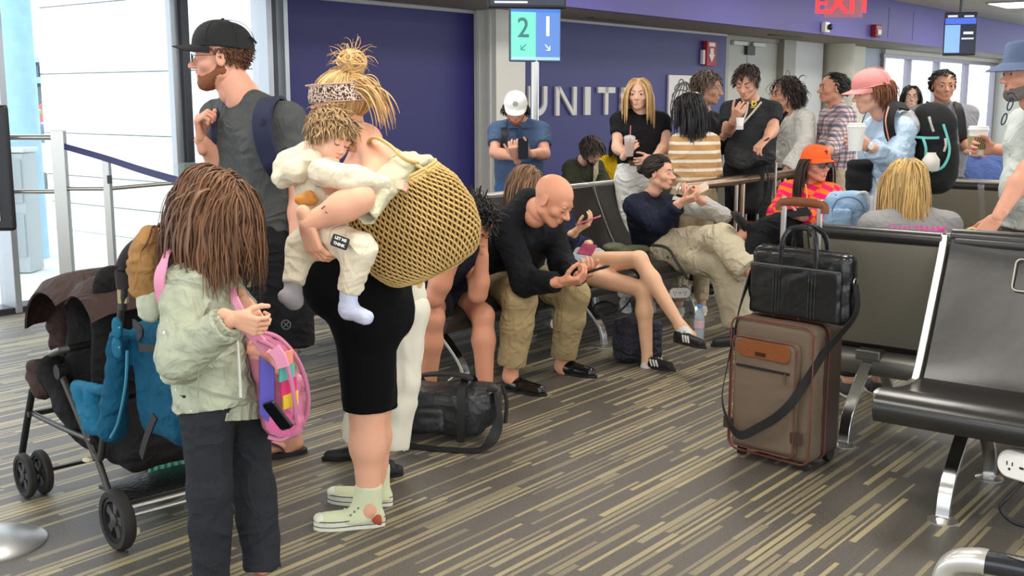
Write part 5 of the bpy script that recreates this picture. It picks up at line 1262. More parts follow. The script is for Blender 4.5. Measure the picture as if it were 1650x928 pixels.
# ---- white-cap man leaning at the column, texting
h = Human('bearded man in blue polo shirt and white cap looking at his phone by the pillar', 'person', P(835, 400, 8.5) * A(1, 1, 0), (206, 150, 126), vox=.009)
auto(h, 8.5, (837, 196), (0.0, -1, 0), 1.0, shw=.168); h.head(831, 174, 8.38, (-.02, -.88, -.45), eyes='down', vox=.005)
h.joints(elR=(797, 246, 8.35), wrR=(832, 254, 8.12), elL=(878, 248, 8.35), wrL=(852, 247, 8.12))
h.torso(1.05); h.arm('R'); h.arm('L'); legs(h, 1.0, (60, 60, 62)); h.hand('R', (-.1, -.2, .35), palm=(.2, 1, 0), curl=.7, vox=.005); h.hand('L', (-.6, -.3, .3), palm=(0, .5, .6), curl=.7, vox=.005); h.finish(); h.face(brow=(90, 60, 40))
h.top(cloth('polo_blue', (70, 90, 120)), .62, 1.06, name='polo_shirt', collar=.03); h.pants(cloth('jeans_blue', (58, 92, 138)), 2.0, name='jeans')
b = MB(); b.grid(np.array([[h.J['neck'] + A(x, -.10 - .03 * (1 - abs(x) / .07), z) for z in (.0, -.045)] for x in np.linspace(-.085, .085, 9)]), thick=.006); obj('collar', b, _mats['polo_blue'], h.root)
b = MB(); q = h.J['neck'] + A(0, -.135, -.10); b.box(q, (.03, .008, .14)); obj('button_placket', b, cloth('polo_dark', (54, 72, 100)), h.root, bevel=.003)
h.beard(B_RED, .004); cp_ = h.cap(mat('cap_white', (232, 230, 224), .8), size=1.02, tilt=-.06)
b = MB(); Mq = h.H @ frame((0, .098, .085), (0, .85, .5)); b.lathe([(0, 0), (.020, 0), (.022, .003), (0, .004)], 6, Mq @ np.array(Matrix.Rotation(-math.pi / 2, 4, 'X'))); obj('cap_patch', b, mat('patch_grey', (150, 150, 148), .6), cp_)
h.hair(H_DKB, n=70, length=(.05, .08), style='part', grav=.8, r=.009, allow=lambda p: (abs(p[:, 0]) > .055) & (p[:, 2] < .03) & (p[:, 2] > -.06), cap=False, wave=.006)
phone('black phone in the hands of the white-capped man', frame(P(843, 240, 8.06), (0, .3, 1), (0, -1, .3)), scr=(26, 30, 40))
b = MB(); b.sweep(crv([P(812, 205, 8.45), P(812, 215, 8.33), P(811, 235, 8.33), P(806, 255, 8.42)], 5), [(-.022, -.004), (.022, -.004), (.022, .004), (-.022, .004)], (0, -1, 0))
r = thing('backpack', 'black backpack worn by the man in the white cap', 'backpack', P(835, 260, 8.7) * A(1, 1, 1)); obj('shoulder_strap', b, mat('strap_black', (26, 24, 22), .7), r)
s = S(.01, .03); s.box(P(838, 248, 8.75), (.14, .07, .21), None, .06); V, F = s.build(); obj('bag_body', (V, F), WEB, r, sharp=0)

# ---- seated man in olive jacket
h = Human('seated dark haired man in an olive jacket looking down beyond the rail', 'person', P(935, 400, 9.9) * A(1, 1, 0), (214, 168, 146), vox=.010)
auto(h, 9.9, (940, 258), (.75, -.6, 0), 1.0, lean=(.02, 0, 0), mode='sit'); h.head(953, 243, 9.72, (.62, -.6, -.5), eyes='down', vox=.005)
h.joints(elR=(925, 300, 9.6), wrR=(950, 306, 9.45), elL=(975, 300, 9.8), wrL=(965, 306, 9.5))
h.torso(1.05); h.arm('R'); h.arm('L'); legs(h, 1.0, (40, 40, 42)); h.hand('R', palm=(0, .3, .6), vox=.005); h.finish(); h.face()
h.top(cloth('olive_jacket', (52, 54, 40)), 1.9, 1.12, ease=.022, name='jacket', collar=.05, amp=.010); h.pants(cloth('dark_trousers', (42, 42, 46)), 1.95)
b = MB(); b.grid(np.array([[h.J['neck'] + h.f * (.125 + .01 * (1 - x * x * 100)) + h.r * (x) + UP * z for z in (-.01, -.10, -.22)] for x in np.linspace(-.035, .035, 5)]), thick=.008); obj('inner_shirt', b, cloth('cream_knit', (210, 200, 170)), h.root)
h.hair(H_DKB, n=230, length=(.06, .09), style='forward', grav=.3, r=.008, lift=.006); h.beard(mat('beard_dark', (44, 34, 30), .8), .003)

# ---- seated person in yellow jacket behind
h = Human('seated person in a yellow jacket, mostly hidden behind the blonde woman', 'person', P(985, 400, 10.3) * A(1, 1, 0), (206, 160, 140), vox=.011)
auto(h, 10.3, (990, 254), (.3, -.9, 0), .95, mode='sit'); h.head(1002, 236, 10.2, (.3, -.7, -.5), eyes='down', vox=.006)
h.joints(elR=(968, 292, 10.2), wrR=(985, 310, 10.0), elL=(1010, 292, 10.2), wrL=(1000, 310, 10.0))
h.torso(1.0); h.arm('R'); h.arm('L'); legs(h, 1.0, (40, 40, 42)); h.finish(); h.face()
h.top(cloth('yellow_jacket', (222, 182, 20)), 1.9, 1.0, ease=.02, name='jacket', collar=.05, amp=.008); h.pants(cloth('dark_trousers', (42, 42, 46)), 1.95)
h.hair(H_DKB, n=160, length=(.10, .16), style='part', grav=.6, r=.009)

# ---- blonde woman with iced coffee
h = Human('long haired blonde woman in black tee holding an iced coffee by the wall letters', 'person', P(1033, 400, 8.2) * A(1, 1, 0), (226, 178, 152), vox=.008)
auto(h, 8.2, (1032, 180), (.05, -1, 0), .96, shw=.165); h.head(1029, 151, 8.15, (-.25, -.97, -.05), kind='f', vox=.0045, size=.98)
h.joints(elR=(994, 238, 8.1), wrR=(1008, 248, 7.94), elL=(1075, 232, 8.12), wrL=(1052, 256, 7.98))
h.torso(.92, ch=.95); h.arm('R', .95); h.arm('L', .95); legs(h, 1.0, (220, 220, 216)); h.hand('R', (.3, -.3, .45), palm=(.5, 1, 0), curl=.75, vox=.004); h.hand('L', (-.7, -.1, -.2), palm=(0, .9, .1), curl=.5, vox=.005); h.finish(); h.face(brow=(150, 112, 80), lip=(196, 110, 104))
h.top(cloth('black_tee', (24, 24, 27)), .50, .93, name='shirt', hem=-.06, ch=1.0); h.pants(cloth('white_trousers', (222, 220, 214)), 2.0, waist=.12)
b = MB(); pel = (h.J['hipL'] + h.J['hipR']) / 2 + UP * .115; b.sweep([pel + A(math.cos(a) * .155, math.sin(a) * .118, 0) for a in np.linspace(0, 6.28, 24, endpoint=False)], [(-.004, -.018), (.004, -.018), (.004, .018), (-.004, .018)], UP, closed=True); obj('belt', b, mat('belt_brown', (86, 52, 36), .5), h.root)
h.hair(H_HNY, n=360, length=(.26, .34), style='part', grav=1.3, r=.006, wave=.004, spread=-.1, hairline=.010, lift=-.002)
cup('clear iced coffee cup with pink straw held by the blonde woman', frame(P(1014, 252, 7.88), (0, 1, 0)), 'clear', r=.041, hgt=.13)

# ---- man with glasses behind the striped sweater
h = Human('greying man in black top with thin glasses behind the woman in stripes', 'person', P(1142, 400, 8.9) * A(1, 1, 0), (208, 156, 128), vox=.009)
auto(h, 8.9, (1133, 180), (.75, -.5, 0), 1.0); h.head(1141, 142, 8.85, (.88, -.42, -.10), vox=.0045, size=1.08)
h.joints(elR=(1148, 238, 8.6), wrR=(1172, 214, 8.45), elL=(1165, 235, 8.8), wrL=(1180, 206, 8.55))
h.torso(1.0); h.arm('R'); h.arm('L'); legs(h, 1.0, (40, 40, 42)); h.hand('R', (.6, -.2, .4), palm=(0, .6, .6), curl=.5, vox=.005); h.hand('L', (.7, -.1, -.1), palm=(0, 0, -1), curl=.4, vox=.005); h.finish(); h.face(brow=(80, 66, 56))
h.top(cloth('black_top', (28, 28, 32)), 1.7, 1.05, name='shirt', collar=.03); h.pants(cloth('dark_trousers', (42, 42, 46)), 1.95)
h.hair(H_GRY, n=260, length=(.05, .08), style='side', grav=.25, r=.006, lift=.004, spread=.1); h.glasses((120, 116, 110), .020)

# ---- woman in striped sweater, back to us
def fstr(t, x, y, z):
    f = t.mth('FRACT', t.mth('DIVIDE', t.mth('ADD', z, .012), .062)); m_ = t.mth('LESS_THAN', f, .34); low = t.mth('LESS_THAN', z, 1.325)
    return t.mix(t.mth('MULTIPLY', m_, low), lin((190, 148, 98)), lin((232, 222, 206)))
STR = stripes('striped_knit', fstr)
h = Human('black haired woman in a tan and cream striped sweater seen from behind', 'person', P(1120, 400, 7.95) * A(1, 1, 0), (214, 172, 150), vox=.008)
auto(h, 7.95, (1120, 215), (-.25, 1, 0), .92, shw=.134); h.head(1108, 178, 7.97, (-.85, .35, -.30), kind='f', vox=.0045)
h.joints(elL=(1086, 282, 7.90), wrL=(1080, 262, 8.10), elR=(1152, 280, 8.05), wrR=(1150, 285, 8.25))
h.torso(.95); h.arm('L', .9); h.arm('R', .9); legs(h, 1.0, (200, 198, 190)); h.hand('L', (-.4, .6, .5), vox=.005, curl=.4); h.finish(); h.face(brow=(40, 30, 26))
h.top(STR, 1.0, .96, ease=.016, name='sweater', hem=.04, collar=.02); h.pants(cloth('tan_trousers', (176, 158, 130)), 1.95)
h.hair(H_BLK, n=320, length=(.17, .24), style='part', grav=.85, r=.008, wave=.005, lift=.006)
b = MB(); Mh = h.H @ frame((.02, -.085, .085), (0, -.8, .6)); b.sweep(T(Mh, crv([(-.045, 0, -.01), (0, .018, .004), (.045, 0, -.01)], 6)), [(-.010, -.006), (.010, -.006), (.010, .006), (-.010, .006)], UP); obj('hair_clip', b, mat('clip_shell', (110, 112, 116), .25), h.root, bevel=.003)

# ---- tall man in black polo with lanyard
h = Human('tall man in a black polo with lanyard looking down before the grey door', 'person', P(1212, 400, 8.5) * A(1, 1, 0), (212, 160, 134), vox=.008)
auto(h, 8.5, (1211, 163), (-.25, -1, 0), 1.02, shw=.160); h.head(1203, 132, 8.38, (-.45, -.8, -.42), eyes='down', vox=.0045, size=1.04)
h.joints(elR=(1172, 212, 8.45), wrR=(1184, 192, 8.15), elL=(1246, 208, 8.35), wrL=(1233, 226, 8.15))
h.torso(1.05, belly=.03); h.arm('R'); h.arm('L'); legs(h, 1.0, (40, 40, 42)); h.hand('R', (.1, -.3, .3), palm=(.4, .9, .2), curl=.7, vox=.004); h.hand('L', (-.5, -.3, -.45), palm=(0, .1, -1), curl=.6, vox=.004); h.finish(); h.face()
h.top(cloth('polo_charcoal', (46, 48, 50)), .62, 1.06, name='polo_shirt', collar=.03); h.pants(cloth('dark_trousers', (42, 42, 46)), 1.95)
h.hair(H_DKB, n=260, length=(.04, .06), style='forward', grav=.15, r=.006, lift=.003)
ln = MB(); ln.sweep(crv([P(1205, 164, 8.30), P(1203, 180, 8.28), P(1196, 197, 8.26)], 5), [(-.007, -.002), (.007, -.002), (.007, .002), (-.007, .002)], (0, -1, 0)); ln.sweep(crv([P(1227, 164, 8.30), P(1212, 182, 8.28), P(1196, 200, 8.26)], 5), [(-.007, -.002), (.007, -.002), (.007, .002), (-.007, .002)], (0, -1, 0)); 
o = obj('lanyard', ln, mat('lanyard_grey', (188, 184, 170), .6), h.root); b = MB(); q = P(1192, 200, 8.22); b.box(q, (.055, .004, .08)); obj('badge', b, mat('badge_white', (222, 222, 222), .4), o, bevel=.002)
text('D', .055, frame(P(1215, 167, 8.268), (0, .1, 1), (0, -1, .1)) @ np.diag([1, 1, 1, 1]), mat('logo_yellow', (214, 196, 60), .6), 'chest_letter', h.root, .001, bold=.002)
b = MB(); b.box(P(1215, 173, 8.268), (.05, .003, .006)); obj('chest_underline', b, _mats['logo_yellow'], h.root)
b = MB(); b.tube([h.J['wrL'] + .002 * A(0, 0, 1) + .029 * (math.cos(a) * A(.8, 0, .5) + math.sin(a) * A(0, 1, 0)) for a in np.linspace(0, 6.2, 16)], .007, 6); obj('wrist_watch', b, BLK, h.root)
r = thing('small_cup', 'small white paper cup in the hand of the tall man in black polo', 'cup', P(1191, 196, 8.05)); b = MB(); b.lathe([(0, 0), (.022, 0), (.030, .06), (.028, .06)], 20, frame(P(1192, 203, 8.06), (0, 1, 0))); obj('cup_body', b, mat('white_paper', (240, 238, 234), .6), r)

# ---- woman in white jacket
h = Human('smiling woman in a white jacket with curly dark hair and red glasses', 'person', P(1278, 400, 9.10) * A(1, 1, 0), (212, 158, 130), vox=.008)
auto(h, 9.10, (1282, 178), (-1, -.25, 0), 1.0, shw=.16); h.head(1264, 152, 9.05, (-.97, -.22, .0), kind='f', vox=.0045, size=1.06)
h.joints(elL=(1300, 226, 8.90), wrL=(1264, 278, 8.80), elR=(1262, 240, 9.20), wrR=(1248, 262, 9.10))
h.torso(.95); h.arm('L', .95); h.arm('R', .95); legs(h, 1.0, (60, 60, 60)); h.hand('L', (-.4, -.1, -.9), palm=(-.6, .4, .2), curl=.4, vox=.005); h.finish(); h.face(brow=(60, 40, 34), lip=(190, 84, 84))
h.top(cloth('white_jacket', (228, 226, 218)), 1.88, 1.02, ease=.024, name='jacket', collar=.04, hem=-.05, amp=.008); h.pants(cloth('black_trousers', (26, 26, 29)), 1.95, waist=.14)
h.hair(H_DKB, n=460, length=(.08, .12), style='back', grav=.7, r=.006, wave=.011, curl=.011, lift=.006, spread=.3, hairline=.008); h.glasses((150, 40, 40), .019)
b = MB(); b.sweep(crv([P(1268, 180, 8.90), P(1255, 200, 8.88), P(1247, 232, 8.90)], 6), [(-.014, -.003), (.014, -.003), (.014, .003), (-.014, .003)], (-.6, -1, 0)); obj('inner_shirt', b, cloth('black_trousers', (26, 26, 29)), h.root)

# ---- man in plaid shirt
def fpl(t, x, y, z):
    a = t.mth('ADD', t.mth('MULTIPLY', x, .8), t.mth('MULTIPLY', y, .6)); c = lin((206, 196, 198))
    def line(v, p, w, o=0.0): return t.mth('LESS_THAN', t.mth('FRACT', t.mth('DIVIDE', t.mth('ADD', v, o), p)), w)
    c = t.mix(t.mth('MULTIPLY', line(a, .07, .30), .6), c, lin((60, 62, 92))); c = t.mix(t.mth('MULTIPLY', line(z, .07, .30), .6), c, lin((60, 62, 92)))
    c = t.mix(t.mth('MULTIPLY', line(a, .07, .10, .03), .8), c, lin((150, 60, 70))); return t.mix(t.mth('MULTIPLY', line(z, .07, .10, .03), .8), c, lin((150, 60, 70)))
h = Human('man with receding dark hair in a plaid shirt, in profile before the column', 'person', P(1348, 400, 8.9) * A(1, 1, 0), (196, 140, 112), vox=.009)
auto(h, 8.9, (1350, 172), (-1, -.1, 0), 1.0); h.head(1341, 142, 8.9, (-1, -.12, .04), vox=.0045, size=1.05)
h.joints(elL=(1340, 240, 8.55), wrL=(1320, 250, 8.3), elR=(1335, 240, 9.1), wrR=(1320, 250, 9.0))
h.torso(1.08, belly=.02); h.arm('L'); h.arm('R'); legs(h, 1.0, (70, 60, 50)); h.hand('L', vox=.005); h.finish(); h.face(brow=(50, 38, 32))
h.top(stripes('plaid_cloth', fpl), 1.3, 1.08, name='shirt', collar=.04, ease=.016); h.pants(cloth('khaki_pale', (190, 172, 146)), 1.95)
h.hair(H_BLK, n=240, length=(.03, .05), style='back', grav=.2, r=.006, hairline=.018)

# ---- small woman with glasses far back, and man in grey shirt with backpack
h = Human('dark haired woman with round glasses peeking between the pink cap and the grey shirt', 'person', P(1470, 400, 11.5) * A(1, 1, 0), (218, 174, 150), vox=.011)
auto(h, 11.5, (1470, 176), (-.2, -1, 0), .9, shw=.15); h.head(1468, 156, 11.4, (-.25, -.96, .0), kind='f', vox=.006)
h.torso(.9); h.arm('L'); h.arm('R'); legs(h, 1.0, (60, 60, 60)); h.finish(); h.face(brow=(30, 24, 22)); h.top(cloth('pale_blouse', (200, 200, 204)), 1.9, .95); h.pants(cloth('dark_trousers', (42, 42, 46)), 1.95)
h.hair(H_BLK, n=150, length=(.12, .18), style='part', grav=.8, r=.010); h.glasses((24, 22, 24), .020)
h = Human('dark haired man in a grey shirt with black backpack straps before the right windows', 'person', P(1520, 400, 9.0) * A(1, 1, 0), (190, 138, 112), vox=.008)
auto(h, 9.0, (1520, 170), (-.05, -1, 0), 1.04, shw=.20); h.head(1521, 138, 8.95, (-.12, -.97, -.05), vox=.0045, size=1.06, wide=1.05)
h.joints(elR=(1482, 232, 8.9), wrR=(1490, 262, 8.75), elL=(1556, 230, 8.9), wrL=(1566, 244, 8.6))
h.torso(1.1, belly=.02); h.arm('R'); h.arm('L'); legs(h, 1.0, (50, 46, 44)); h.hand('L', (.6, -.3, .1), palm=(0, 0, 1), vox=.005); h.finish(); h.face(brow=(30, 24, 22), lip=(160, 96, 88))
h.top(cloth('shirt_grey', (132, 132, 138)), 1.1, 1.12, name='shirt', collar=.04); h.pants(cloth('dark_trousers', (42, 42, 46)), 1.95)
h.hair(H_BLK, n=230, length=(.025, .04), style='side', grav=.1, r=.006, hairline=.008); h.beard(mat('stubble', (120, 88, 74), .8), .0015, n=1)
for o_ in [c for c in h.root.children if c.name.startswith('beard')]: bpy.data.objects.remove(o_)
r = thing('backpack', 'black backpack of the man in the grey shirt, straps over his shoulders', 'backpack', P(1520, 220, 9.25)); s = S(.011, .03); s.box(P(1520, 215, 9.28), (.17, .09, .24), None, .07); V, F = s.build(); obj('bag_body', (V, F), WEB, r, sharp=0)
for px in ((1498, 1492, 1488), (1543, 1549, 1552)):
    b = MB(); b.sweep(crv([P(px[0], 166, 9.12), P(px[0], 168, 8.86), P(px[1], 190, 8.80), P(px[2], 225, 8.84), P(px[2] + (px[2] > 1520) * 6 - 3, 245, 9.1)], 5), [(-.030, -.006), (.030, -.006), (.030, .006), (-.030, .006)], [unit(A(0, -1, .0) + .8 * UP * (k < 6)) for k in range(21)]); obj('shoulder_strap', b, WEB, r)
h = Human('seated bald man with dark glasses and blue shirt beyond the far seats', 'person', P(1578, 400, 10.4) * A(1, 1, 0), (186, 118, 92), vox=.010)
auto(h, 10.4, (1578, 250), (-.3, 1, 0), 1.0, mode='sit'); h.head(1578, 222, 10.35, (.55, .8, -.15), vox=.005); h.torso(1.15); h.arm('L'); h.arm('R'); legs(h, 1.0, (60, 60, 60)); h.finish(); h.face(); h.glasses((16, 16, 18), .021, tint=True)
h.top(cloth('blue_shirt_back', (84, 104, 160)), 1.9, 1.15, name='shirt'); h.pants(cloth('dark_trousers', (42, 42, 46)), 1.95)

# ---- woman in pink cap with backpack and coffee
LBL = cloth('pale_blue_linen', (178, 200, 222), bscale=12, bump=.2)
h = Human('woman in a pink cap and pale blue shirt holding a white coffee cup', 'person', P(1440, 500, 6.3) * A(1, 1, 0), (222, 168, 144), vox=.007)
auto(h, 6.3, (1432, 190), (-1, -.12, 0), .97, shw=.165, lean=(.02, 0, 0)); h.head(1404, 148, 6.25, (-.98, -.15, -.16), kind='f', vox=.004, size=1.0)
h.joints(elL=(1440, 262, 6.05), wrL=(1400, 236, 5.92), elR=(1425, 262, 6.5), wrR=(1402, 250, 6.4))
h.torso(.98); h.arm('L', .95); h.arm('R', .95); legs(h, 1.0, (230, 228, 222)); h.hand('L', (-.9, -.1, .32), palm=(-.1, .95, 0), curl=.62, thumb=.6, vox=.0035); h.finish(); h.face(brow=(110, 70, 48), lip=(200, 120, 110))
h.top(LBL, 1.85, 1.0, ease=.026, name='shirt', collar=.03, hem=.16, amp=.012, flare=1.1); h.pants(LBL, 1.95, wide=1.5, ease=.02, amp=.01)
h.hair(H_RED, n=420, length=(.07, .12), style='back', grav=.8, r=.005, wave=.005, floor_=-.05, spread=.05, lift=-.002, cap=True, capgrow=.002, allow=lambda p: p[:, 2] < .055)
h.cap(mat('cap_pink', (208, 134, 130), .8, bump=.1, bscale=120), size=1.06, tilt=-.12)
s = S(.008, .03); nb = h.J['neck']; s.path([nb + A(.05, -.09, .0), nb + A(.10, 0, .01), nb + A(.05, .10, .0)], .035); s.ell(nb + A(.12, 0, -.05), (.05, .10, .07)); V, F = s.build(); obj('hood', (folds(V, F, .008, 14), F), cloth('hood_grey', (172, 174, 178)), h.root, sharp=0)
b = MB(); b.tube([h.J['wrL'] + .028 * (math.cos(a) * A(.3, 0, .9) + math.sin(a) * A(.1, 1, 0)) for a in np.linspace(0, 6.2, 16)], .006, 6); wt = obj('wrist_watch', b, CHROME, h.root); b = MB(); b.lathe([(0, 0), (.016, 0), (.016, .006), (0, .007)], 16, frame(h.J['wrL'] + A(0, -.034, .0), (0, 0, 1), (0, -1, 0))); obj('watch_dial', b, mat('dial', (225, 225, 220), .3), wt)
cup('white paper coffee cup held by the woman in the pink cap', frame(P(1378, 243, 5.86), (0, 1, 0)), 'paper', r=.046, hgt=.125)
for q in ([(1396, 180, 6.1), (1388, 200, 6.05), (1384, 214, 6.03)],):
    b = MB(); b.tube(crv([P(*a) for a in q], 5), .003, 6); obj('drawstring', b, BLK, h.root)
BKP = mat('pack_black', (18, 19, 20), .85, bump=.1, bscale=20)
r = thing('backpack', 'large black hiking backpack with teal trim on the pink-capped woman', 'backpack', P(1505, 320, 6.3)); c_ = P(1503, 245, 6.3)
s = S(.008, .04); s.box(c_, (.105, .14, .235), None, .09); s.ell(c_ + A(.07, 0, -.06), (.07, .12, .15)); s.ell(c_ + A(-.02, 0, .22), (.09, .11, .06)); V, F = s.build(); obj('bag_body', (folds(V, F, .008, 9), F), BKP, r, sharp=0)
TEAL = mat('teal_trim', (110, 196, 190), .6)
for q in ([(1470, 220, 6.13), (1490, 222, 6.12), (1513, 222, 6.14)], [(1487, 222, 6.115), (1492, 240, 6.10), (1490, 262, 6.11)], [(1520, 200, 6.16), (1530, 240, 6.15), (1520, 268, 6.13), (1500, 276, 6.13)]):
    b = MB(); b.sweep(crv([P(*a) for a in q], 5), [(-.007, -.002), (.007, -.002), (.007, .002), (-.007, .002)], (0, -1, 0)); obj('trim_tape', b, TEAL, r)
for q in ([(1497, 188, 6.13), (1500, 200, 6.12), (1504, 212, 6.12)], [(1523, 223, 6.14), (1524, 234, 6.13), (1521, 244, 6.13)]): b = MB(); b.tube(crv([P(*a) for a in q], 5), .007, 6); obj('zip_pull', b, mat('zip_grey', (186, 184, 176), .5), r)
b = MB(); b.sweep(crv([P(1460, 172, 6.25), P(1440, 171, 6.12), P(1432, 195, 6.06), P(1438, 225, 6.08), P(1462, 250, 6.2)], 6), [(-.028, -.006), (.028, -.006), (.028, .006), (-.028, .006)], [unit(A(-.3, -1, .5 if k < 12 else 0)) for k in range(25)]); obj('shoulder_strap', b, BKP, r)
b = MB(); b.tube(crv([P(1432, 172, 6.07), P(1427, 195, 6.02), P(1432, 225, 6.04)], 6), .004, 6); obj('strap_piping', b, mat('coral_trim', (222, 140, 112), .6), r)
b = MB(); q = P(1499, 275, 6.08); b.lathe([(0, 0), (.038, 0), (.046, .02), (.046, .06), (.026, .088), (.024, .098)], 22, rotz(0, q)); wbt = single('baby_bottle', 'small white bottle with a brown dot in the side pocket of the black backpack', 'bottle', b, mat('bottle_white', (226, 222, 212), .4))
b = MB(); b.lathe([(0, .09), (.027, .09), (.027, .112), (0, .114)], 20, rotz(0, q)); o = obj('bottle_cap', b, mat('cap_dark_green', (54, 60, 52), .4)); o.location = (0, 0, 0); bpy.data.objects.remove(o)

# ---- seated woman in orange cap and checked cardigan
def fck(t, x, y, z):
    a = t.mth('ADD', t.mth('MULTIPLY', x, .95), t.mth('MULTIPLY', y, .3)); s_ = .052
    k = t.mth('MODULO', t.mth('ADD', t.mth('FLOOR', t.mth('DIVIDE', t.mth('ADD', a, z), s_)), t.mth('FLOOR', t.mth('DIVIDE', t.mth('ADD', t.mth('SUBTRACT', a, z), 20.0), s_))), 2.0)
    return t.mix(t.mth('ABSOLUTE', k), lin((250, 118, 40)), lin((232, 28, 96)))
CHK = stripes('checked_knit', fck)
h = Human('seated woman in an orange cap and orange and pink checked cardigan', 'person', P(1310, 500, 7.4) * A(1, 1, 0), (220, 160, 136), vox=.007)
auto(h, 7.4, (1306, 296), (-.85, -.55, 0), .98, shw=.18, mode='sit', tl=.46, lean=(-.05, 0, 0)); h.head(1315, 264, 7.32, (.42, -.9, -.02), kind='f', vox=.004, size=1.0)
h.joints(hipR=(1290, 400, 7.35), hipL=(1330, 400, 7.15), knR=(1235, 372, 7.0), anR=(1195, 425, 6.95), knL=(1255, 362, 6.95), anL=(1202, 376, 7.05), elL=(1338, 352, 7.05), wrL=(1290, 350, 6.95), elR=(1255, 345, 7.3), wrR=(1278, 345, 7.0))
h.torso(1.0); h.arm('L'); h.arm('R'); h.leg('R'); h.leg('L', foot=(-.06, 0, -.03)); h.hand('L', (-.9, 0, .1), palm=(0, .3, .8), curl=.5, vox=.0045); h.hand('R', (.6, -.3, .1), palm=(0, .3, .6), curl=.5, vox=.0045); h.finish(); h.face(brow=(60, 40, 32), lip=(190, 90, 84))
h.top(CHK, 1.85, 1.05, ease=.03, name='cardigan', hem=.02, amp=.010, flare=1.05); h.pants(cloth('black_trousers', (26, 26, 29)), 1.9, waist=.0)
h.hair(H_DKB, n=240, length=(.26, .33), style='part', grav=.9, r=.007, floor_=-.05, allow=lambda p: p[:, 2] < .05, capgrow=.002)
oc = h.cap(mat('cap_orange', (244, 92, 34), .8), size=1.02, tilt=-.05); h.glasses((16, 16, 18), .021, tint=True)
Mq = h.H @ frame((0, .0955, .088), (0, .42, .9), (0, .9, -.42)); text('T', .03, T(np.eye(4), np.eye(4)[:3, :3]) is None and Mq or h.H @ np.array([[-1, 0, 0, 0], [0, -.50, .866, .097], [0, .866, .50, .082], [0, 0, 0, 1.0]]), mat('cap_mark', (40, 20, 16), .7), 'cap_letter', oc, .0015, bold=.002)
h.neck = h.J['neck']; b = MB(); q = h.J['neck']; b.tube(crv([P(1298, 296, 7.2), P(1300, 320, 7.15), P(1292, 345, 7.1)], 6), .004, 6); obj('lanyard', b, mat('lanyard_gold', (196, 160, 90), .5), h.root)
for sd, sg in (('L', -1),):
    shoe(h, P(1205, 384, 7.05), P(1186, 356, 7.02), mat('shoe_black_soft', (24, 24, 26), .5), BLK, L=.22, upn=(.5, 0, .9)); hl = h.J['anR'] * A(1, 1, 0) + A(.05, 0, 0); shoe(h, hl, hl + A(-.25, -.05, 0), mat('shoe_black_soft', (24, 24, 26), .5), BLK, L=.25)
phone('dark phone in the lap of the woman in the orange cap', frame(P(1286, 343, 6.9), (1, .2, .1), (0, -.5, .8)), scr=(30, 32, 40))

# ---- blonde woman seated with back to us
h = Human('blonde woman in a grey tee seated on the right row, back to the camera', 'person', P(1470, 600, 5.35) * A(1, 1, 0), (222, 172, 146), vox=.007)
auto(h, 5.30, (1468, 342), (-.1, 1, 0), .98, mode='sit', tl=.46, shw=.185); h.head(1459, 294, 5.36, (-.15, 1, -.12), kind='f', vox=.004, size=.96)
h.joints(elL=(1400, 410, 5.32), wrL=(1402, 372, 5.6))
h.torso(1.05); h.arm('L'); h.arm('R'); legs(h, 1.0, (60, 60, 60)); h.hand('L', (.1, .5, .8), curl=.6, vox=.0045); h.finish(); h.face(brow=(150, 120, 80))
h.top(cloth('heather_grey', (150, 148, 148)), .55, 1.06, ease=.018, name='shirt', collar=.02); h.pants(cloth('dark_trousers', (42, 42, 46)), 1.95)
h.hair(H_BLD, n=560, length=(.24, .31), style='part', grav=1.2, r=.0065, wave=.006, lift=.004, floor_=-.075, hairline=-.0)
Mx = frame(P(1478, 371, 5.11), (0, .15, 1), (0, -1, .15)); text('WALTHAM', .052, Mx, mat('print_pink', (222, 92, 168), .7), 'shirt_lettering', h.root, .002, bold=.0015)
b = MB(); b.tube(crv([P(1462, 384, 5.10), P(1490, 379, 5.09), P(1540, 376, 5.14)], 6), .0025, 5); obj('charging_wire', b, mat('cable_white', (228, 228, 226), .5), h.root)
phone('phone with white screen held by the blonde woman seated with her back turned', frame(P(1409, 340, 5.62), (0, .15, 1), (.25, -1, 0)), case=(210, 206, 214), scr=(226, 232, 244))

# ---- man with bucket hat at the right edge
h = Human('bearded man in a blue bucket hat and pale grey tee at the right edge', 'person', P(1660, 600, 5.5) * A(1, 1, 0), (218, 156, 130), vox=.006)
auto(h, 5.5, (1688, 178), (-1, -.15, 0), 1.06, shw=.19); h.head(1652, 118, 5.45, (-1, -.10, -.05), vox=.0035, size=1.08)
h.joints(elL=(1655, 275, 5.15), wrL=(1606, 352, 5.05), elR=(1690, 250, 5.75), wrR=(1600, 240, 5.9))
h.torso(1.08, belly=.02); h.arm('L', 1.05); h.arm('R', 1.05); legs(h, 1.0, (60, 60, 60)); h.hand('L', (-.62, -.05, -.75), palm=(.5, .8, -.5), curl=.55, thumb=.6, vox=.003); h.hand('R', (-.95, 0, .05), palm=(-.1, .3, 1) if 0 else (0, -.9, -.1), curl=.6, thumb=.6, vox=.0035); h.finish(); h.face(brow=(70, 54, 46))
h.top(cloth('tee_pale', (192, 198, 192)), .66, 1.12, ease=.02, name='shirt', collar=.02, amp=.006); h.pants(cloth('olive_shorts', (92, 92, 78)), 1.0, name='shorts', ease=.02)
h.beard(B_GRY, .012); h.hair(H_GRY, n=160, length=(.03, .05), style='back', grav=.4, r=.006, allow=lambda p: p[:, 2] < .05, capgrow=.002)
BH = mat('bucket_blue', (88, 102, 132), .9, bump=.2, bscale=160)
Mb = h.H @ np.array(Matrix.Translation((0, -.012, .045))) @ np.diag([1.0, 1.18, 1.0, 1.0])
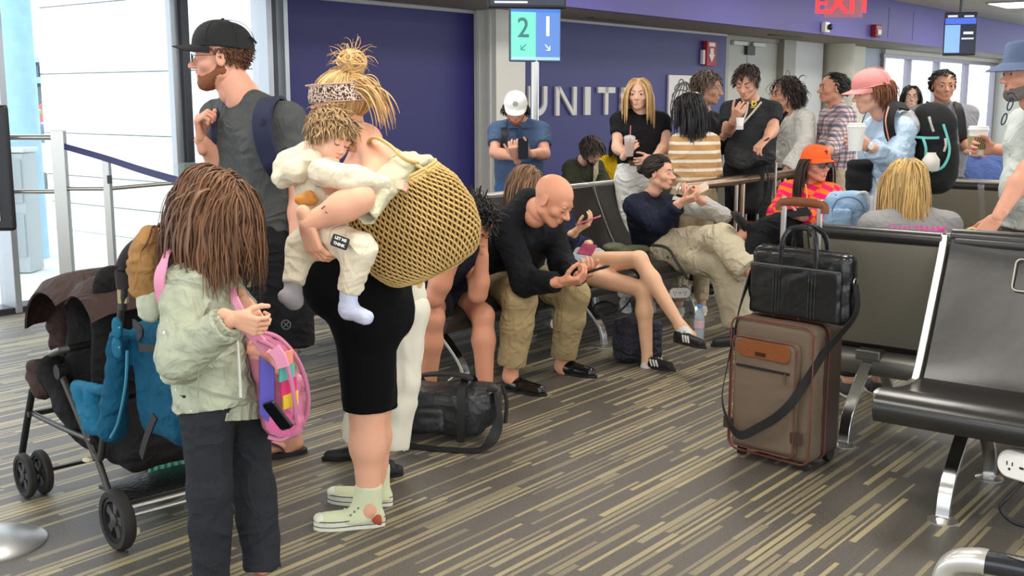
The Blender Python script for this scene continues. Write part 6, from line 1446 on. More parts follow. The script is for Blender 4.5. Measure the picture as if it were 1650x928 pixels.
b = MB(); b.lathe([(.160, -.030), (.150, -.022), (.096, .005), (.092, .02), (.084, .085), (.074, .098), (0, .104)], 36, Mb); b.lathe([(.158, -.033), (.148, -.026), (.092, .001), (.088, .02), (.080, .082), (0, .10)][::-1], 36, Mb); hat = obj('bucket_hat', b, BH, h.root)
for k in range(5): t_ = .108 + k * .009; b = MB(); b.lathe([(t_ + .0005, .0005 - (t_ - .096) * .52), (t_ + .0025, -.0002 - (t_ - .096) * .52)], 36, Mb); obj('brim_stitch', b, mat('stitch_blue', (60, 84, 126), .9), hat)
b = MB(); M_ = frame(P(1622, 175, 5.26), (-.15, -1, 0)); 
for q, rr_ in ((P(1628, 168, 5.24), .028), (P(1618, 192, 5.24), .026)):
    b.tube([q + A(.35, -.2, 0) * rr_ * math.cos(a) * .9 + A(.25, 0, 1) * rr_ * math.sin(a) for a in np.linspace(0, 6.283, 18, endpoint=False)], .0035, 6, closed=True)
r = thing('hanging_eyeglasses', 'dark rimmed glasses hanging from the pale tee of the bucket-hat man', 'glasses', P(1620, 200, 5.24)); obj('glasses_rim', b, mat('rim_navy', (34, 42, 66), .3), r)
b = MB(); b.tube(crv([P(1622, 152, 5.25), P(1632, 150, 5.25), P(1641, 160, 5.26)], 5), .003, 6); obj('glasses_temple', b, _mats['rim_navy'], r)
cc = frame(P(1574, 250, 5.92), (0, 1, 0)); c_ = cup('white coffee cup with brown and tan sleeve held before the seated bald man', cc, 'paper', r=.050, hgt=.135)
b = MB(); b.lathe([(.0425, .030), (.0515, .100), (.050, .100)], 30, cc); sl_ = obj('cup_sleeve', b, mat('sleeve_tan', (170, 152, 110), .7), c_)
for k in range(7):
    b = MB(); a = -1.57 + (k - 3) * .24; b.tube([T(cc, [((.0430 + .0085 * t) * math.cos(a + .15 * (t - .5)), (.0430 + .0085 * t) * math.sin(a + .15 * (t - .5)), .034 + .06 * t)])[0] for t in np.linspace(0, 1, 5)], .0022, 5); obj('sleeve_stripe', b, mat('sleeve_dark', (70, 62, 40), .7), sl_)
# tan folded wrapper in his lower hand, on the seat back
b = MB(); b.grid(np.array([[P(1545 + 40 * t, 374 + 3 * math.sin(t * 9) + 9 * (s_ - .5), 4.93 + .02 * s_) for s_ in np.linspace(0, 1, 4)] for t in np.linspace(0, 1, 9)]), thick=.012)
single('snack_wrapper', 'crumpled tan wrapper in the hand resting on the right seat row', 'wrapper', b, mat('wrapper_tan', (206, 172, 110), .7, bump=.3, bscale=30))

# ------------------------------------------------------------------ seated travellers in the middle row
def sit_hips(u, w=.085, z=.52, v=-4.02): c_ = UVp(u, v) + UP * z; return c_ - d1 * w, c_ + d1 * w   # right hip first (they face nn)
# ---- young man with his head in his hand
h = Human('curly black haired man in shorts bent forward with his head in his hand', 'person', UVp(4.47, -4.0), (206, 142, 112), vox=.0065)
h.sc = 1.02; hr, hl = sit_hips(4.47)
h.joints(neck=(738, 392, 5.72), hipR=hr, hipL=hl, knR=(697, 512, 5.42), knL=(778, 508, 5.68), anR=(688, 640, 5.50), anL=(782, 640, 5.60), elR=(700, 480, 5.36), wrR=(738, 402, 5.30), elL=(770, 474, 5.58), wrL=(779, 410, 5.55))
h.J['shR'] = P(715, 410, 5.55); h.J['shL'] = P(762, 400, 5.86)
h.head(765, 362, 5.55, (.55, -.45, -.75), up=(.4, -.3, .8), eyes='down', vox=.004, size=1.0)
h.torso(1.05); h.arm('R', 1.12); h.arm('L', 1.12); h.leg('R', 1.02, foot=(0, 0, -.05)); h.leg('L', 1.02, foot=(0, 0, -.05)); h.hand('L', (.0, -.1, 1), palm=(-.8, .3, 0), curl=.3, vox=.003); h.hand('R', (.3, -.1, .9), palm=(.7, .5, 0), curl=.3, vox=.003); h.finish(); h.face()
h.top(cloth('tee_navy', (30, 33, 46)), .5, 1.06, name='shirt', amp=.008, collar=.02); h.pants(cloth('shorts_dark', (34, 34, 38)), .60, name='shorts', ease=.03, wide=1.1, waist=.06)
h.hair(H_BLK, n=420, length=(.05, .08), style='back', grav=.5, r=.0065, wave=.009, curl=.009, lift=.008, spread=.35)
SN_W = mat('sneaker_white', (232, 230, 224), .55)
for sd, hx in (('L', (783, 645, 5.58)), ('R', (690, 650, 5.48))):
    a_ = h.J['an' + sd]; hl_ = A(a_[0], a_[1], 0) - nn * .04 + d1 * .03; shoe(h, hl_, hl_ + unit(nn * .75 - d1 * .72) * .27, SN_W, mat('sole_white', (240, 238, 232), .5), lace=SN_W)

# ---- bald man with phone
h = Human('bald man in a black sweater and khaki trousers bent over his phone', 'person', UVp(5.09, -4.0), (226, 158, 126), vox=.006)
h.sc = 1.05; hr, hl = sit_hips(5.03, .095)
h.joints(neck=(852, 330, 5.98), hipR=hr, hipL=hl, knR=(838, 482, 5.80), knL=(925, 474, 6.12), anR=(822, 606, 5.83), anL=(905, 590, 6.22), elR=(846, 455, 5.72), wrR=(903, 455, 5.55), elL=(905, 425, 6.05), wrL=(936, 448, 5.72))
h.J['shR'] = P(812, 362, 5.86); h.J['shL'] = P(884, 352, 6.22)
h.head(892, 322, 5.82, (.74, -.42, -.56), up=(.45, -.25, .8), eyes='down', vox=.0035, size=1.13, jaw=1.05)
h.b.cap(h.J['neck'], h.J['hb'], .056, .056); h.b.cap(h.J['hb'], T(h.H, [(0, .0, -.05)])[0], .058, .05)
h.torso(1.12); h.arm('R', 1.05); h.arm('L', 1.05); h.leg('R', 1.0, foot=(.03, -.02, -.05)); h.leg('L', 1.0, foot=(.03, -.02, -.05))
h.hand('R', (.95, -.25, .12), palm=(-.1, .5, .8), curl=.62, thumb=.7, size=1.05, vox=.003); h.hand('L', (.2, -.95, .35), palm=(-.2, .35, .9), curl=.55, thumb=.6, size=1.05, vox=.003); h.finish(); h.face(brow=(170, 130, 104), lip=(196, 120, 104))
SWB = cloth('sweater_black', (22, 24, 28), bscale=60); h.top(SWB, 1.88, 1.16, ease=.018, name='sweater', amp=.008, scale=13, collar=.055, hem=.05, extra=lambda s: (s.cap(lerp(h.J['neck'], (h.J['hipL'] + h.J['hipR']) / 2, .12), h.J['neck'] + unit(h.J['hb'] - h.J['neck']) * .02, .10, .082), s.cap(h.J['neck'], h.J['shR'], .075, .07), s.cap(h.J['neck'], h.J['shL'], .07, .07)))
KH = cloth('khaki', (170, 148, 108), bscale=40); h.pants(KH, 1.86, 1.04, ease=.020, wide=1.12, waist=.02, amp=.009, scale=12)
s = S(.006, .01); nkd = unit(h.J['hb'] - h.J['neck']); s.cap(h.J['neck'] - nkd * .02, h.J['neck'] + nkd * .075, .082, .076, fb=0.0, fa=0.0); V, F = s.build(); obj('collar', (V, F), SWB, h.root, sharp=0)
LOF = mat('loafer_black', (16, 15, 16), .22, coat=.5); SOL_K = mat('sole_black', (18, 17, 17), .5)
for sd in 'RL':
    a_ = h.J['an' + sd]; hl_ = A(a_[0], a_[1], 0) - unit(nn) * .05; o, M = shoe(h, hl_, hl_ + unit(nn * 1.0 + .10 * d1) * .29, LOF, SOL_K, sole_h=.014, low=.006, w=.96)
    b = MB(); b.tube(T(M, crv([(-.035, .115, .045), (0, .12, .066), (.035, .115, .045)], 5)), .006, 6); b.tube(T(M, crv([(.0, .125, .064), (.012, .155, .052)], 3)), .006, 6); b.tube(T(M, crv([(.0, .125, .064), (-.012, .155, .052)], 3)), .006, 6); obj('tassel', b, LOF, o)
phone('black phone held in both hands by the bald man', frame(P(958, 437, 5.55), (.88, -.3, .35), (-.35, .25, .88)), scr=(24, 26, 30))

# ---- woman with crossed bare legs beside him
h = Human('woman in denim shorts with crossed bare legs holding a pink phone', 'person', UVp(5.71, -4.0), (234, 184, 148), vox=.0065)
h.sc = .96; hr, hl = sit_hips(5.62, .08)
h.joints(neck=(862, 322, 7.05), hipR=hr, hipL=hl, knR=(1036, 466, 6.38), anR=(1043, 582, 6.36), elR=(905, 408, 6.78), wrR=(928, 372, 6.62), elL=(930, 400, 7.1), wrL=(950, 392, 6.9))
h.J['shR'] = P(868, 352, 6.90); h.J['shL'] = P(905, 345, 7.2); h.J['knL'] = P(1030, 418, 6.42); h.J['anL'] = P(1098, 528, 6.22)
h.head(850, 297, 7.0, (.8, -.35, -.45), kind='f', eyes='down', vox=.005)
h.torso(.95); h.arm('R', .9); h.arm('L', .9); h.leg('R', .88, foot=(.04, -.03, -.05)); h.leg('L', .90, foot=(.06, -.02, -.04)); h.hand('R', (.7, -.2, .4), palm=(-.1, .2, 1), curl=.45, vox=.0035); h.finish(); h.face(brow=(110, 80, 60))
h.top(cloth('navy_fleece', (34, 38, 62)), 1.85, .98, ease=.02, name='sweater', amp=.008); 
h.pants(cloth('denim_light', (176, 188, 192), bscale=200), .40, .92, ease=.022, name='denim_shorts', wide=1.1, waist=.05, amp=.006)
h.hair(mat('hair_streaked', (132, 98, 70), .5, island=.55), n=420, length=(.20, .28), style='part', grav=.85, r=.0065, wave=.005)
SK_B = mat('sneaker_black', (24, 23, 24), .5); SOCK = mat('sock_white', (226, 224, 222), .85, bump=.2, bscale=200)
def stripes3(M, sgn=1, parent=None):
    for k in range(3):
        b = MB(); pts = [((.0345 + .004 * math.sin(t * 2)) * sgn, .095 + k * .020 + .018 * t, .022 + .040 * (1 - t)) for t in np.linspace(0, 1, 6)]
        b.sweep(T(M, pts), [(-.0045, -.003), (.0045, -.003), (.0045, .003), (-.0045, .003)], M[:3, 0] * sgn); obj('side_stripe', b, SN_W, parent)
a_ = h.J['anR']; hl_ = A(a_[0], a_[1], 0) - nn * .055; o, M = shoe(h, hl_, hl_ + unit(nn + .05 * d1) * .25, SK_B, mat('sole_dark_rubber', (40, 34, 30), .6), sole_h=.018, lace=SK_B, w=.95); stripes3(M, 1, o); stripes3(M, -1, o)
hl_ = P(1086, 550, 6.24); tp_ = P(1140, 563, 6.05); o, M = shoe(h, hl_, hl_ + unit(tp_ - hl_) * .25, SK_B, mat('sole_dark_rubber', (40, 34, 30), .6), sole_h=.018, lace=SK_B, w=.95, upn=(.25, -.25, .93)); stripes3(M, 1, o)
for a0, a1 in ((h.J['anR'] - UP * .045, h.J['anR'] + UP * .01), (lerp(h.J['knL'], h.J['anL'], 1.12), lerp(h.J['knL'], h.J['anL'], .97))):
    s = S(.005, .01); s.cap(a0, a1, .040, .038, fb=0.0); V, F = s.build(); obj('sock', (V, F), SOCK, h.root, sharp=0)
phone('pink phone raised in the hand of the woman in denim shorts', frame(P(948, 356, 6.55), (.93, -.15, .35), (-.3, .1, .95)), case=(206, 104, 112), scr=(60, 40, 50))
b = MB(); b.box((0, 0, 0), (.13, .09, .006), frame(P(946, 402, 6.55), (.9, -.3, -.1), (-.1, -.35, .95))); single('passport', 'dark pink passport lying on the lap of the woman in denim shorts', 'booklet', b, mat('passport_pink', (150, 52, 84), .5), bevel=.002)
# small olive bag on the empty seat
s = S(.006, .02); s.ell(P(1020, 405, 7.45), (.17, .09, .045), frame((0, 0, 0), nn)); s.ell(P(990, 402, 7.4), (.08, .07, .05)); V, F = s.build()
r = thing('pouch_bag', 'small olive pouch with a strap on the seat between the two women', 'bag', P(1020, 405, 7.45)); obj('bag_body', (folds(V, F, .012, 12), F), cloth('olive_bag', (104, 106, 84)), r, sharp=0)
b = MB(); b.sweep(crv([P(1050, 395, 7.2), P(1075, 400, 7.1), P(1092, 425, 7.0), P(1108, 450, 6.98)], 6), [(-.010, -.002), (.010, -.002), (.010, .002), (-.010, .002)], (.3, -1, .2)); obj('bag_strap', b, mat('strap_black', (26, 24, 22), .7), r)

# ---- woman in navy sweatshirt and cream trousers
h = Human('dark haired woman in a navy sweatshirt and cream trousers with legs crossed', 'person', UVp(6.9, -4.0), (228, 172, 144), vox=.0065)
h.sc = .98; hr, hl = sit_hips(6.72, .08)
h.joints(neck=(1046, 318, 7.62), hipR=hr, hipL=hl, knR=(1168, 428, 7.12), anR=(1192, 528, 7.12), elR=(1062, 362, 7.22), wrR=(1098, 326, 7.1), elL=(1165, 347, 7.32), wrL=(1126, 322, 7.18))
h.J['shR'] = P(1022, 332, 7.42); h.J['shL'] = P(1078, 328, 7.80); h.J['knL'] = P(1162, 386, 7.12); h.J['anL'] = P(1212, 440, 6.92)
h.head(1063, 278, 7.52, (.86, -.50, -.02), kind='f', vox=.0035, size=1.0)
h.torso(.98); h.arm('R', .95); h.arm('L', .95); h.leg('R'); h.leg('L'); h.hand('R', (.8, -.3, .3), palm=(0, .5, .8), curl=.5, vox=.003); h.hand('L', (-.9, -.1, .3), palm=(0, .1, 1), curl=.5, vox=.003); h.finish(); h.face(brow=(50, 36, 30), lip=(196, 112, 104))
NVY = cloth('sweat_navy', (28, 32, 50)); h.top(NVY, 1.85, 1.02, ease=.026, name='sweatshirt', sides='R', amp=.009, collar=.03, hem=.04, scale=12)
s = S(.0065, .02); s.cap(h.J['shL'], h.J['elL'], .062, .055); s.cap(h.J['elL'], lerp(h.J['elL'], h.J['wrL'], .85), .055, .046, fb=0.0); V, F = s.build(); obj('undersleeve', (folds(V, F, .008, 14), F), cloth('undersleeve_grey', (196, 196, 190)), h.root, sharp=0)
CRM = cloth('cream_cotton', (206, 194, 166), bscale=30); h.pants(CRM, 1.93, 1.02, ease=.030, wide=1.4, waist=.02, amp=.010, scale=11)
h.hair(H_DKB, n=420, style='bun', drop=(.0, -.135, .02), length=(.10, .15), r=.006, lift=.0, spread=-.1)
s = S(.005, .012); q = T(h.H, [(.0, -.135, .015)])[0]; s.ell(q, .036); V, F = s.build(); obj('hair_bun', (folds(V, F, .012, 45), F), H_DKB, h.root, sharp=0)
hl_ = h.J['anR'] * A(1, 1, 0) - nn * .07; shoe(h, hl_, hl_ + nn * .27, mat('sneaker_slate', (92, 96, 122), .7, bump=.3, bscale=200), mat('sole_white', (240, 238, 232), .5), sole_h=.030, lace=mat('lace_grey', (170, 170, 180), .7))
b = MB(); Mk = frame(P(1132, 306, 7.12), (.75, -.3, .5), (-.4, -.6, .7))
b.grid(np.array([[T(Mk, [(x, y, .02 * abs(x) / .05)])[0] for y in (-.045, .0, .045)] for x in (-.035, -.018, 0, .018, .035)]), thick=.004); single('open_booklet', 'open pale booklet held up by the woman in cream trousers', 'booklet', b, mat('booklet_cream', (214, 200, 178), .6))
s = S(.006, .02); s.ell(P(1083, 398, 7.42), (.10, .06, .05), frame((0, 0, 0), nn)); 

# ------------------------------------------------------------------ man with black cap at the left
h = Human('tall man in a charcoal tee and black cap by the window, in profile', 'person', P(440, 740, 4.75) * A(1, 1, 0), (222, 160, 134), vox=.006)
h.sc = 1.10; Y = 4.75
h.joints(neck=(393, 158, 4.78), shL=(462, 196, 4.60), shR=(352, 190, 4.98), hipL=(452, 398, 4.68), hipR=(405, 398, 4.85), knL=(455, 560, 4.66), knR=(412, 560, 4.90), anL=(468, 712, 4.74), anR=(415, 705, 4.95), elL=(488, 318, 4.60), wrL=(478, 400, 4.50), elR=(362, 272, 4.84), wrR=(324, 226, 4.72))
h.head(356, 92, 4.78, (-1, -.14, -.02), vox=.0032, size=1.16)
h.b.cap(h.J['neck'], T(h.H, [(0, -.02, -.05)])[0], .070, .062)
h.torso(1.10); h.arm('L', 1.12); h.arm('R', 1.05); h.leg('L', .95, foot=(-.03, -.02, -.06)); h.leg('R', .95, foot=(-.03, -.02, -.06))
h.hand('R', (-.05, -.25, 1), palm=(.95, .1, 0), curl=.95, thumb=.7, size=1.0, vox=.0028); h.finish(); h.face(brow=(110, 74, 50), lip=(186, 110, 98), iris=(90, 110, 120))
TEE = cloth('tee_charcoal', (80, 82, 82), bscale=50); h.top(TEE, .60, 1.12, ease=.020, name='shirt', amp=.010, scale=11, collar=.035, hem=.01)
SHT = cloth('shorts_black', (28, 29, 32), bscale=60); h.pants(SHT, .97, 1.0, ease=.035, wide=1.25, name='shorts', amp=.010, waist=.10)
h.beard(B_RED, .009, n=1); h.hair(mat('hair_ginger', (96, 62, 42), .6, island=.3), n=200, length=(.010, .016), style='back', grav=.5, r=.004, lift=-.002, allow=lambda p: p[:, 2] < .03, capgrow=.004, floor_=-.045)
hc = h.cap(mat('cap_black', (30, 30, 31), .85, bump=.15, bscale=120), size=1.06, tilt=.02, up=.004); h.glasses((34, 30, 30), .019)
b = MB(); b.tube(T(h.H, crv([(-.045, -.112, .070), (-.02, -.128, .052), (.02, -.128, .052), (.045, -.112, .070)], 5)), .004, 6); obj('cap_snap_strap', b, BLK, hc)
b = MB(); b.lathe([(.017, 0), (.021, 0), (.021, .002), (.017, .002)], 24, frame(P(461, 523, 4.49), (0, 0, 1), (-.1, -1, 0))); q = P(461, 523, 4.485); b.tube([q + A(-.010, 0, -.010), q + A(.010, 0, .010)], .002, 5); b.tube([q + A(-.010, 0, .010), q + A(.010, 0, -.010)], .002, 5); obj('round_logo', b, mat('logo_grey', (110, 110, 112), .5), h.root)
FLP = mat('sandal_sole', (40, 34, 38), .7); 
for an_, dz in ((h.J['anL'], 0), (h.J['anR'], 0)):
    hl_ = an_ * A(1, 1, 0) + A(.045, .02, 0); fd = unit(A(-.80, -.42, 0)); M = frame(hl_, fd)
    s = S(.005, .02); s.cap(T(M, [(0, .03, .05)])[0], T(M, [(0, .04, .10)])[0], .036, .036); s.cap(T(M, [(0, .03, .050)])[0], T(M, [(0, .19, .040)])[0], .032, .034, fl=((0, 0, 1), 1.3))
    for k in range(5): s.cap(T(M, [(-.028 + k * .014, .19, .034)])[0], T(M, [(-.034 + k * .017, .245 - .012 * abs(k - 1 if fd[0] > 0 else k - 3), .030)])[0], .011, .010, k=.004)
    V, F = s.build(); obj('foot', (V, F), h.sk, h.root, sharp=0)
    out = [(math.copysign(abs(math.sin(a)) ** .5, math.sin(a)) * np.interp((1 - math.cos(a)) / 2, [0, .2, .45, .75, 1], [.034, .038, .037, .050, .040]), .125 - .15 * math.cos(a)) for a in np.linspace(0, 6.283, 28, endpoint=False)]
    b = MB(); b.prism(out, .0, .022, M); sd_ = obj('flip_flop', b, FLP, h.root, bevel=.004)
    b = MB()
    for sx in (-1, 1): b.sweep(T(M, crv([(0, .205, .060), (sx * .022, .165, .078), (sx * .040, .11, .055), (sx * .044, .085, .022)], 5)), [(-.010, -.003), (.010, -.003), (.010, .003), (-.010, .003)], (0, 0, 1))
    obj('sandal_strap', b, mat('strap_plum', (66, 36, 56), .6), sd_)
BKN = mat('pack_navy', (34, 38, 66), .8, bump=.15, bscale=90)
r = thing('backpack', 'navy backpack on the back of the tall man in the black cap', 'backpack', P(470, 330, 4.95)); 
bkd = unit(A(.72, .68, 0)); cen = (h.J['shL'] + h.J['shR']) / 2 + bkd * .235 - UP * .20
s = S(.008, .04); s.box(cen, (.15, .08, .22), frame((0, 0, 0), bkd), .07); V, F = s.build(); obj('bag_body', (folds(V, F, .006, 10), F), BKN, r, sharp=0)
def ribbon(pts, w, t, ups, m_, par, nm='shoulder_strap', n=7):
    c_ = crv(pts, n); u_ = crv(ups, n) if len(ups) == len(pts) else np.tile(ups[0], (len(c_), 1)); b = MB()
    sec = [(-w / 2, -t / 2), (-w / 2 + t * .3, t / 2), (w / 2 - t * .3, t / 2), (w / 2, -t / 2)]; b.sweep(c_, sec, u_); return obj(nm, b, m_, par)
ribbon([P(462, 178, 4.86), P(440, 158, 4.66), P(425, 172, 4.50), P(421, 205, 4.45), P(430, 245, 4.46), P(445, 275, 4.50), P(462, 295, 4.70)], .080, .014, [(0, .3, 1), (-.1, -.4, 1), (-.2, -1, .4), (-.2, -1, 0), (-.1, -1, 0), (.1, -1, -.2), (.4, -.8, -.2)], BKN, r)
ribbon([P(372, 158, 5.02), P(350, 172, 4.90), P(343, 195, 4.81), P(340, 220, 4.77), P(345, 250, 4.82), P(352, 270, 4.95)], .070, .014, [(-.2, 0, 1), (-.7, -.5, .8), (-.8, -.6, .2), (-.8, -.6, 0), (-.8, -.6, 0), (-.7, -.5, -.2)], BKN, r)
b = MB(); q = P(424, 196, 4.435); b.box(q, (.012, .004, .022)); obj('strap_tag', b, BLK, r)

# ------------------------------------------------------------------ girl with chestnut hair
_P0 = P
def P(px, py, Y): return _P0(px, py, Y - .25)
h = Human('girl in a sage green jacket and dark jeans with long brown hair over her face', 'person', P(370, 940, 3.52) * A(1, 1, 0), (222, 166, 136), vox=.006)
h.sc = .80
h.joints(neck=(318, 428, 3.62), shR=(300, 462, 3.46), shL=(352, 462, 3.74), hipR=(333, 640, 3.48), hipL=(385, 634, 3.64), knR=(338, 790, 3.46), knL=(408, 786, 3.62), anR=(340, 925, 3.50), anL=(424, 925, 3.60), elR=(291, 580, 3.34), wrR=(376, 513, 3.28), elL=(372, 560, 3.78), wrL=(392, 484, 3.56))
for k_ in ('anR', 'anL'): h.J[k_][2] = .085
h.head(345, 336, 3.58, (.80, -.30, -.52), up=(.35, -.1, .9), kind='f', eyes='down', vox=.0035, size=.99)
h.torso(.98); h.arm('R'); h.arm('L'); h.leg('R', 1.0); h.leg('L', 1.0); h.hand('R', (.85, -.1, -.3), palm=(0, .75, .2), curl=.75, thumb=.7, size=.98, vox=.0028); h.hand('L', (.45, -.5, -.55), palm=(.2, .6, -.6), curl=.7, thumb=.6, size=.98, vox=.0028); h.finish(); h.face(brow=(90, 62, 46))
m = bpy.data.materials.new('sage_dotted'); m.use_nodes = True; _mats['sage_dotted'] = m; t = NT(m); co = t.n('ShaderNodeTexCoord').outputs['Object']
vo = t.n('ShaderNodeTexVoronoi', Scale=17.0, Randomness=.35); t.l(co, vo.inputs['Vector']); dot = t.mth('LESS_THAN', vo.outputs['Distance'], .085)
t.l(t.mix(dot, lin((166, 170, 146)), lin((232, 232, 224))), t.b.inputs['Base Color']); t.b.inputs['Roughness'].default_value = .6
nz = t.n('ShaderNodeTexNoise', Scale=22.0, Detail=3.0); t.l(co, nz.inputs['Vector']); bp = t.n('ShaderNodeBump', Strength=.35, Distance=.01); t.l(nz.outputs[0], bp.inputs['Height']); t.l(bp.outputs[0], t.b.inputs['Normal']); t.l(wrinkles(t, .6, 5.5), bp.inputs['Normal']); SAGE = m
h.top(SAGE, 1.86, 1.06, ease=.030, name='jacket', amp=.012, scale=13, collar=.05, hem=.03, flare=1.06, cuff=1.0)
pel = (h.J['hipR'] + h.J['hipL']) / 2; cdir = unit(h.J['hipL'] - h.J['hipR'])
b = MB(); ang = np.linspace(0, 2 * math.pi, 90, endpoint=False); cz = pel[2] - .035
ring = [A(pel[0], pel[1], cz) + cdir * math.cos(a) * (.150 + .004 * math.sin(a * 26)) + np.cross(UP, cdir) * math.sin(a) * (.118 + .004 * math.sin(a * 26)) for a in ang]
b.sweep(ring, [(-.008, -.026), (.008, -.026), (.008, .026), (-.008, .026)], UP, closed=True); obj('waistband', b, SAGE, h.root)
for w0, e0 in ((h.J['wrR'], h.J['elR']), (h.J['wrL'], h.J['elL'])):
    dd = unit(w0 - e0); b = MB(); M = frame(lerp(e0, w0, .86), dd); b.sweep(T(M, [((.033 + .002 * math.sin(a * 14)) * math.cos(a), 0, (.033 + .002 * math.sin(a * 14)) * math.sin(a)) for a in np.linspace(0, 2 * math.pi, 50, endpoint=False)]), [(-.006, -.015), (.006, -.015), (.006, .015), (-.006, .015)], dd, closed=True); obj('cuff', b, SAGE, h.root)
b = MB(); b.tube(crv([P(379, 520, 3.43), P(384, 570, 3.40), P(388, 640, 3.40)], 8), .0045, 6); obj('jacket_zip', b, mat('zip_pale', (214, 214, 200), .4), h.root)
b = MB(); b.tube(crv([P(322, 548, 3.29), P(320, 580, 3.29), P(319, 640, 3.31)], 8), .0022, 5); obj('pocket_seam', b, mat('sage_seam', (146, 150, 128), .7), h.root)
JN = cloth('jeans_black', (42, 44, 48), bscale=90, bump=.25, var=.14); h.pants(JN, 2.03, 1.0, ease=.016, name='jeans', wide=1.12, amp=.009, scale=14, waist=.06)
PKS = mat('shoe_pink', (214, 150, 150), .6)
for sd in 'RL':
    hl_ = h.J['an' + sd] * A(1, 1, 0) + A(-.04, .01, 0); shoe(h, hl_, hl_ + unit(A(.72, -.55, 0)) * .21, PKS, SN_W, L=.215)
h.hair(H_GIRL, n=1000, length=(.25, .34), style='part', grav=.62, r=.0055, wave=.012, curl=.004, lift=.008, part=-.01, mult=1.4, thin=.55, steps=14, floor_=-.085, hairline=.004, seed=4, collide=[((0, -.06, -.24), .13)])
# front curtain of hair falling past the face
h.hair(H_GIRL, n=110, length=(.20, .27), style='forward', grav=.9, r=.006, wave=.010, mult=1.0, thin=.6, steps=12, cap=False, allow=lambda p: (p[:, 1] > .02) & (p[:, 2] > .06), seed=9, lift=.012, name='loose_hair')
rB = thing('child_backpack', 'small tan child backpack with pink strap on the back of the girl', 'backpack', P(240, 440, 3.6))
s = S(.006, .03); s.ell(P(243, 405, 3.62), (.055, .085, .085)); s.ell(P(240, 432, 3.60), (.050, .080, .080)); s.box(P(238, 445, 3.6), (.045, .07, .06), None, .03); V, F = s.build(); obj('bag_body', (folds(V, F, .014, 16, 4), F), cloth('tan_corduroy', (158, 118, 72), bscale=60), rB, sharp=0)
s = S(.006, .03); s.box(P(247, 486, 3.60), (.040, .07, .055), None, .03); V, F = s.build(); obj('bag_pocket', (folds(V, F, .010, 14, 6), F), cloth('sage_pocket', (186, 190, 168)), rB, sharp=0)
PNK = mat('strap_pink', (226, 146, 176), .6); ribbon([P(272, 402, 3.50), P(262, 425, 3.42), P(256, 455, 3.40), P(262, 490, 3.42)], .036, .006, [(-.5, -.6, .6), (-.5, -1, .2), (-.4, -1, 0), (-.4, -1, 0)], PNK, rB)

# ---- pink see-through bag she is holding
rp = thing('pink_backpack', 'pink see-through backpack full of colourful things held by the girl', 'backpack', P(450, 700, 3.55))
PK = lambda px, py, dy=0: P(px, py, 3.52 + dy)
s = S(.006, .03); s.cap(PK(440, 580, .02), PK(455, 670, .04), .060, .072); s.cap(PK(420, 560), PK(440, 590, .02), .045, .055); s.cap(PK(470, 620, .05), PK(462, 680, .06), .04, .05); V, F = s.build(); obj('bag_body', (folds(V, F, .010, 14, 2), F), mat('bag_pink', (208, 124, 154), .3, coat=.4, var=.1), rp, sharp=0)
s = S(.006, .02); s.cap(PK(412, 560, -.03), PK(452, 545 + 40, -.02), .030, .040); V, F = s.build(); obj('ruffled_top', (folds(V, F, .018, 24, 7), F), mat('ruffle_coral', (240, 168, 146), .5), rp, sharp=0)
NB = MB(); NB.grid(np.array([[PK(418 + 12 * i, 572 + 48 * j + 10 * i, -.075 + .01 * i) for j in range(3)] for i in range(3)]), thick=.012); obj('purple_notebook', NB, mat('notebook_violet', (92, 84, 176), .4), rp, bevel=.003)
for k, rgb in enumerate(((240, 156, 120), (92, 182, 164), (222, 52, 112), (236, 200, 60))):
    b = MB(); y0 = 572 + k * 22; b.grid(np.array([[PK(447 + 8 * i + k * 3, y0 + 11 * j - 3 * i, -.070 + .010 * i) for j in range(3)] for i in range(4)]), thick=.008); obj('colour_panel', b, mat('panel_%d' % k, rgb, .5), rp)
b = MB(); b.tube(crv([PK(415, 548, -.06), PK(440, 560, -.07), PK(462, 590, -.075), PK(474, 640, -.07), PK(475, 690, -.06), PK(455, 708, -.05), PK(432, 704, -.05)], 6), .007, 7); b.tube(crv([PK(420, 535, -.03), PK(450, 545, -.02), PK(480, 580, .0), PK(496, 630, .02), PK(494, 670, .03), PK(478, 700, .03)], 6), .007, 7); obj('zip_tape', b, mat('zip_pinkgrey', (196, 120, 150), .5), rp)
s = S(.006, .02); s.ell(PK(456, 682, -.05), (.055, .03, .045)); V, F = s.build(); obj('fluffy_toy', (folds(V, F, .010, 50), F), mat('fluff_pink', (214, 96, 148), .9, sheen=.5), rp, sharp=0)
ribbon([P(402, 512, 3.38), P(398, 528, 3.42), P(416, 548, 3.46), P(430, 565, 3.46)], .034, .007, [(0, -1, .2)] * 4, PNK, rp); ribbon([P(372, 466, 3.50), P(382, 490, 3.46), P(394, 515, 3.44)], .024, .006, [(-.3, -1, .2)] * 3, PNK, rp)
ribbon([PK(440, 562, -.085), PK(450, 575, -.088), PK(456, 592, -.088)], .040, .010, [(0, -1, .2)] * 3, PNK, rp, 'strap_pad')
phone('black phone tucked in the side of the pink see-through bag', frame(P(449, 668, 3.42), (.45, .1, -.7), (-.5, -.75, -.4)), scr=(14, 15, 18), w=.06, hgt=.10)

P = _P0
